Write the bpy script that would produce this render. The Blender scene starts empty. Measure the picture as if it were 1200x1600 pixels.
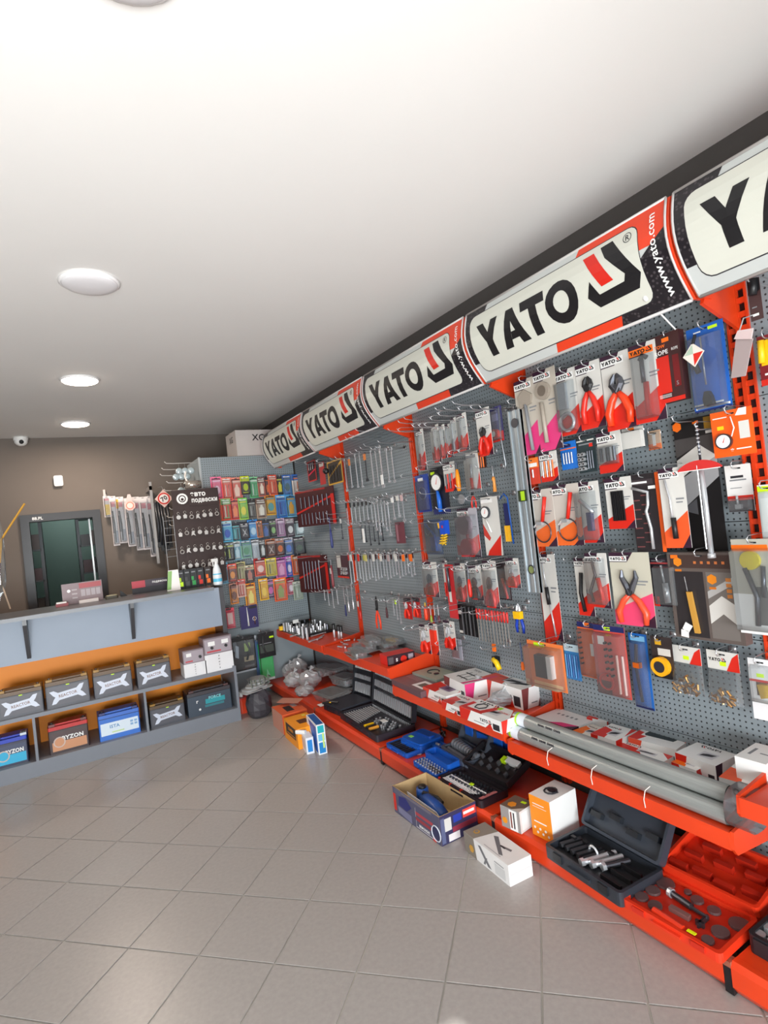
import bpy, math, random
from mathutils import Vector, Matrix
rnd = random.Random(7)
sc = bpy.context.scene
COL = sc.collection
PI = math.pi
# ---------------- camera ----------------
FPX, PITCH, ROLL, YAW, CH = 879.17, 0.0109, -0.1111, -0.5228, 1.4448
fwd = Vector((-math.sin(YAW)*math.cos(PITCH), math.cos(YAW)*math.cos(PITCH), math.sin(PITCH)))
r0 = Vector((math.cos(YAW), math.sin(YAW), 0)); u0 = r0.cross(fwd)
rt = r0*math.cos(ROLL)+u0*math.sin(ROLL); up = u0*math.cos(ROLL)-r0*math.sin(ROLL)
cd = bpy.data.cameras.new('camera'); cam = bpy.data.objects.new('camera', cd); COL.objects.link(cam)
cd.sensor_fit = 'VERTICAL'; cd.sensor_height = 36; cd.lens = 36*FPX/1600; cd.clip_start = .02
cam.matrix_world = Matrix(((rt.x, up.x, -fwd.x, 0), (rt.y, up.y, -fwd.y, 0), (rt.z, up.z, -fwd.z, CH), (0, 0, 0, 1)))
sc.camera = cam
# ---------------- light ----------------
sc.view_settings.view_transform = 'Standard'; sc.view_settings.look = 'None'
sc.view_settings.gamma = 1; sc.view_settings.use_curve_mapping = False
sc.view_settings.exposure = 0.0
sc.cycles.transparent_max_bounces = 24; sc.cycles.max_bounces = 8; sc.cycles.diffuse_bounces = 5
sc.cycles.sample_clamp_indirect = 6
w = bpy.data.worlds.new('sky'); sc.world = w; w.use_nodes = True
bg = w.node_tree.nodes['Background']; bg.inputs[0].default_value = (.80, .90, 1, 1); bg.inputs[1].default_value = 1.6
def light(name, kind, loc, energy, color=(1, 1, 1), **k):
    l = bpy.data.lights.new(name, kind); l.energy = energy; l.color = color
    for a, b in k.items(): setattr(l, a, b)
    o = bpy.data.objects.new(name, l); o.location = loc; COL.objects.link(o); return o
def aim(o, d): o.rotation_euler = Vector(d).to_track_quat('-Z', 'Y').to_euler()
s = light('sun', 'SUN', (0, -5, 6), 10.0, (1, .97, .93), angle=math.radians(.6)); aim(s, (-.14, 1.0, -.777))
# daylight thrown in by the bright street outside the shop window
s = light('window_daylight', 'AREA', (-.6, -1.62, .75), 290, (.97, .985, 1), shape='RECTANGLE', size=3.0, size_y=1.3); aim(s, (.16, 1, .34))
# ---------------- helpers ----------------
W = 1.974; H = 2.558; YB = 6.17; YK = [-.02, .98, 1.975, 2.975, 3.98, 5.05]; YE = 5.05
def ray(px, py): return fwd+rt*((px-600)/FPX)+up*((800-py)/FPX)
O = Vector((0, 0, CH))
def onx(px, py, x): d = ray(px, py); return O+d*(x/d.x)
def ony(px, py, y): d = ray(px, py); return O+d*(y/d.y)
def onz(px, py, z): d = ray(px, py); return O+d*((z-CH)/d.z)
def lin(c): return tuple(((v/255)/12.92 if v/255 <= .04045 else ((v/255+.055)/1.055)**2.4) for v in c)+(1,)
MATS = {}
def mat(col, rough=.5, metal=0., emit=0, key=None, spec=.5):
    k = key or (tuple(col), rough, metal, emit, spec)
    if k in MATS: return MATS[k]
    m = bpy.data.materials.new('m%d' % len(MATS)); m.use_nodes = True; m.diffuse_color = lin(col)
    b = m.node_tree.nodes['Principled BSDF']
    b.inputs['Base Color'].default_value = lin(col); b.inputs['Roughness'].default_value = rough; b.inputs['Metallic'].default_value = metal
    b.inputs['Specular IOR Level'].default_value = spec
    if emit: b.inputs['Emission Color'].default_value = lin(col); b.inputs['Emission Strength'].default_value = emit
    MATS[k] = m; return m
def nodes(m): return m.node_tree.nodes, m.node_tree.links, m.node_tree.nodes['Principled BSDF']
def noisy(col, amt=.12, scale=8, rough=.6, key=None, bump=0, metal=0, spec=.5, var=0):
    m = mat(col, rough, metal, key=key or ('noisy', tuple(col), amt, scale, rough, bump, metal), spec=spec)
    N, L, b = nodes(m)
    if 'tn' in N: return m
    tc = N.new('ShaderNodeTexCoord'); n = N.new('ShaderNodeTexNoise'); n.name = 'tn'; n.inputs['Scale'].default_value = scale; n.inputs['Detail'].default_value = 5
    L.new(tc.outputs['Object'], n.inputs['Vector'])
    r = N.new('ShaderNodeValToRGB'); c = lin(col)
    r.color_ramp.elements[0].color = tuple(x*(1-amt) for x in c[:3])+(1,); r.color_ramp.elements[1].color = tuple(min(1, x*(1+amt)) for x in c[:3])+(1,)
    r.color_ramp.elements[0].position = .3; r.color_ramp.elements[1].position = .7
    L.new(n.outputs[0], r.inputs[0]); L.new(r.outputs[0], b.inputs['Base Color'])
    if bump:
        bp = N.new('ShaderNodeBump'); bp.inputs['Strength'].default_value = bump; bp.inputs['Distance'].default_value = .002
        L.new(n.outputs[0], bp.inputs['Height']); L.new(bp.outputs[0], b.inputs['Normal'])
    return m
def clearmat(key, tint=(240, 244, 246), gloss=.10, dens=.06):
    if key in MATS: return MATS[key]
    m = bpy.data.materials.new(key); m.use_nodes = True; N = m.node_tree.nodes; L = m.node_tree.links; N.clear()
    o = N.new('ShaderNodeOutputMaterial'); t = N.new('ShaderNodeBsdfTransparent'); t.inputs[0].default_value = lin(tint)
    g = N.new('ShaderNodeBsdfGlossy'); g.inputs['Roughness'].default_value = .12
    d = N.new('ShaderNodeBsdfDiffuse'); d.inputs[0].default_value = lin((240, 242, 244))
    f = N.new('ShaderNodeFresnel'); f.inputs[0].default_value = 1.4
    a = N.new('ShaderNodeMath'); a.operation = 'ADD'; a.inputs[1].default_value = gloss*.5; L.new(f.outputs[0], a.inputs[0])
    m1 = N.new('ShaderNodeMixShader'); L.new(a.outputs[0], m1.inputs[0]); L.new(t.outputs[0], m1.inputs[1]); L.new(g.outputs[0], m1.inputs[2])
    m2 = N.new('ShaderNodeMixShader'); m2.inputs[0].default_value = dens; L.new(m1.outputs[0], m2.inputs[1]); L.new(d.outputs[0], m2.inputs[2])
    L.new(m2.outputs[0], o.inputs[0]); MATS[key] = m; return m
CLEAR = clearmat('clear_plastic'); BAG = clearmat('bag_plastic', (238, 240, 242), .35, .30); TUB = clearmat('tub_plastic', (240, 242, 244), .35, .13)
WHITE = mat((232, 232, 230), .45); PAPER = mat((205, 203, 198), .5); BLACK = mat((22, 21, 24), .45); DARK = mat((40, 38, 44), .5)
RED = mat((206, 38, 24), .38); ORED = noisy((216, 62, 22), .08, 3, .33, key='shelf_red', spec=.6); ORANGE = mat((240, 110, 20), .45); PINK = mat((215, 55, 120), .45)
STEEL = mat((205, 207, 211), .26, .6); DSTEEL = mat((95, 97, 104), .35, .9); YEL = mat((240, 190, 20), .4); LIME = mat((200, 240, 20), .5)
BLUE = mat((20, 90, 190), .4); NAVY = mat((28, 36, 90), .45); GREEN = mat((40, 150, 70), .45); BRASS = mat((200, 150, 90), .28, .9); GREY = mat((128, 130, 134), .5)
PLUM = mat((52, 26, 46), .45); SKYB = mat((120, 185, 225), .45); WIRE = mat((205, 207, 210), .3, .8)
TXT = {}
def text_mesh(s, bold=.02):
    k = (s, bold)
    if k in TXT: return TXT[k]
    cu = bpy.data.curves.new('t', 'FONT'); cu.body = s; cu.size = 1; cu.resolution_u = 2; cu.offset = bold; cu.space_character = 1.0+bold*2
    ob = bpy.data.objects.new('t', cu); COL.objects.link(ob)
    dg = bpy.context.evaluated_depsgraph_get(); dg.update(); me = bpy.data.meshes.new_from_object(ob.evaluated_get(dg))
    v = [(a.co.x, a.co.y) for a in me.vertices]; f = [tuple(p.vertices) for p in me.polygons]
    bpy.data.objects.remove(ob); bpy.data.meshes.remove(me); bpy.data.curves.remove(cu)
    if v:
        x0 = min(a[0] for a in v); x1 = max(a[0] for a in v)
        y0 = min(a[1] for a in v); y1 = max(a[1] for a in v)
        v = [((a-x0)/(y1-y0), (b-y0)/(y1-y0)) for a, b in v]; TXT[k] = (v, f, (x1-x0)/(y1-y0))
    else: TXT[k] = ([], [], 1)
    return TXT[k]
YATO = [('k', [(0, 1), (.3, 1), (.47, .68), (.47, .42), (.33, .42)]), ('k', [(.47, .68), (.64, 1), (.94, 1), (.61, .42), (.47, .42)]), ('k', [(.33, .42), (.61, .42), (.61, 0), (.33, 0)]),
        ('k', [(.94, 0), (1.24, 0), (1.44, .66), (1.44, 1), (1.30, 1)]), ('k', [(1.44, 1), (1.44, .66), (1.64, 0), (1.94, 0), (1.58, 1)]), ('k', [(1.3, .18), (1.6, .18), (1.54, .38), (1.36, .38)]),
        ('k', [(1.86, 1), (2.74, 1), (2.74, .74), (1.86, .74)]), ('k', [(2.16, .74), (2.44, .74), (2.44, 0), (2.16, 0)])]
for i in range(20):
    a, b = i*PI/10, (i+1)*PI/10
    YATO.append(('k', [(3.27+.52*math.cos(a), .5+.52*math.sin(a)), (3.27+.52*math.cos(b), .5+.52*math.sin(b)), (3.27+.25*math.cos(b), .5+.27*math.sin(b)), (3.27+.25*math.cos(a), .5+.27*math.sin(a))]))
LOGO = [('r', [(.19, 1.17), (.51, 1.18), (.93, .38), (.6, .36)]), ('k', [(.70, 1.22), (1.03, 1.23), (1.6, .27), (1.24, .39), (.81, .93)]), ('k', [(1.6, .27), (1.44, 0), (1.17, .25), (1.24, .39)]),
        ('k', [(1.44, 0), (.37, -.03), (.49, .22), (1.17, .25)]), ('k', [(.37, -.03), (.16, .25), (.32, .58), (.49, .22)])]
class MB:
    def __init__(s): s.v = []; s.f = []; s.m = []; s.mats = []; s.M = Matrix.Identity(4); s.lay = 0
    def mi(s, m):
        if m not in s.mats: s.mats.append(m)
        return s.mats.index(m)
    def add(s, vs, fs, m):
        b = len(s.v); i = s.mi(m); s.v += [tuple(s.M @ Vector(p)) for p in vs]; s.f += [tuple(b+k for k in f) for f in fs]; s.m += [i]*len(fs)
        return s
    def box(s, x0, x1, y0, y1, z0, z1, m):
        return s.add([(x0, y0, z0), (x1, y0, z0), (x1, y1, z0), (x0, y1, z0), (x0, y0, z1), (x1, y0, z1), (x1, y1, z1), (x0, y1, z1)],
                     [(0, 3, 2, 1), (4, 5, 6, 7), (0, 1, 5, 4), (1, 2, 6, 5), (2, 3, 7, 6), (3, 0, 4, 7)], m)
    def prism(s, pts, y0, y1, m):
        n = len(pts); return s.add([(x, y0, z) for x, z in pts]+[(x, y1, z) for x, z in pts],
            [tuple(range(n)), tuple(range(2*n-1, n-1, -1))]+[(i, i+n, (i+1) % n+n, (i+1) % n) for i in range(n)], m)
    def zprism(s, pts, z0, z1, m):
        n = len(pts); return s.add([(x, y, z0) for x, y in pts]+[(x, y, z1) for x, y in pts],
            [tuple(range(n-1, -1, -1)), tuple(range(n, 2*n))]+[(i, (i+1) % n, (i+1) % n+n, i+n) for i in range(n)], m)
    def cyl(s, p0, p1, r0, m, r1=None, n=8, caps=True):
        p0 = Vector(p0); p1 = Vector(p1); r1 = r0 if r1 is None else r1; d = (p1-p0).normalized()
        a = d.orthogonal().normalized(); b = d.cross(a)
        vs = [tuple(p+(a*math.cos(2*PI*i/n)+b*math.sin(2*PI*i/n))*r) for p, r in ((p0, r0), (p1, r1)) for i in range(n)]
        fs = [(i, (i+1) % n, (i+1) % n+n, i+n) for i in range(n)]
        if caps: fs += [tuple(range(n-1, -1, -1)), tuple(range(n, 2*n))]
        return s.add(vs, fs, m)
    def tube(s, path, r, m, n=6):
        path = [Vector(p) for p in path]; vs = []; N = len(path); up_ = None
        for i, p in enumerate(path):
            d = (path[min(i+1, N-1)]-path[max(i-1, 0)]).normalized()
            if up_ is None: up_ = d.orthogonal().normalized()
            up_ = (up_-d*up_.dot(d)); up_ = up_.normalized() if up_.length > 1e-6 else d.orthogonal().normalized()
            b = d.cross(up_)
            rr = r[i] if isinstance(r, (list, tuple)) else r
            vs += [tuple(p+(up_*math.cos(2*PI*k/n)+b*math.sin(2*PI*k/n))*rr) for k in range(n)]
        fs = [(i*n+k, i*n+(k+1) % n, (i+1)*n+(k+1) % n, (i+1)*n+k) for i in range(N-1) for k in range(n)]
        fs += [tuple(range(n-1, -1, -1)), tuple(range((N-1)*n, N*n))]
        return s.add(vs, fs, m)
    def ring(s, c, R, r, m, n=18, k=5, a0=0, a1=2*PI, sx=1, sz=1):
        closed = abs(a1-a0-2*PI) < 1e-6; N = n if closed else n+1; vs = []
        for i in range(N):
            a = a0+(a1-a0)*i/n
            for j in range(k):
                q = 2*PI*j/k; rr = R+r*math.cos(q); vs.append((c[0]+rr*math.cos(a)*sx, c[1]+r*math.sin(q), c[2]+rr*math.sin(a)*sz))
        fs = [((i % N)*k+j, (i % N)*k+(j+1) % k, ((i+1) % N)*k+(j+1) % k, ((i+1) % N)*k+j) for i in range(n) for j in range(k)]
        return s.add(vs, fs, m)
    def disc(s, c, R, th, m, n=16, sx=1, sz=1):   # faces -Y
        return s.prism([(c[0]+R*sx*math.cos(-2*PI*i/n), c[2]+R*sz*math.sin(-2*PI*i/n)) for i in range(n)], c[1]-th, c[1], m)
    def sphere(s, c, r, m, n=10, k=6, sx=1, sy=1, sz=1, jit=0):
        vs = []; fs = []
        for i in range(k+1):
            t = PI*i/k
            for j in range(n):
                q = 2*PI*j/n; g = 1+jit*(rnd.random()-.5)
                vs.append((c[0]+r*sx*g*math.sin(t)*math.cos(q), c[1]+r*sy*g*math.sin(t)*math.sin(q), c[2]+r*sz*g*math.cos(t)))
        for i in range(k):
            for j in range(n): fs.append((i*n+j, (i+1)*n+j, (i+1)*n+(j+1) % n, i*n+(j+1) % n))
        return s.add(vs, fs, m)
    # flat print on the plane y = s.py, each layer a hair in front of the last
    def flat(s, pts, m, y=0):
        s.lay += 1; yy = y-.0003-.00005*s.lay
        return s.add([(x, yy, z) for x, z in pts], [tuple(range(len(pts)))], m)
    def newface(s, M): s.M = M; s.lay = 0; return s
    def rect(s, x0, z0, x1, z1, m, y=0): return s.flat([(x0, z0), (x1, z0), (x1, z1), (x0, z1)], m, y)
    def text(s, t, x, z, h, m, y=0, wmax=None, bold=.02, rot=0, center=True):
        v, f, asp = text_mesh(t, bold); sx = h
        if wmax and asp*h > wmax: sx = wmax/asp
        ox = -asp*sx/2 if center else 0; s.lay += 1; yy = y-.0003-.00005*s.lay; c, q = math.cos(rot), math.sin(rot)
        pts = [(ox+a*sx, b*h-h/2) for a, b in v]
        return s.add([(x+a*c-b*q, yy, z+a*q+b*c) for a, b in pts], f, m)
    def yato(s, x0, z0, h, m=None, y=0, sx=1, logo=True, red=None, gap=.25):
        m = m or BLACK; s.lay += 1; yy = y-.0003-.00005*s.lay
        for k, p in YATO: s.add([(x0+a*h*sx, yy, z0+b*h) for a, b in p], [tuple(range(len(p)))], m)
        if logo:
            for k, p in LOGO: s.add([(x0+(3.79+gap+a-.16)*h*sx, yy, z0+b*h) for a, b in p], [tuple(range(len(p)))], (red or RED) if k == 'r' else m)
        return s
    def build(s, name, parent=None, smooth=False):
        me = bpy.data.meshes.new(name); me.from_pydata(s.v, [], s.f); me.polygons.foreach_set('material_index', s.m)
        for m in s.mats: me.materials.append(m)
        if smooth: me.polygons.foreach_set('use_smooth', [True]*len(s.f))
        me.update(); o = bpy.data.objects.new(name, me); COL.objects.link(o); o.parent = parent; return o
def tag(o, label, cat, group=None):
    o['label'] = label; o['category'] = cat
    if group: o['group'] = group
    return o
def thing(name, label, cat, loc=(0, 0, 0), rotz=0, group=None, rot=None):
    o = bpy.data.objects.new(name, None); COL.objects.link(o); o.location = loc; o.rotation_euler = rot or (0, 0, rotz); o.empty_display_size = .05
    return tag(o, label, cat, group)
def struct(o): o['kind'] = 'structure'; return o
def rrect(w, d, r, n=3, cx=0, cy=0):
    pts = []
    for k, (sx, sy) in enumerate(((1, 1), (-1, 1), (-1, -1), (1, -1))):
        for i in range(n+1):
            a = PI/2*(k+i/n); pts.append((cx+sx*(w/2-r)+r*math.cos(a), cy+sy*(d/2-r)+r*math.sin(a)))
    return pts
RX = lambda a: Matrix.Rotation(a, 4, 'X')
RZ = lambda a: Matrix.Rotation(a, 4, 'Z')
RY = lambda a: Matrix.Rotation(a, 4, 'Y')
T = lambda x, y, z: Matrix.Translation((x, y, z))
# ---------------- room ----------------
grout = noisy((178, 174, 166), .25, 2.5, .8)
fl = struct(MB().box(-3.2, 2.1, -1.7, YB+.1, -.12, -.004, grout).build('floor'))
tm = noisy((164, 158, 154), .06, 60, .30, key='tile', bump=.15, spec=.45)
TS = .3005; tile_meshes = []
for q in range(3):
    g = .0016
    b = MB(); hw = .31/2-g; hd = .29/2-g; bv = .002
    b.add([(-hw, -hd, -.01), (hw, -hd, -.01), (hw, hd, -.01), (-hw, hd, -.01), (-hw+bv, -hd+bv, 0), (hw-bv, -hd+bv, 0), (hw-bv, hd-bv, 0), (-hw+bv, hd-bv, 0)],
          [(4, 5, 6, 7), (0, 1, 5, 4), (1, 2, 6, 5), (2, 3, 7, 6), (3, 0, 4, 7)], tm)
    me = b.build('tile'); tile_meshes.append(me.data); bpy.data.objects.remove(me)
cand = []
for i in range(-12, 20):
    for j in range(-20, 20):
        u = 1.70+.31*(i+.5); v = .43+.29*(j+.5); x = (u-v)/math.sqrt(2); y = (u+v)/math.sqrt(2)
        if -1.6 < x < 1.75 and .55 < y < 4.75: cand.append((x*x+y*y, x, y))
        elif -3.0 < x < 1.8 and -1.4 < y < 6: cand.append((100+x*x+y*y, x, y))
cand.sort(); rest = MB()
for k, (d, x, y) in enumerate(cand):
    if k < 290:
        o = bpy.data.objects.new('tile', tile_meshes[k % 3]); COL.objects.link(o); o.parent = fl; o.location = (x, y, -.0002*rnd.random()); o.rotation_euler = (0, 0, PI/4)
    else:
        rest.M = T(x, y, 0) @ RZ(PI/4); rest.box(-.1534, .1534, -.1434, .1434, -.01, 0, tm)
o = rest.build('tile_field', fl); o['kind'] = 'stuff'
ceil_m = noisy((226, 224, 221), .015, 1.2, .75, key='ceiling'); wall_m = noisy((108, 99, 92), .04, 2, .8, key='wallpaint')
struct(MB().box(-3.2, 2.1, -1.7, YB+3.2, H, H+.1, ceil_m).build('ceiling'))
struct(MB().box(1.99, 2.1, -1.7, YB+.1, -.004, H, noisy((84, 80, 78), .04, 2, .8, key='wallr')).build('wall_right'))
struct(MB().box(-3.2, -3.1, -1.7, YB+.1, -.004, H, wall_m).build('wall_left'))
DX0, DX1, DZ = -.30, .335, 1.83
b = MB(); b.box(-3.1, DX0, YB, YB+.1, -.004, H, wall_m); b.box(DX1, 1.99, YB, YB+.1, -.004, H, wall_m); b.box(DX0, DX1, YB, YB+.1, DZ, H, wall_m)
struct(b.build('wall_back'))
b = MB(); fm = mat((38, 38, 42), .4)
b.box(DX0-.01, DX0+.06, YB-.03, YB+.12, -.004, DZ+.01, fm); b.box(DX1-.05, DX1+.02, YB-.03, YB+.12, -.004, DZ+.01, fm); b.box(DX0+.06, DX1-.05, YB-.03, YB+.12, DZ-.06, DZ+.01, fm)
b.text('88.PL', DX0+.13, DZ-.03, .028, WHITE, YB-.03)
d1 = struct(b.build('door_1'))
b = MB(); b.box(DX1-.085, DX1-.07, YB+.1, YB+.13, 0, DZ-.07, mat((150, 150, 150), .3, .6)); b.build('door_strip', d1)
# stock room seen through the doorway
gm = noisy((150, 172, 165), .05, 2, .7)
b = MB(); b.box(-1.6, 1.6, YB+3.1, YB+3.2, 0, H, gm); b.box(-1.7, -1.6, YB+.1, YB+3.2, 0, H, gm); b.box(1.6, 1.7, YB+.1, YB+3.2, 0, H, gm); b.box(-1.7, 1.7, YB+.1, YB+3.2, -.12, -.004, mat((90, 86, 80), .6))
struct(b.build('wall_stockroom'))
# front wall with the shop window
WX0, WX1, WZ = -2.9, 1.316, 2.357; YF = -1.5
b = MB(); b.box(-3.1, WX0, YF-.1, YF, 0, H, wall_m); b.box(WX1, 1.99, YF-.1, YF, 0, H, wall_m); b.box(WX0, WX1, YF-.1, YF, WZ, H, wall_m)
struct(b.build('wall_front'))
b = MB(); wf = mat((60, 62, 66), .4)
for x in (WX0, -1.5, -.1, WX1-.05): b.box(x, x+.05, YF-.09, YF-.03, 0, WZ, wf)
b.box(WX0, WX1, YF-.09, YF-.03, WZ-.05, WZ, wf); b.box(WX0, WX1, YF-.09, YF-.03, 0, .06, wf)
wn = struct(b.build('window_1'))
for i, (x0, x1) in enumerate(((WX0+.05, -1.5), (-1.45, -.1), (-.05, WX1-.05))):
    MB().box(x0, x1, YF-.065, YF-.058, .06, WZ-.05, clearmat('glass', (250, 252, 252), .02, 0)).build('pane', wn)
struct(MB().box(-14, 12, -16, YF-.1, -.2, -.06, mat((190, 188, 182), .8)).build('ground'))
for y, lit, nm in ((1.08, 0, 'white round ceiling light switched off, directly overhead at the top edge'), (2.57, 0, 'white round ceiling light switched off, above the middle of the floor'), (4.08, 1, 'glowing round ceiling light, the larger and nearer of the two lit'), (5.49, 1, 'glowing round ceiling light nearest the back wall')):
    t = thing('ceiling_light', nm, 'ceiling light', (.2, y, H))
    b = MB(); b.sphere((0, 0, -.006), .118, mat((238, 236, 236), .4), 24, 8, sz=.14); b.build('light_base', t, True)
    b = MB(); b.sphere((0, 0, -.012), .108, mat((255, 236, 214), .4, emit=14, key='lamp') if lit else mat((228, 226, 228), .35), 24, 8, sz=.16); b.build('diffuser', t, True)
    if lit: light('lamp_light', 'AREA', (.2, y, H-.05), 16, (1, .84, .7), shape='DISK', size=.2)
light('stockroom_lamp', 'POINT', (.2, YB+2.4, 2.3), 7, (.85, 1, .95), shadow_soft_size=.1)
t = thing('security_camera', 'small white dome security camera at the top of the back wall', 'camera', (-.235, YB-.06, H-.03))
b = MB(); b.cyl((0, 0, .03), (0, 0, 0), .06, WHITE, n=20); b.sphere((0, -.01, -.01), .055, WHITE, 16, 8, sz=.8); b.build('dome', t, True)
b = MB(); b.sphere((.005, -.055, -.022), .02, BLACK, 10, 6); b.build('lens', t, True)
t = thing('motion_sensor', 'small white box-shaped motion sensor high on the back wall', 'sensor', (.03, YB, 2.14))
b = MB(); b.M = RX(PI/2); b.zprism(rrect(.075, .1, .014), 0, .04, WHITE); b.build('housing', t)
b = MB(); b.rect(-.02, -.035, .02, .01, mat((215, 215, 218), .2), -.0405); b.build('lens_window', t)
# ---------------- gondola ----------------
pm = mat((134, 144, 149), .45, key='peg'); N, L, bs = nodes(pm)
tc = N.new('ShaderNodeTexCoord'); mp = N.new('ShaderNodeVectorMath'); mp.operation = 'SCALE'; mp.inputs['Scale'].default_value = 1/.02
L.new(tc.outputs['Object'], mp.inputs[0]); fr = N.new('ShaderNodeVectorMath'); fr.operation = 'FRACTION'; L.new(mp.outputs[0], fr.inputs[0])
sb = N.new('ShaderNodeVectorMath'); sb.operation = 'SUBTRACT'; sb.inputs[1].default_value = (.5, .5, .5); L.new(fr.outputs[0], sb.inputs[0])
sx = N.new('ShaderNodeSeparateXYZ'); L.new(sb.outputs[0], sx.inputs[0]); cx = N.new('ShaderNodeCombineXYZ'); L.new(sx.outputs[0], cx.inputs[0]); L.new(sx.outputs[2], cx.inputs[1])
ln = N.new('ShaderNodeVectorMath'); ln.operation = 'LENGTH'; L.new(cx.outputs[0], ln.inputs[0])
lt = N.new('ShaderNodeMath'); lt.operation = 'LESS_THAN'; lt.inputs[1].default_value = .17; L.new(ln.outputs['Value'], lt.inputs[0])
mx = N.new('ShaderNodeMix'); mx.data_type = 'RGBA'; mx.inputs['A'].default_value = lin((134, 144, 149)); mx.inputs['B'].default_value = lin((45, 48, 52)); L.new(lt.outputs[0], mx.inputs['Factor']); L.new(mx.outputs['Result'], bs.inputs['Base Color'])
PL = mat((134, 144, 149), .45)
DN = ['at the right edge of the photo', 'nearest whole bay, behind the pliers cards', 'second whole bay, behind the aluminium level', 'third whole bay, behind the hanging wrenches', 'farthest bay by the corner']
for k in range(5):
    y0, y1 = YK[k]+.035, YK[k+1]-.035
    if k == 0: y0 = .02
    ym = (y0+y1)/2; hw = (y1-y0)/2
    t = thing('pegboard_bay', 'grey perforated pegboard wall panels, '+DN[k], 'pegboard', (W, ym, 0), -PI/2)
    for z0, z1 in ((.12, .50), (.503, .90), (.903, 1.30), (1.303, 1.70), (1.703, 2.08)):
        MB().box(-hw, hw, 0, .012, z0, z1, pm).build('pegboard_panel', t)
PN = ['at the right edge of the photo', 'just left of the long aluminium level bottom end', 'between the wrench bay and the pliers bay', 'among the far hanging wrenches']
for k in range(1, 5):
    t = thing('slotted_upright', 'red slotted steel shelving upright '+(['nearest, with two columns of slots, at right edge', 'second from right, behind the foot of the aluminium level', 'third from right, left of the second bay', 'farthest, beside the red wrench rolls'][k-1]), 'upright', (W, YK[k], 0), -PI/2)
    g = .035 if k == 1 else .023
    b = MB(); b.box(-g, -g+.007, -.008, .012, .1, 2.3, ORED); b.box(g-.007, g, -.008, .012, .1, 2.3, ORED); b.box(-.006, .006, -.012, .012, .1, 2.3, ORED)
    b.box(-g+.007, g-.007, .006, .012, .1, 2.3, BLACK)
    z = .12
    while z < 2.28: b.box(-g+.007, -.006, -.006, .006, z, z+.018, ORED); b.box(.006, g-.007, -.006, .006, z, z+.018, ORED); z += .045
    b.build('post', t)
# base plinths
BF = W-.465
for k in range(5):
    y0, y1 = YK[k]+.012, YK[k+1]-.012
    if k == 0: y0 = -.02
    w_ = y1-y0
    t = thing('base_shelf', 'glossy red bottom shelf plinth '+['at the lower right corner', 'under the open red tool case', 'under the black socket cases beside the cartons', 'under the big open socket case', 'under the clear plastic tubs by the corner'][k], 'shelf', (W, (y0+y1)/2, 0), -PI/2)
    b = MB(); d = .465; hw = w_/2
    b.box(-hw, hw, -d+.031, -.02, .082, .0995, ORED); b.build('shelf_deck', t)
    b = MB(); b.M = RZ(PI/2); pr = [(-d+.02, .004), (-d, .03), (-d, .085), (-d+.012, .1), (-d+.03, .1), (-d+.03, .004)]
    b.M = Matrix(((0, 1, 0, 0), (1, 0, 0, 0), (0, 0, 1, 0), (0, 0, 0, 1))); b.prism([(p[0], p[1]) for p in pr], -hw, hw, ORED)
    b.build('front_panel', t)
for k in range(1, 5):
    t = thing('plinth_joint', 'dark plastic joint cover between red plinths, '+['nearest, at the lower right', 'behind the white carton on the floor', 'left of the blue tool sets', 'beside the orange boxes'][k-1], 'joint cover', (BF, YK[k], 0), -PI/2)
    MB().box(-.012, .012, .002, .03, .004, .082, BLACK).box(-.012, .012, .0, .03, .082, .098, mat((150, 90, 70), .3)).build('cover', t)
# upper shelves
UZ = [.52, .40, .44, .535, .53]
for k in range(5):
    y0, y1 = YK[k]+.01, YK[k+1]-.01
    if k == 0: y0 = .0
    z = UZ[k]; hw = (y1-y0)/2
    t = thing('metal_shelf', 'orange-red metal shelf '+['cut off at the right edge, above the aluminium pipes', 'carrying long aluminium pipes', 'stacked with white tool cartons', 'carrying clamshell packs and small red bit box', 'carrying loose silver sockets by the corner'][k], 'shelf', (W, (y0+y1)/2, z), -PI/2)
    b = MB(); b.box(-hw+.02, hw-.02, -.335, -.015, -.02, 0, ORED); b.build('shelf_deck', t)
    MB().box(-hw+.01, hw-.01, -.345, -.3352, -.05, .004, ORED).build('front_lip', t)
    for sx_ in (-1, 1):
        b = MB(); b.M = Matrix(((0, 1, 0, 0), (1, 0, 0, 0), (0, 0, 1, 0), (0, 0, 0, 1))); x = sx_*hw-(.01 if sx_ > 0 else 0)
        b.prism([(-.345, -.045), (-.33, -.065), (-.01, -.1), (-.01, .045), (-.34, .006)], x, x+.01, ORED); b.build('side_bracket', t)
# header signs
SG = mat((192, 196, 194), .3); PNL = mat((206, 207, 196), .28); TEXD = mat((46, 42, 46), .35, key='texd')
N, L, bs = nodes(TEXD); tc = N.new('ShaderNodeTexCoord'); vo = N.new('ShaderNodeTexVoronoi'); vo.inputs['Scale'].default_value = 75; rp = N.new('ShaderNodeValToRGB')
rp.color_ramp.elements[0].color = lin((70, 64, 68)); rp.color_ramp.elements[1].color = lin((28, 25, 30)); rp.color_ramp.elements[0].position = .25; rp.color_ramp.elements[1].position = .4
L.new(tc.outputs['Object'], vo.inputs[0]); L.new(vo.outputs[0], rp.inputs[0]); L.new(rp.outputs[0], bs.inputs['Base Color'])
SRED = mat((218, 62, 30), .3)
ZS0, ZS1 = 2.01, 2.315
def sx_of(v):   # outward bulge of the header, metres from the pegboard, v 0 bottom .. 1 top
    return .225+.075*v+.055*math.sin(PI*v)
def sign_pt(u, v, w_, e=0):
    return (u-w_/2, -(sx_of(v)+e), ZS0+(ZS1-ZS0)*v)
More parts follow.
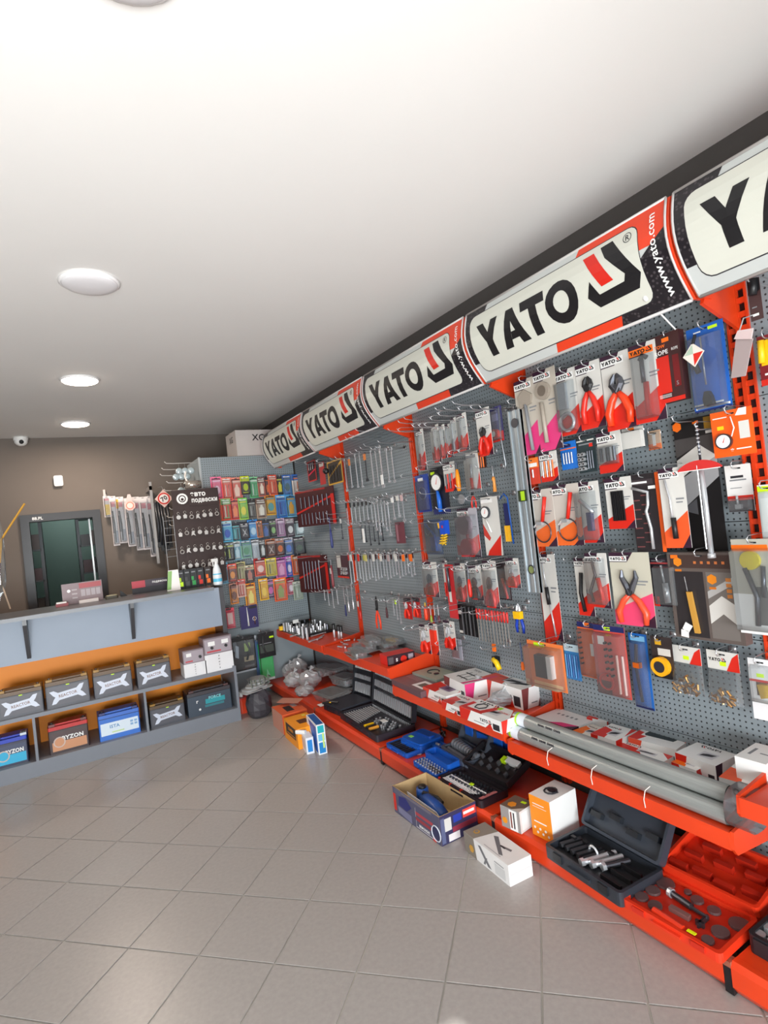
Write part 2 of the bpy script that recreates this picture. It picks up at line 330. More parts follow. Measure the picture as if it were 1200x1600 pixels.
def bend(mb, pts, m, w_, e):       # clip polygon into strips along v and wrap it on the curved face
    NS = 10
    for i in range(NS):
        a, c = i/NS, (i+1)/NS; P = pts
        for lim, sg in ((a, 1), (c, -1)):
            Q = []
            for j in range(len(P)):
                p, q = P[j], P[(j+1) % len(P)]; ip = (p[1]-lim)*sg >= -1e-9; iq = (q[1]-lim)*sg >= -1e-9
                if ip: Q.append(p)
                if ip != iq: t_ = (lim-p[1])/(q[1]-p[1]); Q.append((p[0]+(q[0]-p[0])*t_, lim))
            P = Q
            if len(P) < 3: break
        if len(P) >= 3: mb.add([sign_pt(u, v, w_, e) for u, v in P], [tuple(range(len(P)))], m)
def signrr(w0, w1, v0, v1, r):
    pts = []; hh = ZS1-ZS0
    for k, (cx_, cy_) in enumerate(((w1-r, v1-r/hh), (w0+r, v1-r/hh), (w0+r, v0+r/hh), (w1-r, v0+r/hh))):
        for i in range(5): a = PI/2*(k+i/4); pts.append((cx_+r*math.cos(a), cy_+r*math.sin(a)/hh))
    return pts
SL = ['cut off at the top right, largest', 'largest complete one, over the nearest bay', 'second complete one from the right', 'third complete one from the right', 'smallest and farthest one by the corner']
SNAME = 'curved shop header sign with YATO lettering, '
for k in range(5):
    y0, y1 = YK[k]+.012, YK[k+1]-.012
    if k == 4: y1 = 4.93
    w_ = y1-y0; Y1 = y1
    t = thing('header_sign', SNAME+SL[k], 'sign', (W, (y0+y1)/2, 0), -PI/2)
    fw = .97 if k else .97
    def U(u): return u*w_/1.0
    b = MB()
    bend(b, [(0, 0), (w_, 0), (w_, 1), (0, 1)], SG, w_, 0)
    bend(b, [(0, .25), (U(.045), .25), (U(.15), 1), (0, 1)], TEXD, w_, .0006)
    bend(b, [(U(.66), 1), (U(.60), .6), (w_, .6), (w_, 1)], SRED, w_, .0006)
    bend(b, [(U(.44), 0), (U(.5), .3), (U(.85), .3), (U(.745), 0)], SRED, w_, .0007)
    bend(b, [(U(.745), 0), (U(.80), .3), (w_, .72), (w_, 0)], TEXD, w_, .0009)
    bend(b, signrr(U(.035), U(.905), .105, .905, .035), DARK, w_, .0011); bend(b, signrr(U(.0375), U(.9025), .115, .895, .034), PNL, w_, .0014)
    b.build('sign_face', t, True)
    b = MB(); h = .145; hv = h/(ZS1-ZS0)
    def put(m_, P, x0, v0, s_): bend(b, [(U(x0)+p[0]*s_, v0+p[1]*s_/(ZS1-ZS0)) for p in P], m_, w_, .0019)
    for g0, g1 in ((0, 3), (3, 6), (6, 8), (8, 99)):
        b = MB()
        for kk, P in YATO[g0:g1]: put(BLACK, P, .085, .26, h*.985)
        b.build('letter', t)
    b = MB()
    for kk, P in LOGO: put(RED if kk == 'r' else BLACK, P, .655, .27, h)
    b.build('triangle_logo', t); b = MB()
    for i in range(14):
        a, c_ = 2*PI*i/14, 2*PI*(i+1)/14; put(DARK, [(math.cos(a), math.sin(a)), (math.cos(c_), math.sin(c_)), (.85*math.cos(c_), .85*math.sin(c_)), (.85*math.cos(a), .85*math.sin(a))], .866, .80, .016)
    v, f, asp = text_mesh('R', .02)
    for ff in f: put(DARK, [(v[i][0]-.35, v[i][1]-.5) for i in ff], .866, .80, .018)
    b.build('registered_mark', t); b = MB()
    v, f, asp = text_mesh('www.yato.com', .015); hh = .030; L_ = .25
    for ff in f: bend(b, [(U(.958)-(v[i][1]-.5)*hh, .09+v[i][0]/asp*L_/(ZS1-ZS0)) for i in ff], WHITE, w_, .0021)
    b.build('web_address', t)
    b = MB()
    rim = mat((190, 186, 184), .25)
    for v_, r_ in ((0, .006), (1, .005)): b.cyl(sign_pt(0, v_, w_), sign_pt(w_, v_, w_), r_, rim, n=6)
    b.tube([sign_pt(0, i/10, w_, .001) for i in range(11)], .004, rim); b.tube([sign_pt(w_, i/10, w_, .001) for i in range(11)], .004, rim)
    b.build('clear_edge', t, True)
    b = MB(); b.M = T(-(YK[k]+.0-(y0+y1)/2)*1.0, 0, 0) @ Matrix(((0, 1, 0, 0), (1, 0, 0, 0), (0, 0, 1, 0), (0, 0, 0, 1)))
    if k: b.prism([(-.014, 1.93), (-.2, 1.995), (-.19, 2.012), (-.014, 2.12)], -.006, .006, ORED); b.build('support_bracket', t)
    for side, nm in ((0, 'end_cap'), (w_, 'end_cap')):
        b = MB(); n = 10; P = [(-sx_of(i/n)+.004, ZS0+(ZS1-ZS0)*i/n) for i in range(n+1)]+[(-.2, ZS1), (-.16, ZS0)]
        b.M = Matrix(((0, 1, 0, 0), (1, 0, 0, 0), (0, 0, 1, 0), (0, 0, 0, 1))); x = side-w_/2
        b.prism(P, x+(-.010 if side == 0 else 0), x+(0 if side == 0 else .010), ORED); b.build(nm, t)
# white cartons lying above the far end of the header
t = thing('carton', 'white cardboard carton with black print on top of the far corner shelving', 'box', (1.67, 5.22, 2.155), 0)
b = MB(); CW = noisy((190, 182, 178), .04, 6, .7)
b.box(-.21, .3, -.14, .2, 0, .24, CW); b.M = T(-.21, 0, .12) @ RZ(-PI/2); b.text('XG', -.02, .05, .06, BLACK, 0); b.M = T(0, -.14, .12); b.text('XG', .0, .05, .06, BLACK, 0); b.build('carton_body', t)
b = MB(); b.box(-.215, .305, -.002, .05, .2395, .2415, mat((200, 190, 160), .3)); b.build('packing_tape', t)
# end panel facing the camera
t = thing('end_pegboard', 'grey perforated end panel of car accessories facing the room', 'pegboard', (1.54, YE, 0))
MB().box(-.435, .43, 0, .012, 1.55, 2.15, pm).build('pegboard_panel', t); MB().box(-.435, .43, 0, .012, .93, 1.547, pm).build('pegboard_panel', t); MB().box(-.435, .43, 0, .012, .62, .927, pm).build('pegboard_panel', t)
MB().box(-.435, .43, 0, .012, .0, .617, PL).build('blank_panel', t)
MB().box(-.44, -.425, .0121, .5, 0, 2.15, PL).box(-.44, -.425, -.004, .012, 0, 2.155, mat((175, 180, 182), .4)).build('side_panel', t)
# ---------------- battery counter ----------------
YC = 4.47
cg = noisy((118, 123, 132), .03, 3, .45, key='counter_grey'); cdk = noisy((70, 70, 74), .05, 5, .35, key='counter_dark'); fas = noisy((150, 162, 178), .03, 3, .5, key='fascia'); orr = noisy((252, 146, 4), .03, 2, .5, key='orange_back')
t = thing('battery_counter', 'grey shop counter with orange-backed shelves holding car batteries', 'counter', (0, YC, 0))
CX0, CX1 = -1.7, 1.09
MB().box(CX0, .985, -.01, .52, 1.04, 1.062, cdk).box(CX0, .985, -.014, -.0101, 1.036, 1.062, mat((120, 124, 130), .4)).build('countertop', t)
MB().box(CX0, 1.055, .135, .15, .735, 1.04, fas).build('fascia_panel', t)
MB().box(CX0, CX1-.03, .42, .435, .1, .78, orr).build('back_panel', t)
MB().box(CX0, CX1-.02, .0, .42, .385, .41, cg).build('middle_shelf', t)
MB().box(CX0, CX1-.02, .0, .42, .08, .1, cg).box(CX0, CX1-.02, .0, .02, .0, .08, cg).build('bottom_shelf', t)
MB().box(CX1-.02, CX1, -.0, .435, 0, .425, cg).box(1.055, CX1, .135, .435, .41, 1.04, cdk).build('end_panel', t)
for x in (-.96, -.265, .42):
    MB().box(x-.008, x+.008, 0, .4195, .1, .385, cg).build('divider', t)
for x in (-.96, -.26, .40):
    b = MB(); b.M = Matrix(((0, 1, 0, 0), (1, 0, 0, 0), (0, 0, 1, 0), (0, 0, 0, 1))); b.prism([(0, 1.04), (.135, 1.04), (.135, .76), (.125, .76), (.0, 1.0)], x-.012, x+.012, cdk)
    b.build('support_bracket', t)
# ================= product builders =================
def tagbox(b, w, h, z, m=LIME, y=0, x=0): b.rect(x-.011, z, x+.011, z+.011, m, y)
def body(b, w, h, m, th=.0012, r=0): b.box(-w/2, w/2, -th, th, 0, h, m); b.base = -th
def s_yato(b, w, h, diag=RED, bodym=PAPER, corner=PLUM, tagw=.8, tag=WHITE):
    body(b, w, h, bodym); y = -.0012; tw = min(w*tagw, .10); th = tw/3.9
    hh = max(h-.012-th*1.3, h*.72)
    b.flat([(-w/2, 0), (w*.30, 0), (w/2, h*.14), (w/2, h*.46), (-w/2, h*.20)], diag, y)
    b.flat([(w*.16, 0), (w/2, 0), (w/2, h*.17)], corner, y)
    b.flat([(-w/2, hh), (-w*.05, hh), (w*.12, h), (-w/2, h)], corner, y)
    z = hh+th*.15
    b.rect(-w/2, z, -w/2+tw, z+th, tag, y); b.yato(-w/2+tw*.05, z+th*.22, th*.56, BLACK, y-.001, sx=tw*.88/(th*.56*5.3))
    b.rect(w*.1, h*.60, w*.42, h*.62, GREY, y); b.rect(w*.1, h*.56, w*.36, h*.575, GREY, y)
def s_two(top, bot, f=.7, txt=None, tc=None, stripes=None):
    def fn(b, w, h):
        body(b, w, h, bot); y = -.0012; b.rect(-w/2, h*f, w/2, h, top, y)
        if txt: b.text(txt, 0, h*(f+1)/2, min(.02, h*(1-f)*.5), tc or WHITE, y, wmax=w*.85)
        for (u0, v0, u1, v1, m) in (stripes or []): b.rect(u0*w-w/2, v0*h, u1*w-w/2, v1*h, m, y)
    return fn
def s_col(m, stripes=(), txt=(), diag=()):
    def fn(b, w, h):
        body(b, w, h, m); y = -.0012
        for P, mm in diag: b.flat([(u*w-w/2, v*h) for u, v in P], mm, y)
        for (u0, v0, u1, v1, mm) in stripes: b.rect(u0*w-w/2, v0*h, u1*w-w/2, v1*h, mm, y)
        for (s_, u, v, hh, mm) in txt: b.text(s_, u*w-w/2, v*h, hh*h, mm, y, wmax=w*.9)
    return fn
# --- tools, drawn on a card w x h with its base at z=0, out along -Y
def blister(t, w, h, u0=.12, v0=.08, u1=.88, v1=.8, dep=.022, m=None):
    b = MB(); x0, x1, z0, z1 = u0*w-w/2, u1*w-w/2, v0*h, v1*h; i = min(.006, (x1-x0)*.2)
    b.add([(x0, -.0015, z0), (x1, -.0015, z0), (x1, -.0015, z1), (x0, -.0015, z1), (x0+i, -dep, z0+i), (x1-i, -dep, z0+i), (x1-i, -dep, z1-i), (x0+i, -dep, z1-i)],
          [(4, 5, 6, 7), (0, 1, 5, 4), (1, 2, 6, 5), (2, 3, 7, 6), (3, 0, 4, 7)], m or CLEAR); b.build('blister', t)
def k_pliers(col=RED, head=DSTEEL, sp=.34, top=.80, bot=.06, piv=.52, th=1.0, circ=False):
    def fn(t, w, h):
        zp = piv*h; zt = top*h; zb = bot*h; s_ = sp*w; y = -.012; r = min(.009, w*.08)*th
        b = MB()
        for q in (-1, 1):
            b.tube([(0, y, zp-.01), (q*r*1.6, y, (zp*2+zt)/3), (q*r*1.3 if not circ else q*s_*.5, y, (zp+2*zt)/3), (q*r*.4 if not circ else q*s_*.45, y, zt)], [r*1.1, r*1.2, r, r*.4], head)
        b.disc((0, y+.002, zp), r*1.5, .012, head, 12); b.build('jaws', t, False)
        for q in (-1, 1):
            b = MB(); b.tube([(-q*r*.2, y, zp-.004), (q*s_*.55, y, zp-(zp-zb)*.3), (q*s_*.95, y, zp-(zp-zb)*.65), (q*s_*.85, y, zb)], [r*.8, r*1.25, r*1.35, r*1.0], col, 8); b.build('handle', t, True)
    return fn
def k_driver(hc=RED, x=0, hv=.42, top=.88, bot=.08, r=.009, shaft=STEEL, flip=False):
    def fn(t, w, h):
        y = -.013; zb, zt, zh = bot*h, top*h, (bot+(top-bot)*hv)*h
        if flip: pts = [(zt, zh), (zb, zh)]; hz, sz = zt, zb; zh = (top-(top-bot)*hv)*h
        else: hz, sz = zb, zt
        b = MB(); b.tube([(x*w, y, hz), (x*w, y, hz+(zh-hz)*.15), (x*w, y, hz+(zh-hz)*.7), (x*w, y, zh)], [r*.7, r, r*.9, r*.55], hc, 8); b.build('handle', t, True)
        MB().cyl((x*w, y, zh), (x*w, y, sz), r*.32, shaft, n=6).build('shaft', t)
    return fn
def wrench_mesh(b, L, hw=.011, m=STEEL, x=0, y=-.006, z0=0, up=True, th=.005):
    # combination wrench hanging, ring end at top, open jaw below
    s_ = hw
    def P(pts): return [(x+a*s_, (z0+c if up else z0+L-c)) for a, c in pts]
    b.prism(P([(-.35, s_*1.6), (.35, s_*1.6), (.3, L-s_*1.5), (-.3, L-s_*1.5)]), y-th/2, y+th/2, m)
    b.prism(P([(-.35, s_*1.6), (-1, s_*1.2), (-1.05, s_*.3), (-.75, -s_*.1), (-.4, s_*.2), (-.4, s_*.9), (0, s_*1.15)]), y-th*.7, y+th*.7, m)
    b.prism(P([(.35, s_*1.6), (1, s_*1.2), (1.05, s_*.3), (.75, -s_*.1), (.4, s_*.2), (.4, s_*.9), (0, s_*1.15)]), y-th*.7, y+th*.7, m)
    zc = z0+L-s_*.9 if up else z0+s_*.9
    b.ring((x, y, zc), s_*.75, s_*.28, m, 10, 4)
def k_wrench(n=1, m=STEEL, top=.85, bot=.1, hw=None):
    def fn(t, w, h):
        for i in range(n):
            b = MB(); x = (i-(n-1)/2)*w*.8/max(n, 1); wrench_mesh(b, (top-bot)*h, hw or min(.012, w*.35/max(1, n*.8)), m, x=x, y=-.008, z0=bot*h); b.build('wrench_piece', t)
    return fn
def k_strap(col=RED):
    def fn(t, w, h):
        b = MB(); b.tube([(.10*w, -.012, .44*h), (.28*w, -.012, .86*h)], [.008, .0085], col, 8); b.build('handle', t, True)
        b = MB(); b.ring((.08*w, -.012, .26*h), min(.33*w, .19*h), .0035, DSTEEL, 22, 4, sz=.95); b.build('strap_band', t, True)
        b = MB(); b.box(-.10*w, .10*w, -.02, -.004, .38*h, .44*h, STEEL); b.cyl((-.22*w, -.012, .35*h), (-.05*w, -.012, .42*h), .006, STEEL); b.build('clamp_block', t)
    return fn
def k_rods(n=6, m=STEEL, top=.8, bot=.2, r=.003, alt=None, u0=.15, u1=.85, y=-.008, name='bit'):
    def fn(t, w, h):
        for i in range(n):
            x = (u0+(u1-u0)*(i+.5)/n)*w-w/2; b = MB(); b.cyl((x, y, bot*h), (x, y, top*h), r, (alt if alt and i % 2 else m), n=6); b.build(name, t)
    return fn
def k_sock(cols=3, rows=2, m=STEEL, u0=.15, u1=.85, v0=.1, v1=.55, rr=None):
    def fn(t, w, h):
        cw = (u1-u0)*w/cols; ch = (v1-v0)*h/rows; r = rr or min(cw, ch)*.42
        for i in range(cols):
            for j in range(rows):
                x = u0*w-w/2+cw*(i+.5); z = v0*h+ch*(j+.5); b = MB(); b.cyl((x, -.002, z), (x, -.016, z), r, m, n=10); b.cyl((x, -.016, z), (x, -.0165, z), r*.55, BLACK, n=6); b.build('socket', t)
    return fn
def k_gauge(u=.5, v=.6, R=.3, tube=None):
    def fn(t, w, h):
        x, z, r = u*w-w/2, v*h, R*w
        b = MB(); b.disc((x, -.004, z), r, .012, DSTEEL, 18); b.disc((x, -.016, z), r*.84, .001, WHITE, 18); b.prism([(x-r*.05, z-r*.2), (x+r*.05, z-r*.2), (x+r*.3, z+r*.55)], -.0185, -.0175, RED); b.build('dial', t)
        if tube: b = MB(); b.tube([(x, -.01, z-r), (x, -.012, z-r*1.8), (x-.1*w, -.012, .08*h)], [.008, .009, .012], tube, 8); b.build('hose', t, True)
    return fn
def k_ties(m=BLACK):
    def fn(t, w, h):
        for i in range(7):
            x = (-.25+.07*i)*w; MB().box(x-.0022, x+.0022, -.008-.001*(i % 3), -.003, .16*h, .74*h, m).build('cable_tie', t)
    return fn
def k_box(m, u0, v0, u1, v1, dep=.02, name='insert'):
    def fn(t, w, h): MB().box(u0*w-w/2, u1*w-w/2, -dep, -.0015, v0*h, v1*h, m).build(name, t)
    return fn
def k_disc(m, u, v, R, dep=.015, inner=None, name='roundel'):
    def fn(t, w, h):
        b = MB(); b.disc((u*w-w/2, -.002, v*h), R*w, dep, m, 18)
        if inner: b.disc((u*w-w/2, -.002-dep, v*h), R*w*.6, .002, inner, 16)
        b.build(name, t)
    return fn
def k_ring(m, u, v, R, r=.005, name='ring'):
    def fn(t, w, h): b = MB(); b.ring((u*w-w/2, -.01, v*h), R*w, r, m, 18, 5); b.build(name, t, True)
    return fn
def k_stick(m, pts, r, name='rod'):
    def fn(t, w, h): b = MB(); b.tube([(u*w-w/2, -.012, v*h) for u, v in pts], r, m, 8); b.build(name, t, True)
    return fn
def k_poly(m, pts, dep=.008, name='cutout', y=-.0015):
    def fn(t, w, h): b = MB(); b.prism([(u*w-w/2, v*h) for u, v in pts], y-dep, y, m); b.build(name, t)
    return fn
def k_all(*f):
    def fn(t, w, h):
        for g in f: g(t, w, h)
    return fn
NB = {'n': 0}
def hook(p, plane, length, short, rotz, double=True):
    # p: world point on the display plane where the hook enters; local -Y runs outwards
    t = thing('peg_hook', 'wire peg hook holding '+' '.join(short.split()[:11]), 'hook', p, rotz, 'wire peg hooks on the pegboards')
    b = MB(); b.tube([(0, -.002, 0), (0, -length*.8, -.004), (0, -length*.94, .0), (0, -length, .016)], .0021, WIRE, 5)
    b.box(-.012, .012, -.004, -.001, -.008, .014, WIRE); b.build('wire', t, True)
    if double:
        b = MB(); b.tube([(0, -.003, .022), (0, -length*.9, .022), (0, -length*.97, .014)], .0014, WIRE, 5); b.build('price_arm', t, True)
def hang(x0, x1, yt, yb, style, tool, name, cat, label, short=None, off=.06, group=None, blist=None, hk=True, side='R', tilt=None, thick=None, extra=None, hooklen=None):
    xm, ym = (x0+x1)/2, (yt+yb)/2
    if side == 'R':
        X = W-off; a, c = onx(x0, ym, X), onx(x1, ym, X); top, bot = onx(xm-(ym-yt)*.1, yt, X), onx(xm+(yb-ym)*.1, yb, X)
        w = abs(a.y-c.y); h = top.z-bot.z; loc = Vector((X, (a.y+c.y)/2, bot.z)); rz = -PI/2
    else:
        Y = (YE if side == 'E' else side)-off; a, c = ony(x0, ym, Y), ony(x1, ym, Y); top, bot = ony(xm, yt, Y), ony(xm, yb, Y)
        w = abs(a.x-c.x); h = top.z-bot.z; loc = Vector(((a.x+c.x)/2, Y, bot.z)); rz = 0
    yaw = rnd.uniform(-.05, .05) if tilt is None else tilt
    t = thing(name, label, cat, loc, rz+yaw, group)
    b = MB(); b.lay = 0; style(b, w, h)
    # hang hole
    if h > .06: b.rect(-.010, h-.014, .010, h-.009, BLACK, getattr(b, 'base', -.0012))
    b.build('card', t)
    if tool: tool(t, w, h)
    if blist: blister(t, w, h, *blist)
    if hk:
        hp = Vector(loc); hp.z = bot.z+h-.009; L_ = hooklen or off+(.15 if side == 'R' and loc.y > 2.0 else .035)
        if side == 'R': hp.x = W-.001
        elif side == 'E': hp.y = YE-.001
        else: hp.y = side
        hook(hp, None, L_, short or 'the '+label, rz)
    return t
A3 = clearmat('c', (240, 240, 240)) if 0 else None
HC = 'tool card'
LC = (200, 198, 194)
sil = lambda *a: None
PK = dict(diag=PINK, bodym=mat((186, 178, 166), .5)); RR = dict(diag=RED); OO = dict(diag=ORANGE, bodym=mat((205, 196, 186), .5))
Y = lambda **k: (lambda b, w, h: s_yato(b, w, h, **k))
def R(*a, **k): return hang(*a, **k)
# ---------- nearest bay, top row ----------
R(809, 843, 592, 710, Y(**PK), k_all(k_poly(mat((150, 140, 128), .5), [(.25, .62), (.75, .66), (.8, .78), (.5, .86), (.2, .78)], .012, 'tool_head'), k_stick(GREY, [(.5, .66), (.62, .05)], .008, 'tool_shank')), 'oil_tool_card', HC, 'beige and pink card with triangular-headed tool, first of the top row', 'the beige pink card first in top row', off=.13)
R(838, 874, 577, 703, Y(**PK), k_all(k_disc(mat((150, 140, 128), .4), .45, .74, .3, .014, mat((100, 90, 80), .4), 'pulley_head'), k_stick(mat((160, 150, 138), .4), [(.35, .6), (.4, .1)], .009, 'tool_shank')), 'holding_tool_card', HC, 'beige and pink card with round ring-headed tool, second of the top row', 'the second beige pink card', off=.13)
R(870, 908, 577, 679, Y(), k_all(k_box(mat((165, 170, 176), .3), .2, .4, .5, .8, .02, 'barrel'), k_ring(STEEL, .42, .2, .28, .008, 'steel_ring')), 'ring_tool_card', HC, 'grey and red card with polished steel ring at its foot, third in top row', 'the steel ring card', blist=(.08, .05, .8, .82, .026), off=.12)
R(904, 942, 566, 669, Y(), k_pliers(RED, BLACK, .3, .78, .08, .6), 'pliers_card', HC, 'grey card with black-jawed circlip pliers and thin red handles, top row', 'the circlip pliers card', off=.12)
R(943, 993, 551, 670, Y(), k_pliers(mat((232, 60, 20), .35), DSTEEL, .36, .72, .06, .52, 1.3), 'nippers_card', HC, 'large card of thick orange-handled nippers, fifth in top row', 'the orange nippers card', off=.12)
R(988, 1036, 535, 659, Y(tag=ORANGE), k_all(k_stick(BLACK, [(.4, .78), (.5, .84), (.62, .8)], .009, 'black_jaw'), k_stick(DSTEEL, [(.45, .8), (.45, .5)], .008, 'screw'), k_stick(RED, [(.52, .5), (.5, .08)], .01, 'red_handle')), 'puller_card', HC, 'card with black clamp head, red handle and orange-topped brand tag', 'the black clamp card', blist=(.1, .05, .8, .85, .025), off=.12)
def s_rope(b, w, h):
    b.box(-w/2, w/2, -.03, .0, 0, h, mat((62, 30, 30), .5)); y = -.03; b.base = y
    b.rect(-w*.40, h*.14, w*.08, h*.68, RED, y); b.text('TOW', -w*.2, h*.83, h*.05, ORANGE, y); b.text('ROPE', -w*.16, h*.74, h*.065, WHITE, y); b.rect(-w*.1, h*.88, w*.15, h*.94, ORANGE, y)
    b.rect(-w/2, 0, w/2, h*.06, RED, y); b.rect(w*.2, h*.2, w*.42, h*.66, mat((110, 20, 24), .4), y); b.text('ROPE', w*.32, h*.75, h*.04, WHITE, y, wmax=w*.22)
    b.text('S', w*.3, h*.25, h*.06, GREY, y)
    for i in range(3): b.rect(-w*.38, h*(.08+.018*i), w*.05, h*(.086+.018*i), WHITE, y)
R(1029, 1075, 522, 628, s_rope, k_ring(RED, .80, .5, .13, .004, 'hook_picture'), 'tow_rope_box', 'box', 'dark brown hanging box with red panel reading TOW ROPE', 'the tow rope box', off=.09)
R(1078, 1138, 507, 640, s_col(mat((24, 92, 180), .4), [(.04, .03, .96, .055, WHITE), (.04, .07, .8, .09, WHITE), (.2, .93, .4, .945, WHITE), (.6, .93, .85, .965, LIME), (.0, 0, 1, .02, NAVY)]), k_all(k_stick(BLACK, [(.12, .68), (.28, .46)], .009, 'black_grip'), k_stick(STEEL, [(.42, .86), (.44, .3)], .003, 'steel_rod'), k_poly(BLACK, [(.36, .05), (.6, .06), (.56, .16), (.5, .22), (.4, .22), (.34, .14)], .02, 'bulb_handle')), 'mirror_tool_card', HC, 'tall bright blue card with clear bubble and black bulb handle', 'the tall blue card', blist=(.1, .03, .92, .88, .03), off=.1)
# long white-tipped hook with a crumpled label
p = onx(1083, 522, W-.02)
t = thing('display_hook', 'long white-tipped display hook above the tall blue card', 'hook', (W-.001, p.y, p.z), -PI/2)
b = MB(); b.tube([(0, 0, 0), (.0, -.12, .01), (-.0, -.26, .10)], .0028, WHITE, 6); b.sphere((0, -.26, .105), .011, WHITE, 10, 6, sz=1.3); b.build('wire', t, True)
t = thing('price_tag', 'crumpled clear and red diamond label hanging over the tall blue card', 'tag', onx(1084, 553, W-.17), -PI/2)
b = MB(); b.prism([(-.0, .035), (.035, .0), (.0, -.042), (-.035, -.002)], -.003, 0, mat((225, 215, 205), .3)); b.flat([(0, .0), (.032, -.0), (.0, -.038)], RED, -.003); b.flat([(-.03, 0), (0, .03), (0, .0)], mat((170, 190, 170), .4), -.003); b.build('label', t)
b = MB(); b.tube([(.0, 0, .03), (.005, .01, .06)], .005, BLACK); b.build('strap', t)
# hang tag at the nearest upright
t = thing('paper_hang_tag', 'blank greyish paper tag clipped to a wire at the nearest red upright', 'tag', onx(1157, 562, W-.2), -PI/2-.25)
b = MB(); b.M = RY(.32); b.prism([(-.022, -.055), (.026, -.045), (.03, .06), (-.026, .06)], -.001, .001, mat((176, 160, 160), .6)); b.build('paper', t)
b = MB(); b.M = RY(.32); b.prism([(-.028, .058), (.03, .058), (.03, .088), (-.02, .082)], -.006, -.004, mat((228, 205, 205), .5)); b.build('folded_top', t)
b = MB(); b.tube([(0, 0, .07), (.008, .02, .12), (.01, .06, .13)], .002, WIRE); b.build('clip_wire', t)
R(1170, 1190, 436, 500, s_col(mat((70, 45, 45), .5), [(.2, .1, .7, .16, WHITE), (.2, .3, .6, .33, GREY)], [], [([(.3, .6), (1, .7), (1, 1), (.4, .95)], BLACK)]), k_stick(BLACK, [(.5, .6), (.7, .98)], .012, 'knife_body'), 'folding_knife_card', HC, 'dark narrow card with black folding tool at the upper right edge', 'the folding tool card', off=.15)
R(1186, 1222, 522, 600, s_col(mat((120, 24, 30), .5), [(0, .0, 1, .12, RED), (.1, .4, .5, .9, YEL), (.2, .2, .9, .24, WHITE)]), k_stick(YEL, [(.25, .9), (.2, .45)], .01, 'yellow_tool'), 'yellow_tool_card', HC, 'dark red card with yellow tool cut off at right edge, upper', 'the cut-off red and yellow card', off=.06)
# orange tyre gauge card
def s_gauge(b, w, h):
    body(b, w, h, mat((232, 88, 18), .4)); y = -.0012
    b.rect(-w*.45, h*.85, -w*.1, h*.87, WHITE, y); b.rect(w*.16, h*.35, w*.4, h*.72, PAPER, y); b.rect(-w*.36, h*.60, -w*.2, h*.68, YEL, y); b.flat([(w*.1, h*.86), (w*.36, h*.84), (w*.38, h), (w*.2, h)], WHITE, y)
    b.text('*', -w*.05, h*.13, h*.08, WHITE, y); b.rect(w*.05, h*.13, w*.4, h*.155, WHITE, y)
    b.M = b.M
R(1114, 1178, 640, 712, s_gauge, k_all(k_gauge(.30, .34, .2), k_stick(WHITE, [(.52, .85), (.58, .6), (.5, .42)], .002, 'strap')), 'pressure_gauge_pack', 'gauge pack', 'bright orange packet with round white dial gauge and barcode', 'the orange gauge packet', off=.1, tilt=.08)
R(972, 1007, 668, 700, s_col(PAPER, [(.1, .3, .4, .7, GREY), (.5, .4, .9, .45, GREY), (.3, .85, .6, .99, ORANGE)]), k_box(PAPER, 0, 0, 1, .8, .02, 'small_box'), 'small_white_box', 'box', 'small white hanging box with grey picture and orange price stickers', 'the small white box', off=.06)
R(1013, 1033, 673, 702, s_col(mat((205, 170, 140), .4), [(0, 0, 1, .3, ORANGE), (.35, .2, .6, .8, WHITE)]), None, 'orange_sachet', 'packet', 'tiny clear sachet with orange bottom on bare pegboard', 'the tiny orange sachet', blist=(.05, .02, .95, .95, .012), off=.03)
# tall black torque wrench card and torque wrench
def s_tw(b, w, h):
    g = mat((150, 150, 152), .4); body(b, w, h, mat((20, 18, 20), .4)); y = -.0012
    b.flat([(-w/2, h*.70), (w*.1, h*.80), (w/2, h*.72), (w/2, h*.62), (w*.1, h*.67), (-w/2, h*.55)], PAPER, y)
    b.flat([(-w/2, h*.32), (w/2, h*.55), (w/2, h*.70), (-w/2, h*.55)], g, y); b.flat([(-w*.5, h*.32), (-w*.1, h*.40), (-w*.1, h*.28)], mat((80, 80, 84), .4), y)
    b.flat([(-w/2, h*.86), (w/2, h*.86), (w/2, h*.70), (w*.1, h*.80), (-w/2, h*.72)], mat((70, 66, 66), .4), y)
    b.flat([(-w*.4+.018*math.cos(PI/6+i*PI/3), h*.955+.018*math.sin(PI/6+i*PI/3)) for i in range(6)], ORANGE, y); b.rect(0, h*.955, w*.15, h*.975, ORANGE, y); b.rect(w*.28, h*.90, w*.48, h*.99, mat((150, 110, 20), .4), y); b.rect(w*.3, h*.87, w*.46, h*.89, PAPER, y)
R(1062, 1126, 653, 862, s_tw, None, 'torque_wrench_card', HC, 'very tall black card with grey zigzag print behind the torque wrench', 'the tall black card', off=.045, hooklen=.16)
X = W-.12; p = onx(1093, 660, X); q = onx(1106, 866, X)
t = thing('torque_wrench', 'long chrome beam torque wrench with curved red scale plate', 'torque wrench', ((p.x+q.x)/2, (p.y+q.y)/2, q.z), -PI/2); L_ = p.z-q.z
b = MB(); b.cyl((0, 0, .0), (0, 0, L_*.70), .0085, STEEL, n=12); b.cyl((0, 0, L_*.70), (0, 0, L_), .004, DSTEEL, n=8)
for i in range(8): b.cyl((0, 0, L_*(.76+.03*i)), (0, 0, L_*(.77+.03*i)), .0055, STEEL, n=8)
b.cyl((0, 0, -.012), (0, 0, .004), .013, STEEL, n=12); b.build('beam', t, True)
b = MB(); MB().tube([(-.007, -.012, .02), (-.007, -.012, L_*.68)], .0025, STEEL).build('pointer', t)
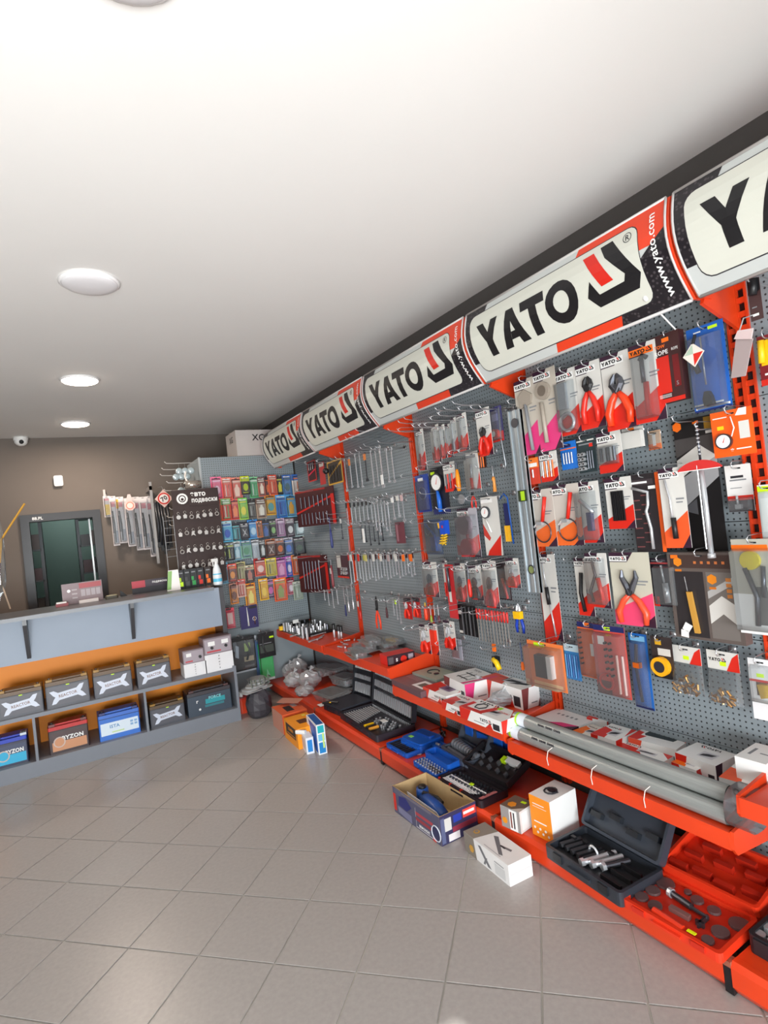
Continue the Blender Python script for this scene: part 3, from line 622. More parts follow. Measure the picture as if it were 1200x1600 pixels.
n = 12; P = [(.075*math.sin(-1+2*i/n)/math.sin(1), L_*.655+.028*(math.cos(-1+2*i/n)-math.cos(1))/(1-math.cos(1))) for i in range(n+1)]
b.__init__(); b.prism(P[::-1]+[(-.072, L_*.645), (.072, L_*.645)], -.014, -.010, mat((200, 50, 48), .35)); b.rect(-.07, L_*.642, .07, L_*.648, WHITE, -.014); b.build('scale_plate', t)
hook(Vector((W-.001, p.y, p.z-.02)), None, .15, 'the chrome torque wrench', -PI/2)
# ---------- row 2 ----------
R(819, 843, 716, 757, s_two(mat((230, 120, 40), .4), mat((200, 60, 40), .4), .62, None, None, [(.05, .66, .9, .8, WHITE)]), k_rods(2, STEEL, .55, .25, .004, None, .2, .8, name='bit'), 'bit_card', HC, 'small orange and white card with two steel bits, left end of second row', 'the two-bit card', off=.12)
R(844, 872, 706, 752, Y(), k_rods(6, STEEL, .7, .15, .0028, ORANGE, name='blade'), 'bit_set_card', HC, 'small grey card with steel and orange blades, second row', 'the small blade set', off=.12)
R(876, 902, 690, 733, s_col(mat((30, 110, 200), .4), [(0, .72, 1, .76, ORANGE), (.1, .8, .7, .9, NAVY)]), k_rods(4, STEEL, .6, .2, .003, None, name='bit'), 'blue_bit_card', HC, 'small blue card with steel bits, second row of nearest bay', 'the small blue bit card', off=.1)
R(903, 931, 684, 738, s_col(mat((38, 52, 56), .4), [(.1, .8, .9, .84, GREY), (.7, .72, .9, .82, RED), (0, .9, 1, .94, PAPER)]), k_all(k_sock(2, 4, STEEL, .08, .5, .05, .6), k_rods(3, DSTEEL, .6, .1, .003, None, .55, .95, name='hex_bit')), 'socket_rack_card', HC, 'dark green card of small sockets with red knob, second row', 'the dark green socket card', off=.1)
R(934, 973, 674, 738, Y(), k_rods(5, DSTEEL, .62, .28, .006, STEEL, .1, .8, name='socket_bit'), 'socket_bits_card', HC, 'white and red card of long socket bits with orange sticker, second row', 'the long socket bits card', blist=(.05, .2, .85, .68, .02), off=.1)
# ---------- row 3 ----------
OB = dict(diag=mat((225, 100, 40), .4), bodym=mat((190, 182, 174), .5), tagw=.6)
R(825, 868, 765, 854, Y(**OB), k_strap(), 'filter_wrench_card', HC, 'beige and orange strap wrench card, left one of the pair', 'the left strap wrench card', off=.13)
R(863, 908, 757, 852, Y(**OB), k_strap(), 'filter_wrench_card', HC, 'beige and orange strap wrench card, right one of the pair', 'the right strap wrench card', off=.13)
R(903, 940, 753, 848, Y(), k_all(k_stick(STEEL, [(.2, .72), (.5, .6), (.75, .5)], .008, 'air_nozzle'), k_box(mat((44, 46, 90), .4), .5, .2, .68, .5, .022, 'grip')), 'air_gun_card', HC, 'clear-fronted white card with steel air nozzle and lime sticker', 'the air nozzle card', blist=(.06, .04, .85, .85, .032), off=.12)
R(948, 990, 746, 826, Y(), k_ties(), 'cable_tie_card', HC, 'white and red card holding a bundle of black cable ties', 'the cable tie card', off=.1)
def s_roll(b, w, h):
    body(b, w, h, mat((30, 22, 26), .6), .006); y = -.006; b.base = y
    b.rect(-w*.48, h*.86, w*.3, h*.93, mat((60, 50, 54), .5), y); b.rect(-w*.45, h*.88, w*.1, h*.905, WHITE, y); b.rect(w*.12, h*.80, w*.36, h*.84, WHITE, y); b.rect(w*.38, 0, w*.5, h, mat((225, 90, 30), .4), y)
    for i in range(12): b.rect(-w*.46+(i % 2)*.3*w, h*(.06+.06*i), -w*.2+(i % 2)*.3*w, h*(.075+.06*i), mat((110, 60, 62), .5), y)
R(991, 1036, 740, 862, s_roll, k_all(k_stick(STEEL, [(.1, .83), (.62, .76), (.58, .6), (.5, .52), (.6, .3), (.6, .04)], .006, 'chrome_wheel_wrench')), 'socket_roll_card', HC, 'dark brown ribbed pack with bent chrome wrench and orange edge', 'the dark ribbed pack', off=.09)
R(1035, 1074, 731, 856, Y(diag=mat((226, 86, 40), .4)), k_all(k_stick(STEEL, [(.3, .86), (.42, .62), (.46, .3)], .004, 'steel_shaft'), k_stick(BLACK, [(.48, .38), (.5, .12)], .009, 'black_handle')), 'pick_tool_card', HC, 'orange-striped white card with forked steel pick and black handle', 'the forked pick card', off=.12)
R(1136, 1176, 726, 799, s_col(mat((220, 218, 216), .5), [(.0, .24, 1, .34, RED), (0, 0, 1, .24, mat((60, 50, 56), .4)), (.15, .66, .8, .69, GREY), (.2, .72, .7, .77, DARK), (.15, .5, .6, .515, GREY)]), k_all(k_stick(STEEL, [(.42, .34), (.44, .14)], .004, 'stem'), k_box(STEEL, .32, .06, .56, .16, .014, 'square_head')), 'socket_adapter_card', HC, 'white card with red band and small steel square-drive adapter', 'the socket adapter card', blist=(.05, .01, .95, .3, .022), off=.05)
R(1189, 1215, 757, 862, s_col(mat((215, 215, 212), .5), [(0, .9, 1, .98, LIME), (0, 0, 1, .2, ORANGE), (.1, .3, .8, .8, mat((235, 235, 230), .4))]), None, 'edge_card', HC, 'white card with lime strip and orange foot at right edge, middle height', 'the white and lime edge card', blist=(.04, .02, .96, .9, .02), off=.08)
# ---------- row 4 ----------
R(846, 874, 866, 1000, Y(diag=RED, tagw=.8), k_all(k_stick(STEEL, [(.35, .9), (.45, .62)], .003, 'thin_rod'), k_stick(BLACK, [(.45, .62), (.5, .42)], .009, 'black_body'), k_stick(STEEL, [(.55, .42), (.7, .05)], .004, 'lower_rod')), 'long_probe_card', HC, 'long narrow white and red card with thin black-bodied probe beside upright', 'the long probe card', off=.05)
R(901, 926, 872, 962, Y(), k_stick(BLACK, [(.5, .75), (.35, .4), (.5, .08)], .008, 'black_arm'), 'cutter_card', HC, 'narrow black-topped card with black arm, left of the tube cutter', 'the black arm card', off=.09)
R(917, 952, 864, 949, Y(), k_all(k_stick(DSTEEL, [(.4, .85), (.5, .6), (.2, .3), (.3, .1)], .006, 'lever'), k_stick(RED, [(.6, .55), (.75, .15)], .009, 'red_grip')), 'lock_pliers_card', HC, 'white and red card with curved steel lever tool and orange sticker, fourth row', 'the lever tool card', blist=(.08, .05, .9, .9, .028), off=.12)
R(958, 1019, 863, 978, Y(diag=mat((225, 70, 110), .4), bodym=mat((190, 186, 170), .5), tagw=.45), k_pliers(mat((222, 74, 44), .35), DSTEEL, .36, .76, .04, .47, 1.1, circ=True), 'spring_pliers_card', HC, 'big beige and pink card with open-jawed pliers and long orange handles', 'the big pliers card', off=.11)
R(1018, 1060, 872, 948, s_col(mat((34, 24, 34), .5), [(.0, 0, .25, .2, RED), (.05, .88, .8, .91, mat((160, 60, 60), .4)), (.1, .94, .6, .955, GREY)]), k_all(k_stick(STEEL, [(.5, .86), (.55, .5)], .004, 'rod'), k_stick(STEEL, [(.58, .5), (.62, .1)], .011, 'chrome_socket')), 'spark_plug_socket_card', HC, 'dark purple card with long chrome socket and red corner', 'the long chrome socket card', blist=(.2, .04, .95, .85, .03), off=.08)
def s_clam(b, w, h):
    body(b, w, h, mat((92, 82, 78), .35), .02); y = -.02; b.base = y
    b.rect(-w*.46, h*.82, w*.46, h*.97, mat((66, 50, 46), .4), y); b.rect(-w*.44, h*.03, w*.02, h*.78, mat((44, 40, 42), .4), y); b.rect(w*.06, h*.04, w*.44, h*.78, mat((110, 104, 100), .4), y)
    b.flat([(w*.06, h*.2), (w*.25, h*.32), (w*.44, h*.2), (w*.44, h*.42), (w*.25, h*.52), (w*.06, h*.4)], PAPER, y); b.flat([(w*.06, h*.48), (w*.44, h*.66), (w*.44, h*.74), (w*.06, h*.56)], mat((170, 168, 166), .4), y)
    for cx_, cz, r in ((-.34, .89, .017), (.14, .70, .018)):
        b.flat([(cx_*w+r*math.cos(PI/6+i*PI/3), h*cz+r*math.sin(PI/6+i*PI/3)) for i in range(6)], mat((220, 130, 30), .4), y); b.rect(cx_*w-.012, h*cz-.034, cx_*w+.012, h*cz-.026, mat((200, 110, 30), .4), y)
    b.rect(-w*.44, h*.93, -w*.33, h*.97, ORANGE, y)
    for i in range(5): b.rect((-.1+.1*i)*w, h*.87, (-.06+.1*i)*w, h*.90, mat((190, 110, 60), .4), y)
    for i in range(4): b.rect(w*.33, h*(.50+.06*i), w*.40, h*(.54+.06*i), mat((190, 120, 60), .4), y)
t = R(1054, 1163, 862, 1000, s_clam, k_all(k_stick(STEEL, [(.24, .72), (.27, .5)], .009, 'steel_jaw'), k_poly(mat((190, 140, 60), .4), [(.27, .55), (.34, .55), (.40, .08), (.33, .08)], .01, 'brass_scale', -.022), k_poly(WHITE, [(.16, .12), (.25, .08), (.32, .16), (.22, .2)], .002, 'price_tag', -.034), k_poly(WHITE, [(.13, .03), (.24, .02), (.25, .1), (.14, .11)], .002, 'price_tag', -.034)), 'caliper_clamshell', 'tool case', 'large clear clamshell case with brass-scaled caliper, dark with orange hexagon marks', 'the large caliper clamshell', off=.07, hooklen=.12)
b = MB(); w_, h_ = .0, .0
R(1150, 1222, 842, 992, s_col(mat((176, 172, 160), .4), [(0, .88, .8, .94, ORANGE), (0, 0, 1, .42, WHITE), (.4, .1, .7, .5, mat((90, 88, 86), .4))]), k_all(k_disc(mat((220, 200, 30), .4), .42, .78, .22, .012, None, 'yellow_roundel'), k_stick(DSTEEL, [(.3, .7), (.5, .4), (.45, .1)], .008, 'lever_arm'), k_stick(DSTEEL, [(.7, .72), (.65, .4)], .007, 'lever_arm')), 'riveter_clamshell', 'tool case', 'clear clamshell with yellow hexagon mark and grey lever at right edge', 'the yellow marked clamshell', blist=(.04, .04, .96, .9, .04), off=.1)
# ---------- row 5 ----------
R(828, 882, 1004, 1076, s_col(mat((226, 120, 60), .4), [(.1, .05, .9, .12, mat((245, 190, 130), .4)), (.2, .9, .5, .97, LIME)]), k_all(k_box(mat((40, 36, 42), .4), .3, .26, .62, .74, .03, 'meter_face'), k_box(WHITE, .62, .26, .74, .74, .028, 'instruction_sheet')), 'multimeter_pack', 'gauge pack', 'orange clear pack with black meter and white leaflet above second shelf', 'the black meter pack', blist=(.04, .04, .96, .92, .045), off=.16)
R(884, 906, 1007, 1062, s_two(mat((190, 215, 225), .4), mat((60, 130, 190), .4), .8), k_rods(6, mat((70, 150, 210), .4), .72, .08, .003, mat((30, 90, 160), .4), .05, .95, name='file'), 'needle_file_card', HC, 'small pale blue pack of needle files beside the black meter', 'the needle files', off=.05)
R(906, 945, 973, 1060, s_col(mat((226, 104, 50), .4), [(0, .9, 1, 1, NAVY), (.3, .92, .5, .99, ORANGE), (.45, .4, .75, .62, WHITE)]), k_all(k_sock(1, 7, BLACK, .02, .2, .2, .85, .004), k_stick(STEEL, [(.7, .8), (.8, .4)], .005, 'ratchet')), 'tap_set_card', HC, 'orange card with column of black bits under the fourth row, left', 'the orange bit column card', blist=(.03, .02, .97, .88, .02), off=.08)
R(934, 980, 978, 1088, s_col(mat((196, 70, 60), .4), [(0, .92, 1, 1, NAVY), (.35, .93, .55, .98, LIME), (.1, .72, .32, .84, WHITE), (0, 0, .4, .2, mat((110, 50, 50), .4))]), k_all(k_sock(2, 6, BLACK, .3, .6, .25, .8, .005), k_ring(RED, .3, .2, .22, .005, 'red_ring'), k_rods(2, mat((230, 190, 180), .3), .6, .06, .005, None, .62, .98, name='tube')), 'crimp_set_card', HC, 'long slanting red clear pack of mixed parts under the fourth row', 'the long red mixed pack', blist=(.03, .02, .97, .9, .028), off=.1)
R(988, 1016, 990, 1107, s_col(mat((24, 96, 176), .4), [(.1, .9, .9, .97, mat((120, 180, 220), .4)), (.0, 0, 1, .03, NAVY)]), k_all(k_stick(mat((60, 70, 90), .4), [(.5, .86), (.35, .55), (.5, .1)], .006, 'slim_tool'), k_box(ORANGE, .25, .55, .6, .62, .02, 'orange_collar')), 'crimping_tool_card', HC, 'tall narrow blue card with slim tool and orange collar', 'the narrow blue card', blist=(.1, .03, .9, .9, .02), off=.05)
R(1020, 1052, 995, 1060, s_col(mat((46, 36, 36), .5), [(.2, .8, .5, .94, mat((200, 150, 30), .4)), (.3, .55, .9, .72, mat((200, 196, 190), .4)), (0, 0, 1, .2, BLACK)]), k_disc(mat((235, 165, 20), .35), .45, .3, .42, .02, DARK, 'tape_measure'), 'tape_measure_card', HC, 'dark card with round black and yellow tape measure', 'the tape measure card', off=.08)
def bagcard(x0, x1, yt, yb, label, short, col1, txt, n=40, off=.07, hc=.36, fm_=BRASS):
    def st(b, w, h):
        b.box(-w/2, w/2, -.001, .001, h*(1-hc), h, PAPER); y = -.001; b.base = y
        b.flat([(w*.1, h*(1-hc)), (w/2, h*(1-hc)), (w/2, h), (w*.3, h*.9)], RED, y); b.rect(-w*.1, h*.72, w*.1, h*.80, LIME, y)
        if txt: b.yato(-w*.45, h*.80, h*.06, BLACK, y, sx=.9*w*.6/(h*.06*5.3))
    def tl(t, w, h):
        b = MB()
        z0, z1 = 0, h*(1-hc)
        b.add([(-w/2, 0, z0), (w/2, 0, z0), (w/2, 0, z1), (-w/2, 0, z1), (-w*.42, -.03, z0+.008), (w*.42, -.026, z0+.01), (w*.4, -.005, z1), (-w*.4, -.006, z1)], [(4, 5, 6, 7), (0, 1, 5, 4), (1, 2, 6, 5), (2, 3, 7, 6), (3, 0, 4, 7), (0, 3, 2, 1)], CLEAR); b.build('clear_bag', t)
        for i in range(n):
            x = rnd.uniform(-.4, .4)*w; z = z0+.008+abs(rnd.gauss(0, .12))*h; y_ = -.006-rnd.random()*.014; a = rnd.uniform(0, PI); l = .010
            MB().cyl((x-l*math.cos(a), y_, z-l*math.sin(a)), (x+l*math.cos(a), y_, z+l*math.sin(a)), .0045, fm_ if i % 4 else STEEL, n=6).build('fitting', t)
    return R(x0, x1, yt, yb, st, tl, 'fittings_bag', 'bag', label, short, off=off)
bagcard(1052, 1098, 1010, 1084, 'clear bag of brass fittings with white header, beside the tape measure', 'the left brass fittings bag', RED, False)
bagcard(1108, 1158, 1018, 1100, 'clear bag of brass fittings with red and white YATO header, right of its twin', 'the right brass fittings bag', RED, True)
R(1174, 1212, 1030, 1126, s_col(mat((222, 222, 224), .4), [(0, .62, 1, .66, RED), (.3, .70, .6, .76, LIME), (.25, .4, .9, .62, mat((90, 60, 20), .4))]), k_poly(mat((200, 160, 30), .4), [(.4, .6), (.9, .62), (.85, .42), (.5, .38)], .02, 'brass_part'), 'brass_part_card', HC, 'white card with red line and brass part at the lower right edge', 'the brass part card', blist=(.1, .3, .95, .9, .03), off=.07)
# ---------- aluminium level at the second upright ----------
X = W-.14; p = onx(808, 640, X); q = onx(833, 925, X); a = onx(800, 780, X); c = onx(818, 780, X)
LW = abs(a.y-c.y); L_ = p.z-q.z
t = thing('spirit_level', 'long silver aluminium spirit level hanging upright beside the second bay', 'level', (X, (p.y+q.y)/2, q.z), -PI/2)
b = MB(); al = mat((176, 184, 188), .3, .55)
b.M = RY(0); b.box(-LW/2, LW/2, -.006, .006, 0, L_, mat((150, 158, 164), .35, .5)); b.box(-LW/2, -LW/2+.007, -.012, .012, 0, L_, al); b.box(LW/2-.007, LW/2, -.012, .012, 0, L_, al); b.box(-LW*.12, LW*.12, -.009, .009, 0, L_, al); b.build('bar', t)
b = MB(); b.M = T(0, -.0065, 0)
MB().disc((0, -.0095, L_*.93), LW*.3, .002, DSTEEL).build('hang_hole', t); MB().ring((0, -.010, L_*.125), LW*.26, .003, DSTEEL, 16, 5).disc((0, -.008, L_*.125), LW*.24, .002, mat((120, 130, 80), .3)).build('vial', t)
MB().box(-LW*.34, LW*.3, -.014, -.009, L_*.50, L_*.56, mat((50, 60, 40), .3)).box(-LW*.1, LW*.2, -.0165, -.0135, L_*.505, L_*.555, mat((170, 210, 40), .3)).build('vial', t)
b = MB(); b.tube([(0, 0, L_-.02), (.01, .01, L_+.02), (.005, .05, L_+.04)], .003, BLACK); b.build('hang_loop', t)
hook(Vector((W-.001, (p.y+q.y)/2, q.z+L_+.03)), None, .18, 'the aluminium spirit level', -PI/2)
# ================= second bay =================
ORDS = ['first', 'second', 'third', 'fourth', 'fifth', 'sixth', 'seventh', 'eighth', 'ninth', 'tenth', 'eleventh', 'twelfth', 'thirteenth', 'fourteenth', 'fifteenth', 'sixteenth', 'seventeenth', 'eighteenth', 'nineteenth', 'twentieth', 'twenty-first', 'twenty-second', 'twenty-third', 'twenty-fourth', 'twenty-fifth', 'twenty-sixth', 'twenty-seventh', 'twenty-eighth', 'twenty-ninth', 'thirtieth']

def D(x0, x1, yt, yb, col, label, short, off=.15, shaft=STEEL, cardm=None):
    return R(x0, x1, yt, yb, Y(bodym=cardm or PAPER, tagw=.9), k_driver(col, 0, .45, .84, .06, .008, shaft), 'screwdriver_card', HC, label, short, blist=(.15, .03, .85, .86, .022), off=off)
D(653, 664, 671, 735, RED, 'white card with red-handled screwdriver, leftmost of the second bay top row', 'the leftmost second-bay screwdriver', .13)
D(676, 688, 664, 722, RED, 'white card with red screwdriver, first of the tight cluster in second bay', 'the first clustered screwdriver', .17)
D(687, 697, 664, 716, RED, 'white card with red screwdriver, second of the tight cluster in second bay', 'the second clustered screwdriver', .17)
D(696, 706, 663, 714, mat((225, 60, 40), .4), 'white card with orange-red screwdriver, third of the tight cluster', 'the third clustered screwdriver', .15)
D(706, 715, 653, 708, mat((150, 150, 155), .4), 'grey card with steel-handled driver, between the red screwdriver cards', 'the steel driver card', .15)
D(716, 731, 646, 704, mat((232, 60, 20), .35), 'white card with fat orange-red screwdriver, right end of the cluster', 'the fat orange-red screwdriver', .15)
def hangtool(x, yt, yb, fn, name, cat, label, short=None, off=.06, group=None, side='R', hk=True, width=None, lean=0):
    if side == 'R': X = W-off; top = onx(x-(yb-yt)*.05, yt, X); bot = onx(x+(yb-yt)*.05, yb, X); rz = -PI/2
    elif side == 'E': Yp = YE-off; top = ony(x, yt, Yp); bot = ony(x, yb, Yp); rz = 0
    else: Yp = side-off; top = ony(x, yt, Yp); bot = ony(x, yb, Yp); rz = 0
    L_ = top.z-bot.z; loc = ((top.x+bot.x)/2, (top.y+bot.y)/2, bot.z)
    t = thing(name, label, cat, loc, 0, group, rot=(0, lean, rz)); fn(t, L_)
    if hk:
        hp = Vector(loc); hp.z = top.z-.006
        if side == 'R': hp.x = W-.001
        elif side == 'E': hp.y = YE-.001
        else: hp.y = side
        hook(hp, None, off+(.12 if side == 'R' and loc[1] > 2 else .03), short or 'the '+label, rz, False)
    return t
def f_tube_saw(t, L_):
    b = MB(); b.tube([(0, 0, L_), (-.008, 0, L_*.5), (.004, 0, L_*.12), (-.01, 0, 0)], .0045, mat((150, 155, 160), .3, .6), 8); b.build('tube_frame', t, True)
def f_wrench(m=STEEL, tagm=None, hw=.011, clip=True):
    def fn(t, L_):
        b = MB(); wrench_mesh(b, L_, hw, m); b.build('wrench_body', t)
        if tagm: MB().box(-hw*1.1, hw*1.1, -.012, -.008, L_*.72, L_*.93, tagm).build('label_tag', t)
    return fn
def f_pliers(col, head=DSTEEL, sp=.03, dots=None):
    def fn(t, L_):
        k_pliers(col, head, .5, .98, .02, .60, 1.15)(t, sp*2, L_)
        if dots: MB().box(-.017, .017, -.026, -.006, L_*.46, L_*.62, dots).build('joint_cover', t)
    return fn
def f_drv(col, shaft=STEEL, r=.010, hv=.45, tagm=None, inv=False):
    def fn(t, L_):
        k_driver(col, 0, hv, 1, 0, r, shaft, flip=inv)(t, 1, L_)
        if tagm: MB().box(-.011, .011, -.026, -.023, L_*.5, L_*.7, tagm).build('label_tag', t)
    return fn
R(746, 768, 638, 712, Y(tagw=.9), k_pliers(RED, BLACK, .3, .6, .04, .45), 'pliers_card', HC, 'white card with red and black pliers left of the aluminium level, top', 'the top pliers left of the level', off=.15)
R(765, 786, 636, 690, s_col(mat((58, 56, 110), .4), [(0, 0, 1, .28, RED), (.2, .6, .7, .8, mat((120, 120, 170), .4))]), k_disc(RED, .5, .22, .25, .02, WHITE, 'red_dial'), 'bit_driver_card', HC, 'blue and red card with round red dial, left of the aluminium level', 'the blue and red dial card', blist=(.05, .04, .95, .9, .025), off=.12)
hangtool(785, 636, 738, f_tube_saw, 'hacksaw_frame', 'saw', 'grey tubular saw frame hanging beside the top of the aluminium level', 'the grey tubular frame', off=.12)
def f_file(t, L_): k_all(k_stick(STEEL, [(.5, 1), (.5, .45)], .003, 'tang'), k_stick(mat((230, 150, 70), .4), [(.5, .6), (.45, .5), (.62, .4), (.5, .02)], [.006, .010, .007, .010], 'wooden_handle'))(t, .02, L_)
hangtool(774, 728, 769, f_file, 'file_handle', 'file', 'small file with turned light-orange wooden handle', 'the orange wooden handle', off=.06)
R(747, 759, 703, 731, s_col(mat((60, 30, 24), .5), [(0, .5, .4, .9, ORANGE)]), k_rods(5, ORANGE, .7, .02, .003, BLACK, name='drill'), 'drill_bit_card', HC, 'small black and orange bunch of drill bits in second bay', 'the black and orange drill bits', off=.10)
R(651, 672, 742, 800, s_col(mat((30, 66, 160), .4), [(.2, .85, .6, .92, WHITE)], [], [([(0, .6), (1, .3), (1, .0), (0, .0)], mat((24, 50, 140), .4))]), k_ring(mat((120, 130, 180), .3), .55, .5, .25, .004, 'coil'), 'blue_clear_pack', HC, 'blue clear pack against the third upright, second row', 'the blue clear pack by the upright', blist=(.1, .04, .9, .85, .02), off=.05)
R(675, 700, 730, 803, s_col(mat((24, 24, 34), .4), [(.0, 0, 1, .12, NAVY), (.05, .86, .3, .92, LIME)]), k_all(k_gauge(.45, .68, .34), k_stick(mat((30, 100, 200), .35), [(.45, .5), (.5, .3), (.5, .05)], [.009, .014, .012], 'blue_body')), 'tyre_inflator_card', 'gauge card', 'black card with white dial and bright blue inflator body', 'the blue inflator card', off=.08)
R(694, 712, 722, 768, Y(tagw=.9), k_rods(4, DSTEEL, .6, .1, .004, RED, name='driver_blade'), 'driver_set_card', HC, 'white and red card of short driver blades, right of blue inflator', 'the short driver blades card', off=.12)
hangtool(718, 722, 767, f_drv(mat((242, 140, 20), .35), DSTEEL, .013, .75), 'orange_screwdriver', 'screwdriver', 'stubby yellow-orange handled screwdriver in second bay', 'the yellow-orange screwdriver', off=.12)
R(730, 750, 706, 768, s_col(PAPER, [(0, .85, .8, .93, GREY), (.0, 0, 1, .06, GREY)], [], [([(.6, 0), (1, 0), (1, .5)], RED)]), k_all(k_stick(STEEL, [(.5, .7), (.4, .3)], .006, 'jaw'), k_stick(RED, [(.4, .35), (.4, .06)], .008, 'red_grip')), 'tester_card', HC, 'long white card with steel jaw and red grip in second bay', 'the long white tester card', blist=(.08, .04, .92, .84, .03), off=.12)
hangtool(742, 758, 794, f_pliers(RED, BLACK, .018), 'red_pincers', 'pliers', 'red-handled pincers hanging under the long white card', 'the red pincers', off=.10)
hangtool(722, 772, 788, lambda t, L_: MB().disc((0, 0, L_/2), L_/2, .008, STEEL, 12).build('disc', t), 'steel_washer', 'washer', 'tiny round steel disc on bare pegboard of second bay', off=.03, hk=False)
R(664, 690, 812, 866, s_col(mat((70, 84, 110), .3), [(.3, .1, .9, .5, mat((40, 80, 150), .4))]), k_all(k_stick(mat((40, 90, 170), .4), [(.2, .9), (.7, .55), (.75, .1)], .008, 'blue_hose'), k_ring(STEEL, .3, .7, .16, .003, 'clip_ring')), 'blue_hose_pack', 'hose pack', 'blue clear pack with hose left of the yellow spirals', 'the blue hose pack', blist=(.04, .03, .96, .95, .03), off=.08)
def f_coil(t, L_):
    MB().box(-.022, .03, -.03, 0, L_*.45, L_*.98, mat((24, 76, 190), .35)).box(0, .01, -.032, -.03, L_*.7, L_*.8, RED).build('blue_pack', t)
    b = MB(); 
    for k in range(2):
        pts = [(-.03+.026*k+.002*math.sin(i), -.02+.012*math.cos(i*1.0), L_*(.05+.42*i/18)) for i in range(0)]
        b.tube([(-.035+.028*k+(i/24)*.03+.011*math.cos(i*PI/3), -.022+.012*math.sin(i*PI/3), L_*(.06+.4*i/24)) for i in range(25)], .0032, mat((236, 190, 30), .35), 5)
    b.build('yellow_coils', t, True)
    MB().cyl((-.035, -.02, L_*.9), (-.03, -.02, L_*.7), .012, mat((230, 170, 40), .35), n=8).build('yellow_knob', t)
hangtool(698, 812, 853, f_coil, 'coiled_air_hose', 'hose', 'blue pack with bright yellow spiral air hose', 'the yellow spiral hose', off=.09)
R(717, 749, 794, 870, Y(bodym=mat((176, 172, 180), .4)), k_all(k_disc(mat((190, 60, 70), .35), .5, .2, .28, .03, None, 'red_cup'), k_disc(mat((150, 130, 140), .35), .45, .66, .3, .03, None, 'clear_cup'), k_stick(mat((170, 80, 90), .35), [(.5, .6), (.5, .25)], .008, 'neck')), 'suction_cup_card', HC, 'wide clear card with red suction tool in third row, second bay', 'the red suction tool card', blist=(.05, .03, .95, .86, .035), off=.08)
R(756, 781, 776, 868, s_col(PAPER, [(.0, .9, .7, .96, WHITE)], [], [([(.1, 0), (.9, 0), (1, .35), (.2, .08)], RED), ([(.0, .55), (.4, .3), (.3, .25), (0, .35)], mat((190, 60, 50), .4))]), k_all(k_gauge(.3, .74, .25), k_stick(WHITE, [(.3, .62), (.55, .4)], .004, 'tube')), 'compression_gauge_card', 'gauge card', 'white diagonal-cut card with small dial, left of blue handsaw', 'the white dial card', off=.07)
def f_saw(t, L_):
    b = MB(); b.tube([(-.03, -.01, L_*.9), (.0, -.01, L_*.99), (.022, -.01, L_*.9), (.03, -.01, L_*.03)], .004, mat((24, 90, 180), .35), 6); b.build('blue_frame', t, True)
    MB().box(-.012, .024, -.012, -.006, L_*.35, L_*.8, NAVY).build('card', t)
    for k in range(2): MB().box(-.010+.018*k, .004+.018*k, -.022, -.012, L_*.08, L_*.38, mat((240, 180, 40), .35)).build('yellow_handle', t)
hangtool(794, 770, 852, f_saw, 'blue_hacksaw', 'saw', 'blue framed hacksaw pack with two yellow handles beside the level', 'the blue hacksaw', off=.06)
# row 4
def s_glove(b, w, h): s_yato(b, w, h, tagw=.9)
R4 = [(663, 684, 878, 932, RED, 'white card with red-handled side cutters beside the third upright, fourth row', DSTEEL), (713, 729, 880, 940, RED, 'white card with fat red pliers handles, fourth row centre', DSTEEL), (734, 754, 884, 937, BLACK, 'grey card with red and black long-nose pliers, fourth row', DSTEEL),
      (757, 778, 876, 950, mat((235, 40, 30), .35), 'long white card with bright red snips, fourth row', DSTEEL), (792, 812, 872, 918, RED, 'short white and red card at right end of fourth row', STEEL)]
for i, (a, c, d, e, col, lb, hd) in enumerate(R4):
    R(a, c, d, e, Y(tagw=.9), k_pliers(col, hd, .3, .66, .03, .45, .9), 'pliers_card', HC, lb, 'the '+lb.split(',')[0], blist=(.08, .03, .92, .8, .024), off=.12)
R(694, 701, 876, 932, Y(), k_stick(RED, [(.5, .4), (.5, .1)], .006, 'red_handle'), 'narrow_card', HC, 'very narrow white card with yellow knob in fourth row', 'the very narrow white card', off=.1)
MBX = None
R(699, 712, 882, 966, s_col(mat((190, 40, 44), .4), [(.2, .3, .5, .6, PAPER)]), k_stick(DSTEEL, [(.5, .95), (.5, .5)], .008, 'jaw'), 'long_red_pliers', 'pliers', 'long all-red pliers card reaching below the fourth row', 'the long all-red card', off=.13)
hangtool(736, 886, 932, f_drv(RED, DSTEEL, .011, .6), 'red_nut_driver', 'screwdriver', 'single red-handled driver hanging in the fourth row', 'the single red driver', off=.16)
R(775, 797, 880, 937, s_col(mat((40, 28, 34), .4), [(.1, .1, .5, .5, mat((90, 40, 44), .4))]), k_stick(mat((200, 50, 44), .35), [(.6, .6), (.85, .05)], .007, 'red_handle'), 'dark_pliers_card', HC, 'dark card with red-handled black pliers, right part of fourth row', 'the dark pliers card', blist=(.05, .03, .95, .9, .02), off=.1)
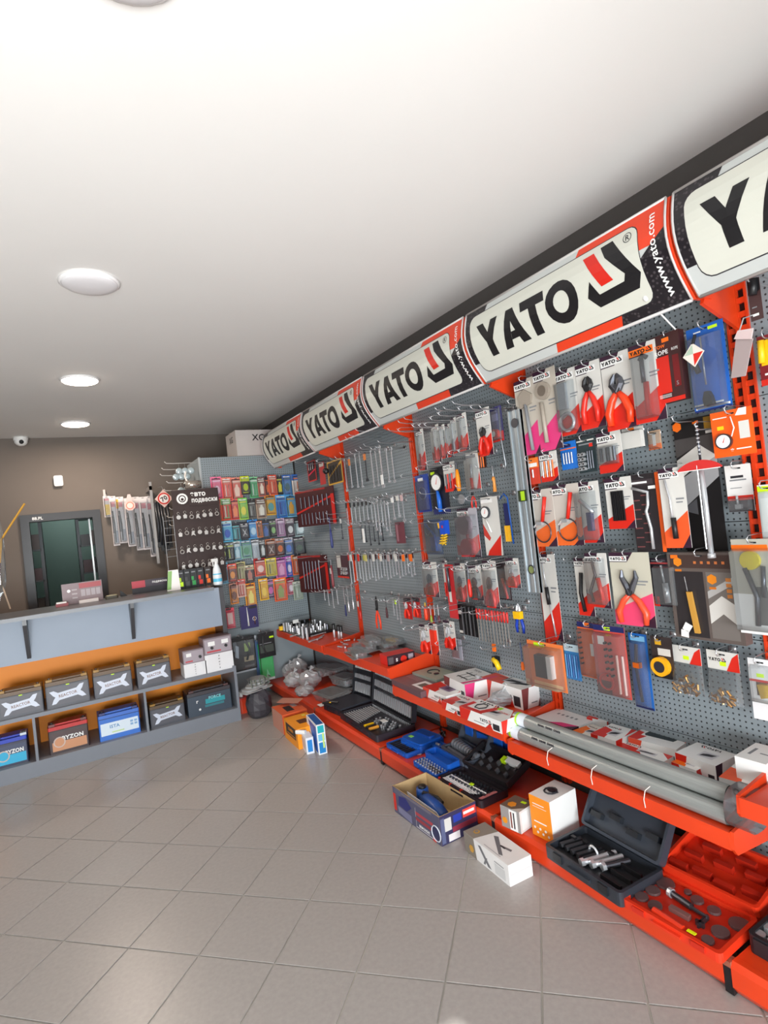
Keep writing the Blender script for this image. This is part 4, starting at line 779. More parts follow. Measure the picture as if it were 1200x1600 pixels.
# row 5
R(716, 746, 945, 993, s_col(BLACK, [(.0, .66, .25, .78, PAPER), (.0, .04, .2, .12, PAPER)]), k_rods(4, mat((60, 58, 62), .5), .95, .02, .005, BLACK, .2, 1, name='blade_strip'), 'blade_strip_pack', HC, 'row of long black blade strips under the fourth row', 'the black blade strips', off=.12)
for i in range(11):
    hangtool(750+i*4.75, 950+i*.6, 1000+i*.9, f_drv(mat((206, 36, 30), .35), mat((120, 112, 104), .35, .5), .0065, .32, inv=True), 'red_chisel', 'chisel', ORDS[i]+' from left of the thin red-topped steel punches in second bay', 'the '+ORDS[i]+' red-topped punch', off=.13 if i % 2 else .11, group='red-topped punches in second bay', hk=(i % 3 == 0))
hangtool(814, 942, 989, lambda t, L_: k_all(k_pliers(mat((20, 60, 170), .35), STEEL, .5, .98, .02, .66, 1.5))(t, .05, L_) or MB().box(-.022, .022, -.03, -.004, L_*.5, L_*.74, YEL).build('yellow_joint', t), 'wire_stripper', 'pliers', 'blue-handled wire stripper with bright yellow joint beside the second upright', 'the blue and yellow stripper', off=.06)
def f_clip(t, L_): MB().box(-.03, .0, -.03, 0, L_*.1, L_*.5, BLACK).build('dark_base', t); b = MB(); b.tube([(-.02, -.03, L_*.42), (.005, -.03, L_*.3), (.022, -.03, L_*.05)], .014, mat((240, 200, 20), .35), 8); b.build('yellow_body', t, True); MB().box(-.03, -.01, -.02, -.01, L_*.7, L_, ORANGE).build('price_sticker', t)
hangtool(781, 1006, 1045, f_clip, 'yellow_clip_tape', 'tape measure', 'small black and yellow tape hanging just above the cartons', 'the black and yellow tape', off=.08)
hangtool(818, 1003, 1046, f_drv(ORANGE, mat((60, 90, 140), .4), .009, .3), 'voltage_tester', 'tester', 'thin blue voltage tester with orange foot beside the second upright', 'the thin voltage tester', off=.05)
# row 6
R(657, 672, 976, 1020, Y(tagw=.9), k_pliers(mat((225, 50, 30), .35), STEEL, .3, .8, .03, .5, .9), 'pliers_card', HC, 'white card with red pliers, left of the lowest row of second bay', 'the lowest-row left pliers', off=.14)
R(671, 685, 974, 1022, Y(diag=mat((226, 50, 24), .4), tagw=.9), k_box(mat((226, 50, 24), .35), .2, .3, .9, .8, .02, 'red_block'), 'red_block_card', HC, 'white and solid red card, lowest row of second bay', 'the solid red card', off=.12)
R(694, 712, 970, 1014, Y(tagw=.9), k_pliers(RED, STEEL, .3, .8, .03, .5, .9), 'pliers_card', HC, 'white card with red pliers standing alone in the lowest row', 'the lone lowest pliers', off=.12)
R(707, 722, 998, 1030, s_col(mat((176, 170, 182), .3)), None, 'empty_clear_bag', 'bag', 'empty pale violet clear bag under the lowest row card', 'the empty clear bag', blist=(.05, .05, .95, .95, .015), off=.06)
# bare hooks
BHN = ['beside the top of the aluminium level']+[o_+' from right along the top of the second bay' for o_ in ORDS[1:7]]+[o_+' from right along the top of the third bay' for o_ in ORDS[:3]]+['below the red pincers', 'right of the steel disc', 'left of the steel disc', 'under the blue inflator card', 'just above the lowest row, left of the yellow tape', 'above the lone card of the lowest row', 'left of the dull low wrenches', 'among the dull low wrenches', 'right of the long probe card', 'by the tiny clear sachet', 'left of the black-tagged wrenches', 'beside the dull blue rod', 'at the foot of the dull red pouch']
BH = 'bare chrome peg hook sticking out empty from the pegboard'
for bi, (x, y, l) in enumerate([(792, 632, .34), (772, 640, .32), (752, 641, .3), (700, 655, .3), (690, 660, .3), (668, 672, .28), (646, 690, .26), (618, 672, .3), (606, 679, .3), (596, 684, .28), (760, 775, .22), (736, 790, .24), (700, 768, .2), (690, 800, .2), (735, 1005, .22), (725, 940, .25), (560, 812, .25), (585, 812, .24), (905, 872, .1), (1030, 640, .1), (545, 800, .2), (520, 830, .2), (655, 838, .1)]):
    p = onx(x, y, W-.001); t = thing('peg_hook', 'empty wire peg hook '+BHN[bi], 'hook', p, -PI/2, 'bare peg hooks')
    b = MB(); b.tube([(0, -.002, 0), (0, -l*.8, -.004), (0, -l*.96, .002), (0, -l, .014)], .0022, WIRE, 5); b.build('wire', t, True)
# ================= third bay: hanging wrenches =================
WR = [(541, 716, 768, 'STEEL', .014), (549, 714, 762, 'O', .012), (558, 708, 762, 'STEEL', .011), (565, 706, 762, 'STEEL', .011), (573, 706, 752, 'O', .014), (583, 703, 762, 'STEEL', .010), (590, 699, 760, 'STEEL', .012), (597, 695, 762, 'STEEL', .017), (607, 700, 754, 'STEEL', .012), (615, 698, 754, 'STEEL', .013)]
WN = ['leftmost', 'second, with orange tag', 'third', 'fourth', 'fifth, with orange tag', 'sixth', 'seventh', 'eighth and largest', 'ninth', 'rightmost']
for i, (x, a, c, m, hw) in enumerate(WR):
    hangtool(x, a, c, f_wrench(STEEL if i % 2 else DSTEEL if i == 4 else STEEL, mat((214, 120, 50), .4) if m == 'O' else None, hw), 'combination_wrench', 'wrench', 'steel combination wrench, '+WN[i]+' in the top row of third bay', 'the top-row wrench, '+WN[i].split(',')[0], off=.10+.02*(i % 3))
def f_tag(m=WHITE): return lambda t, L_: MB().tube([(0, .002, L_*.9), (0, .02, L_*1.4), (0, .05, L_*1.5)], .0008, WIRE, 4).box(-.014, .014, -.002, .002, 0, L_, m).build('tag', t)
hangtool(597, 742, 757, f_tag(), 'price_tag', 'tag', 'small white price tag tied to the largest hanging wrench', off=.15, hk=False)
for i in range(7): hangtool(544+i*6.2, 783-i*.5, 822-i*2, f_wrench(STEEL, BLACK, .009), 'combination_wrench', 'wrench', ORDS[i]+' from left of the small wrenches with black top tags, third bay', 'the '+ORDS[i]+' black-tagged wrench', off=.1+.02*(i % 2), group='black-tagged small wrenches')
for i in range(6): hangtool(582+i*5.4, 776+i*1.5, 822+(i*7) % 20, f_wrench(STEEL, None, .010+.002*(i % 3)), 'combination_wrench', 'wrench', ORDS[i]+' from left of the bright untagged wrenches, third bay second row', 'the '+ORDS[i]+' untagged wrench', off=.08+.03*(i % 3), group='untagged bright wrenches')
for i in range(6): hangtool(566+i*6.5, 816, 842+(i*5) % 11, f_wrench(DSTEEL, None, .008), 'combination_wrench', 'wrench', ORDS[i]+' from left of the dull grey wrenches hanging low in third bay', 'the '+ORDS[i]+' low dull wrench', off=.07, group='dull low wrenches')
for i, (x, a, c) in enumerate([(616, 775, 812), (624, 772, 808), (631, 770, 815)]): hangtool(x, a, c, f_wrench(STEEL, [WHITE, PAPER, mat((200, 170, 170), .4)][i], .013), 'adjustable_wrench', 'wrench', ['left', 'middle', 'right'][i]+' of three white-tagged wrenches beside the third upright', 'the '+['left', 'middle', 'right'][i]+' white tagged wrench', off=.10)
hangtool(568, 826, 848, f_tag(WHITE), 'price_tag', 'tag', 'white slip with green sticker hanging among low wrenches', off=.14, hk=False)
R(619, 632, 816, 849, s_col(mat((110, 56, 66), .5), [(.1, .1, .3, .9, mat((160, 110, 120), .5))]), None, 'wrench_pouch', 'pouch', 'small dull red wrench pouch near the third upright', 'the dull red pouch', off=.04)
R(511, 537, 719, 756, s_col(mat((60, 50, 40), .5), [(0, 0, 1, .06, mat((214, 160, 50), .4)), (0, .94, 1, 1, mat((214, 160, 50), .4)), (0, 0, .05, 1, mat((214, 160, 50), .4)), (.95, 0, 1, 1, mat((214, 160, 50), .4))], [], [([(.05, .3), (.1, .4), (.95, .9), (.95, .8)], mat((214, 160, 50), .4))]), k_rods(7, DSTEEL, .8, .1, .003, BLACK, name='hex_key'), 'hex_key_set', 'key set', 'square set of black hex keys in yellow frame, far upper bay', 'the yellow-framed key set', off=.12)
hangtool(509, 731, 741, lambda t, L_: MB().sphere((0, 0, L_/2), L_/2, BLACK, 10, 6).build('knob', t), 'rubber_ball', 'ball', 'round black ball on the yellow-framed key set', off=.15, hk=False)
def s_wset(b, w, h):
    body(b, w, h, mat((64, 20, 26), .5), .004); y = -.004; b.base = y
    b.flat([(-w/2, h*.36), (w/2, h*.74), (w/2, h*.79), (-w/2, h*.41)], mat((190, 36, 30), .4), y); b.rect(w*.42, 0, w/2, h*.8, mat((190, 36, 30), .4), y); b.rect(-w/2, h*.95, w*.3, h, mat((150, 34, 34), .4), y)
R(480, 495, 720, 752, s_col(mat((60, 14, 22), .5), [(0, 0, 1, .06, RED), (0, .94, 1, 1, RED), (0, 0, .08, 1, RED), (.92, 0, 1, 1, RED)], [], [([(.1, .3), (.9, .5), (.9, .58), (.1, .38)], mat((230, 20, 60), .4))]), k_rods(3, STEEL, .9, .55, .003, name='key'), 'red_key_set', 'key set', 'small red-framed key set, topmost in the far corner bay', 'the small red key set', off=.05)
R(499, 508, 722, 757, s_col(mat((190, 50, 50), .4), [(.1, .8, .9, .95, PAPER)]), None, 'narrow_red_card', HC, 'narrow faded red card left of the yellow-framed key set', 'the narrow faded red card', off=.06)
R(474, 513, 764, 821, s_wset, k_all(k_rods(7, DSTEEL, .82, .52, .005, None, .1, .9, -.01, 'wrench_head'), k_rods(8, DSTEEL, .36, .06, .004, None, .1, .85, -.01, 'wrench_shank')), 'wrench_set_rack', 'wrench set', 'large red rack of steel wrenches in the far corner bay', 'the large red wrench rack', off=.10, tilt=.25)
R(476, 505, 868, 926, s_wset, k_rods(6, DSTEEL, .85, .1, .005, None, .15, .8, -.01, 'wrench'), 'wrench_roll', 'wrench set', 'dark red wrench roll with red cord, low in corner bay', 'the dark red wrench roll', off=.10, tilt=.25)
b = MB(); p = onx(500, 880, W-.13)
hangtool(519, 808, 856, f_drv(mat((50, 60, 120), .4), mat((70, 80, 130), .4), .012, .6), 'blue_punch', 'punch', 'dull blue rod tool in the far corner bay', 'the dull blue rod', off=.07)
hangtool(535, 808, 842, f_wrench(DSTEEL, WHITE, .010), 'small_wrench', 'wrench', 'small wrench with white tag near the dull blue rod', 'the small white-tagged wrench', off=.07)
hangtool(547, 824, 862, f_drv(mat((170, 110, 110), .4), STEEL, .006, .5), 'thin_driver', 'screwdriver', 'thin pinkish rod hanging left of the low dull wrenches', 'the thin pinkish rod', off=.10)
hangtool(521, 874, 918, f_drv(mat((140, 60, 66), .4), STEEL, .012, .8, PAPER), 'bundled_rods', 'rod', 'bundle of rods with pinkish wrap in corner bay lower row', 'the pinkish bundle', off=.08)
R(526, 545, 868, 903, s_col(mat((70, 40, 50), .5), [(.05, .45, .4, 1, PAPER), (0, 0, 1, .08, RED)]), k_sock(3, 2, STEEL, .35, .95, .15, .5), 'socket_strip_card', HC, 'dark card of sockets with white label, corner bay lower row', 'the dark socket card', off=.06)
for i in range(22):
    hangtool(548+i*4.75, 861+(i % 3), 912-i*.55-(i % 4)*2, f_wrench(STEEL, mat((58, 22, 28), .5) if i % 5 else [mat((200, 40, 36), .4), mat((190, 190, 70), .4), mat((230, 110, 50), .4), PAPER][(i//5) % 4], .008), 'ring_wrench', 'wrench', ORDS[i]+' from left of the slim wrenches in the long dense row', 'the '+ORDS[i]+' slim wrench', off=.09+.02*(i % 2), group='slim wrenches in the long dense row', hk=(i % 2 == 0 or i == 21))
for i in range(9):
    hangtool(548+i*11.7, 866, 877, f_tag([PAPER, RED, mat((200, 190, 120), .4), PAPER, PAPER, mat((170, 150, 150), .5), PAPER, ORANGE, ORANGE][i]), 'price_tag', 'tag', ORDS[i]+' from left of the paper tags before the long dense wrench row', off=.15, hk=False, group='price tags on the dense wrench row')
# lower row of third and fourth bays
for i, (x, a, c) in enumerate([(508, 921, 938), (514, 921, 946), (521, 920, 950), (528, 920, 944)]): hangtool(x, a, c, f_wrench(STEEL, None, .008), 'stub_wrench', 'wrench', ORDS[i]+' from left of the short bright stub wrenches by the corner', 'the '+ORDS[i]+' stub wrench', off=.10, group='short stub wrenches')
for i, (x, a, c) in enumerate([(541, 918, 962), (546, 915, 956), (553, 912, 952)]): hangtool(x, a, c, f_drv([NAVY, STEEL, STEEL][i], STEEL, .008, .4), 'extension_bar', 'bar', ['dark blue', 'left bright steel', 'right bright steel'][i]+' extension bar in the lowest row by the corner', 'the '+['dark blue', 'left bright', 'right bright'][i]+' bar', off=.08)
hangtool(564, 926, 968, f_drv(RED, DSTEEL, .010, .35, PAPER), 'red_marked_driver', 'screwdriver', 'dark screwdriver with red foot beside the fourth upright, low row', 'the red-footed driver', off=.05)
hangtool(592, 930, 983, f_pliers(mat((232, 60, 20), .35), BLACK, .030), 'red_handled_pliers', 'pliers', 'black-jawed pliers with two thick orange-red handles, alone above the shelf', 'the thick orange-red handled pliers', off=.12)
hangtool(606, 932, 965, f_drv(mat((70, 20, 30), .4), DSTEEL, .008, .5), 'dark_driver', 'screwdriver', 'slim dark driver right of the orange-red handled pliers', 'the slim dark driver', off=.1)
for i in range(3): hangtool(616+i*5, 934, 962+i*6 % 14, f_wrench(STEEL, LIME if i == 1 else None, .007), 'small_key', 'key', ORDS[i]+' of three thin bright steel keys by the lime sticker, low row', 'the '+ORDS[i]+' thin key', off=.1, group='thin bright keys')
for i, (x0_, x1_, a, c, lb) in enumerate([(632, 643, 934, 967, 'first'), (646, 657, 934, 965, 'second')]):
    R(x0_, x1_, a, c, s_col(mat((180, 40, 40), .4), [(0, .8, 1, 1, DARK)]), k_pliers(mat((232, 50, 30), .35), STEEL, .3, .8, .05, .55, .8), 'small_pliers_card', HC, lb+' small red pliers pouch in the low row left of third upright', 'the '+lb+' small red pliers pouch', off=.12)
hangtool(668, 941, 968, f_drv(mat((232, 60, 20), .35), YEL, .012, .8), 'stubby_driver', 'screwdriver', 'stubby red screwdriver with yellow collar in the low row', 'the stubby red screwdriver', off=.14)
for i in range(3): hangtool(676+i*6, 944, 972, f_drv([mat((150, 170, 60), .4), mat((60, 60, 90), .4), mat((90, 40, 50), .4)][i], STEEL, .008, .4), 'small_driver', 'screwdriver', ['olive green', 'dark blue', 'dark red'][i]+' small screwdriver, low row right of the stubby one', 'the small '+['olive', 'blue', 'dark red'][i]+' driver', off=.13)
p = onx(688, 1010, W-.2)
# ================= end pegboard of car accessories =================
c_ = lambda r, g, b: mat((r, g, b), .42)
EP = []   # (x0,x1,yt,yb, base colour, header colour, accent colour, look)
ROW1 = [(331, 346, 746, 778, c_(230, 70, 120), c_(230, 110, 150), c_(250, 200, 220), 'hot pink'), (348, 361, 747, 778, c_(232, 80, 60), c_(225, 120, 100), c_(255, 225, 210), 'coral red'), (362, 377, 747, 779, c_(236, 110, 90), c_(235, 140, 120), c_(255, 220, 200), 'salmon'), (377, 389, 745, 771, c_(60, 52, 50), c_(205, 220, 20), c_(205, 220, 20), 'lime-topped black'), (390, 403, 746, 776, c_(90, 180, 120), c_(130, 200, 150), c_(240, 245, 230), 'mint green'), (404, 413, 747, 774, c_(190, 100, 84), c_(120, 80, 80), c_(250, 230, 210), 'brown and cream'), (414, 421, 746, 774, c_(110, 60, 60), c_(80, 50, 54), c_(230, 110, 40), 'dark maroon'), (420, 432, 743, 772, c_(232, 100, 60), c_(225, 90, 70), c_(250, 210, 180), 'orange'), (432, 441, 745, 771, c_(44, 40, 44), c_(70, 66, 70), c_(235, 220, 40), 'black with yellow dot'), (443, 454, 743, 772, c_(60, 130, 190), c_(50, 100, 180), c_(40, 100, 110), 'blue'), (457, 477, 742, 772, c_(240, 225, 215), c_(60, 110, 190), c_(240, 120, 40), 'white with orange centre')]
ROW2 = [(339, 345, 780, 812, c_(232, 100, 50), c_(235, 130, 80), c_(220, 60, 40), 'slim orange'), (347, 360, 780, 811, c_(220, 70, 40), c_(130, 180, 110), c_(240, 240, 220), 'green-topped red'), (361, 373, 781, 810, c_(214, 50, 44), c_(225, 90, 90), c_(250, 140, 80), 'scarlet'), (374, 386, 779, 810, c_(150, 200, 70), c_(110, 190, 80), c_(240, 220, 60), 'leaf green'), (388, 399, 782, 808, c_(110, 104, 96), c_(60, 54, 54), c_(200, 196, 190), 'dark grey'), (401, 415, 780, 808, c_(176, 150, 130), c_(110, 80, 70), c_(250, 240, 225), 'tan'), (415, 430, 774, 803, c_(236, 176, 50), c_(235, 150, 40), c_(90, 170, 170), 'golden yellow'), (432, 447, 774, 807, c_(50, 120, 200), c_(80, 160, 220), c_(30, 40, 140), 'royal blue'), (448, 461, 774, 806, c_(120, 190, 225), c_(90, 170, 220), c_(245, 180, 30), 'pale blue with yellow centre')]
ROW3 = [(340, 346, 815, 842, c_(224, 110, 60), c_(230, 150, 90), c_(250, 210, 160), 'narrow orange'), (347, 362, 815, 845, c_(90, 180, 215), c_(170, 215, 225), c_(30, 90, 190), 'aqua'), (362, 375, 818, 844, c_(60, 150, 160), c_(60, 60, 70), c_(130, 220, 220), 'teal'), (376, 388, 818, 840, c_(40, 38, 50), c_(60, 58, 70), c_(220, 214, 214), 'black X-shaped'), (388, 402, 813, 840, c_(90, 170, 225), c_(60, 140, 215), c_(200, 225, 240), 'sky blue'), (402, 409, 815, 838, c_(205, 120, 70), c_(190, 110, 60), c_(110, 80, 60), 'thin copper'), (409, 421, 814, 840, c_(30, 50, 80), c_(36, 40, 54), c_(20, 90, 170), 'navy'), (422, 431, 814, 837, c_(34, 34, 38), c_(90, 90, 90), c_(150, 200, 120), 'black'), (433, 444, 811, 836, c_(176, 130, 166), c_(215, 180, 205), c_(250, 225, 240), 'mauve'), (447, 459, 811, 837, c_(66, 52, 66), c_(160, 140, 150), c_(240, 236, 234), 'plum with white oval'), (460, 478, 810, 836, c_(176, 196, 198), c_(70, 60, 70), c_(235, 240, 240), 'silvery white')]
ROW4 = [(342, 354, 850, 875, c_(30, 30, 32), c_(110, 110, 108), c_(200, 220, 60), 'black with lime base'), (354, 365, 849, 874, c_(36, 36, 40), c_(130, 130, 126), c_(210, 220, 80), 'charcoal with lime base'), (365, 376, 847, 873, c_(120, 170, 190), c_(220, 222, 220), c_(200, 220, 225), 'pale blue-white'), (377, 392, 845, 870, c_(130, 180, 160), c_(90, 130, 160), c_(90, 160, 120), 'sea green'), (393, 405, 845, 873, c_(190, 196, 204), c_(200, 200, 204), c_(240, 240, 244), 'silver crumpled'), (406, 414, 844, 870, c_(28, 26, 30), c_(100, 100, 104), c_(230, 230, 226), 'glossy black'), (416, 430, 843, 868, c_(96, 60, 48), c_(200, 120, 80), c_(220, 200, 190), 'brown X-marked'), (431, 443, 842, 866, c_(80, 46, 44), c_(180, 150, 150), c_(240, 120, 30), 'maroon with orange oval'), (444, 457, 841, 866, c_(56, 90, 130), c_(200, 200, 210), c_(20, 110, 210), 'slate with blue oval'), (459, 475, 841, 865, c_(46, 50, 60), c_(80, 70, 80), c_(60, 90, 70), 'dark slate'), (475, 489, 838, 864, c_(60, 50, 30), c_(190, 180, 160), c_(240, 195, 20), 'yellow-figured')]
ROW5 = [(346, 356, 880, 910, c_(90, 160, 190), c_(120, 190, 220), c_(40, 60, 90), 'light blue'), (357, 369, 882, 908, c_(120, 60, 48), c_(235, 60, 30), c_(240, 150, 30), 'red-topped brown'), (370, 383, 879, 906, c_(190, 176, 130), c_(180, 170, 110), c_(110, 70, 60), 'khaki'), (384, 396, 884, 907, c_(74, 44, 44), c_(190, 180, 140), c_(200, 120, 100), 'dark brown'), (398, 415, 873, 898, c_(226, 100, 80), c_(190, 40, 40), c_(250, 220, 210), 'red and pink'), (416, 431, 873, 898, c_(200, 180, 70), c_(225, 195, 20), c_(120, 130, 110), 'mustard'), (431, 447, 872, 901, c_(232, 120, 180), c_(190, 100, 180), c_(245, 180, 215), 'bubblegum pink'), (448, 455, 870, 899, c_(40, 80, 190), c_(190, 110, 190), c_(230, 220, 240), 'pink-topped blue'), (457, 472, 866, 896, c_(236, 110, 60), c_(245, 150, 60), c_(245, 240, 235), 'bright orange'), (472, 480, 866, 893, c_(200, 50, 60), c_(210, 170, 150), c_(240, 200, 200), 'crimson')]
ROW6 = [(360, 371, 912, 942, c_(225, 140, 60), c_(190, 130, 110), c_(120, 60, 40), 'orange-footed brown'), (371, 383, 906, 931, c_(235, 190, 170), c_(220, 90, 80), c_(200, 70, 60), 'peach'), (384, 399, 912, 946, c_(240, 160, 30), c_(236, 140, 40), c_(250, 230, 120), 'amber'), (406, 418, 905, 936, c_(236, 180, 20), c_(240, 170, 20), c_(250, 210, 60), 'yellow striped'), (416, 428, 906, 932, c_(90, 70, 100), c_(190, 150, 190), c_(220, 90, 180), 'violet with pink oval'), (429, 447, 904, 937, c_(236, 90, 30), c_(240, 120, 30), c_(150, 160, 70), 'orange and olive'), (449, 459, 904, 927, c_(220, 130, 150), c_(190, 30, 60), c_(245, 230, 235), 'crimson-topped pink'), (459, 472, 909, 935, c_(170, 180, 160), c_(190, 196, 180), c_(230, 235, 220), 'grey-green')]
shapes = ['oval', 'bar', 'bottle']
for rn, row in (('top', ROW1), ('second', ROW2), ('third', ROW3), ('fourth', ROW4), ('fifth', ROW5), ('lowest', ROW6)):
    for i, (x0, x1, a, c, bm, hm, am, look) in enumerate(row):
        st = s_two(hm, bm, .72, None, None, [(.12, .90, .88, .93, WHITE if i % 2 else DARK), (.2, .08, .8, .14, hm), (.1, .78, .9, .84, am)])
        k = (i*7+len(rn)) % 3
        if 'X' in look: tl = k_all(k_stick(am, [(.3, .2), (.7, .6)], .004, 'crossed_strip'), k_stick(am, [(.7, .2), (.3, .6)], .004, 'crossed_strip'))
        elif 'oval' in look or k == 0: tl = k_poly(am, [(.5+.26*math.cos(q*PI/6), .4+.2*math.sin(q*PI/6)) for q in range(12)], .014, 'oval_insert')
        elif k == 1: tl = k_all(k_stick(am, [(.36, .66), (.36, .14)], .005, 'tube_insert'), k_stick(hm, [(.66, .66), (.66, .14)], .005, 'tube_insert'))
        else: tl = k_poly(am, [(.3, .15), (.7, .15), (.74, .5), (.6, .6), (.6, .68), (.4, .68), (.4, .6), (.26, .5)], .014, 'bottle_insert')
        lab = look+' accessory card, '+ORDS[i]+' from left, '+rn+' row of end pegboard'
        hang(x0-1, x1+1, a-1, c+2, st, tl, 'accessory_card', 'accessory card', lab, 'the '+look+' card in '+rn+' row', off=.07+.02*(i % 2), side='E', blist=(.08, .05, .92, .9, .02), group='accessory cards on the end pegboard', tilt=rnd.uniform(-.12, .12), hk=(i % 2 == 0))
t = hang(351, 367, 950, 982, s_col(c_(226, 70, 90), [(.2, .9, .7, .98, BLACK), (.3, .2, .8, .75, c_(240, 200, 190))]), None, 'pink_net_bag', 'bag', 'pink mesh bag hanging beside the end of the counter', 'the pink mesh bag', off=.2, side='E', blist=(.05, .04, .95, .86, .04))
hang(375, 403, 946, 982, s_col(c_(44, 36, 92), [(.55, .85, .95, .95, BLACK)]), k_all(k_stick(WHITE, [(.4, .95), (.42, .5), (.42, .12)], [.002, .006, .008], 'white_pen'), k_ring(WHITE, .78, .4, .1, .002, 'loop'), k_stick(BRASS, [(.78, .5), (.78, .15)], .003, 'brass_pin')), 'repair_pen_card', 'accessory card', 'wide dark violet card with white pen, below the accessory rows', 'the dark violet pen card', off=.08, side='E')
# black and green packs in the low part
t = thing('white_grid_panel', 'small white panel behind black packs beside the counter end', 'panel', tuple(ony(383, 1050, YE-.05)), 0)
MB().box(-.13, .13, 0, .01, 0, .30, c_(205, 212, 220)).build('panel_face', t)
hang(361, 400, 995, 1048, s_col(BLACK, [(.1, .62, .25, .9, GREY), (.55, .55, .8, .8, c_(150, 170, 90)), (.5, .25, .9, .4, c_(170, 150, 120)), (.5, .08, .9, .14, c_(90, 90, 90))]), k_all(k_poly(c_(190, 196, 204), [(.14, .45), (.26, .4), (.3, .75), (.18, .8)], .02, 'grey_pouch'), k_stick(c_(20, 20, 22), [(.6, .9), (.75, .6), (.6, .3)], .01, 'black_cable')), 'charger_clip_card', 'accessory card', 'large black card with grey pouch, left of the green strap pack', 'the large black card', off=.12, side='E', blist=(.05, .04, .95, .92, .03))
hang(403, 430, 988, 1027, s_col(BLACK, [(.1, .2, .9, .5, c_(70, 76, 70)), (.7, .75, .95, .82, LIME), (.1, .55, .8, .58, GREY)]), k_stick(c_(60, 60, 62), [(.3, .9), (.25, .5), (.4, .1)], .008, 'cord'), 'black_strap_pack', 'accessory card', 'black pack with lime sticker hanging in front of the green pack', 'the black lime-stickered pack', off=.17, side='E')
hang(405, 427, 1004, 1063, s_col(c_(20, 190, 90), [(0, 0, 1, .06, WHITE)], [], [([(.5, .3), (.7, .1), (.4, 0)], c_(150, 230, 180))]), None, 'green_strap_pack', 'accessory card', 'bright green glossy pack beside the counter end', 'the bright green pack', off=.12, side='E', blist=(.04, .03, .96, .97, .025))
hang(399, 406, 1000, 1058, s_col(c_(60, 90, 130)), None, 'blue_edge_pack', 'accessory card', 'thin dark blue pack edge left of the green pack', 'the thin blue pack', off=.1, side='E')
# keychain board in front of the panel
Yk = 4.86; x0, x1 = 0.81, 1.205
t = thing('keychain_board', 'dark brown display board of metal keychains with Cyrillic heading', 'display board', (1.005, Yk, 1.064), 0)
BRN = mat((44, 24, 20), .55)
hw_, hh_ = .19, .80
b = MB(); b.box(-hw_, hw_, 0, .012, .0, hh_-.0, BRN); b.build('board', t)
b = MB(); b.box(-.055, .19, -.004, .012, .66, .775, BRN)
b.text('авто', .02, .755, .035, WHITE, -.004, bold=.04); b.text('подвески', .07, .70, .04, WHITE, -.004, bold=.03, wmax=.21); b.build('heading', t)
b = MB(); b.disc((-.11, -.004, .725), .045, .004, WHITE, 14); b.ring((-.11, -.009, .725), .026, .004, BRN, 12, 4); b.disc((-.11, -.009, .72), .012, .002, BRN, 8); b.build('lion_badge', t)
kn = 0
SIL = mat((200, 196, 192), .3, .5)
for r, z in enumerate((.60, .46, .32, .19)):
    for i in range(7):
        x = -.155+.052*i; kn += 1; zz = z+.012*rnd.random(); kt = (i+r) % 4
        kk = thing('keychain', 'silver metal keychain, '+ORDS[i]+' in '+ORDS[r]+' row of the brown keychain board', 'keychain', (1.005+x, Yk-.006, 1.064+zz-.02), 0, 'keychains on the brown board')
        b = MB(); b.cyl((0, .004, .03), (0, -.02, .032), .0015, SIL, n=4); b.ring((0, -.012, .02), .010, .0015, SIL, 8, 3); b.build('ring', kk)
        b = MB()
        if kt == 0: b.disc((0, -.010, -.012), .018, .004, SIL, 10)
        elif kt == 1: b.prism([(0, .008), (.016, -.004), (.012, -.03), (-.012, -.03), (-.016, -.004)], -.014, -.010, SIL)
        elif kt == 2: b.ring((0, -.012, -.012), .015, .004, SIL, 10, 4)
        else: b.prism([(-.012, .006), (.014, .008), (.006, -.01), (.018, -.034), (-.004, -.022), (-.018, -.03)], -.014, -.010, SIL)
        b.build('pendant', kk)
# side hooks with glassy pendants
for i, (z, y) in enumerate([(2.12, 5.12), (2.09, 5.3), (2.05, 5.42), (1.95, 5.12), (1.9, 5.3), (1.72, 5.12), (1.66, 5.3), (1.58, 5.2)]):
    t = thing('side_hook', 'long wire hook on the left side of the end pegboard, '+ORDS[i]+' from top', 'hook', (1.105, y, z), 0, 'side hooks of the end pegboard')
    b = MB(); b.tube([(0, 0, 0), (-.2, 0, 0), (-.26, 0, .004), (-.275, 0, .02)], .0035, c_(200, 195, 190), 5); b.build('wire', t, True)
    if i in (0, 1, 3, 4, 6):
        for q in range(3):
            o = thing('glass_pendant', 'round clear glass car pendant, '+ORDS[q]+' on the '+ORDS[i]+' side hook', 'pendant', (1.105-.06-.05*q, y, z), 0, 'clear pendants on side hooks')
            b = MB(); b.cyl((0, 0, 0), (0, 0, -.04), .001, SIL, n=4); b.sphere((0, 0, -.07), .03, mat((190, 205, 210), .08, .2), 10, 6, sy=.4); b.build('pendant_body', o, True)
t = thing('metal_flask', 'small shiny metal canister among the side hooks above the keychains', 'canister', (1.0, 4.87, 1.866), 0)
b = MB(); b.cyl((-.07, 0, .036), (.06, 0, .036), .036, mat((200, 190, 180), .15, .8), n=14); b.cyl((-.075, 0, .04), (-.07, 0, .04), .02, BLACK, n=10); b.build('canister_body', t, True)
b = MB(); b.tube([(-.05, 0, .07), (-.06, 0, .11), (-.05, .0, .15)], .008, c_(220, 214, 206)); b.build('strap', t)
t = thing('wire_rack', 'small chrome wire ladder rack left of the keychain board', 'rack', (.80, 4.98, 1.0625), 0)
b = MB(); b.cyl((-.05, 0, 0), (-.05, 0, .60), .003, WIRE); b.cyl((.03, 0, 0), (.03, 0, .60), .003, WIRE)
b.build('rack_side', t)
for q in range(6): MB().cyl((-.05, 0, .26+.06*q), (.03, 0, .26+.06*q), .002, WIRE).build('rung', t)
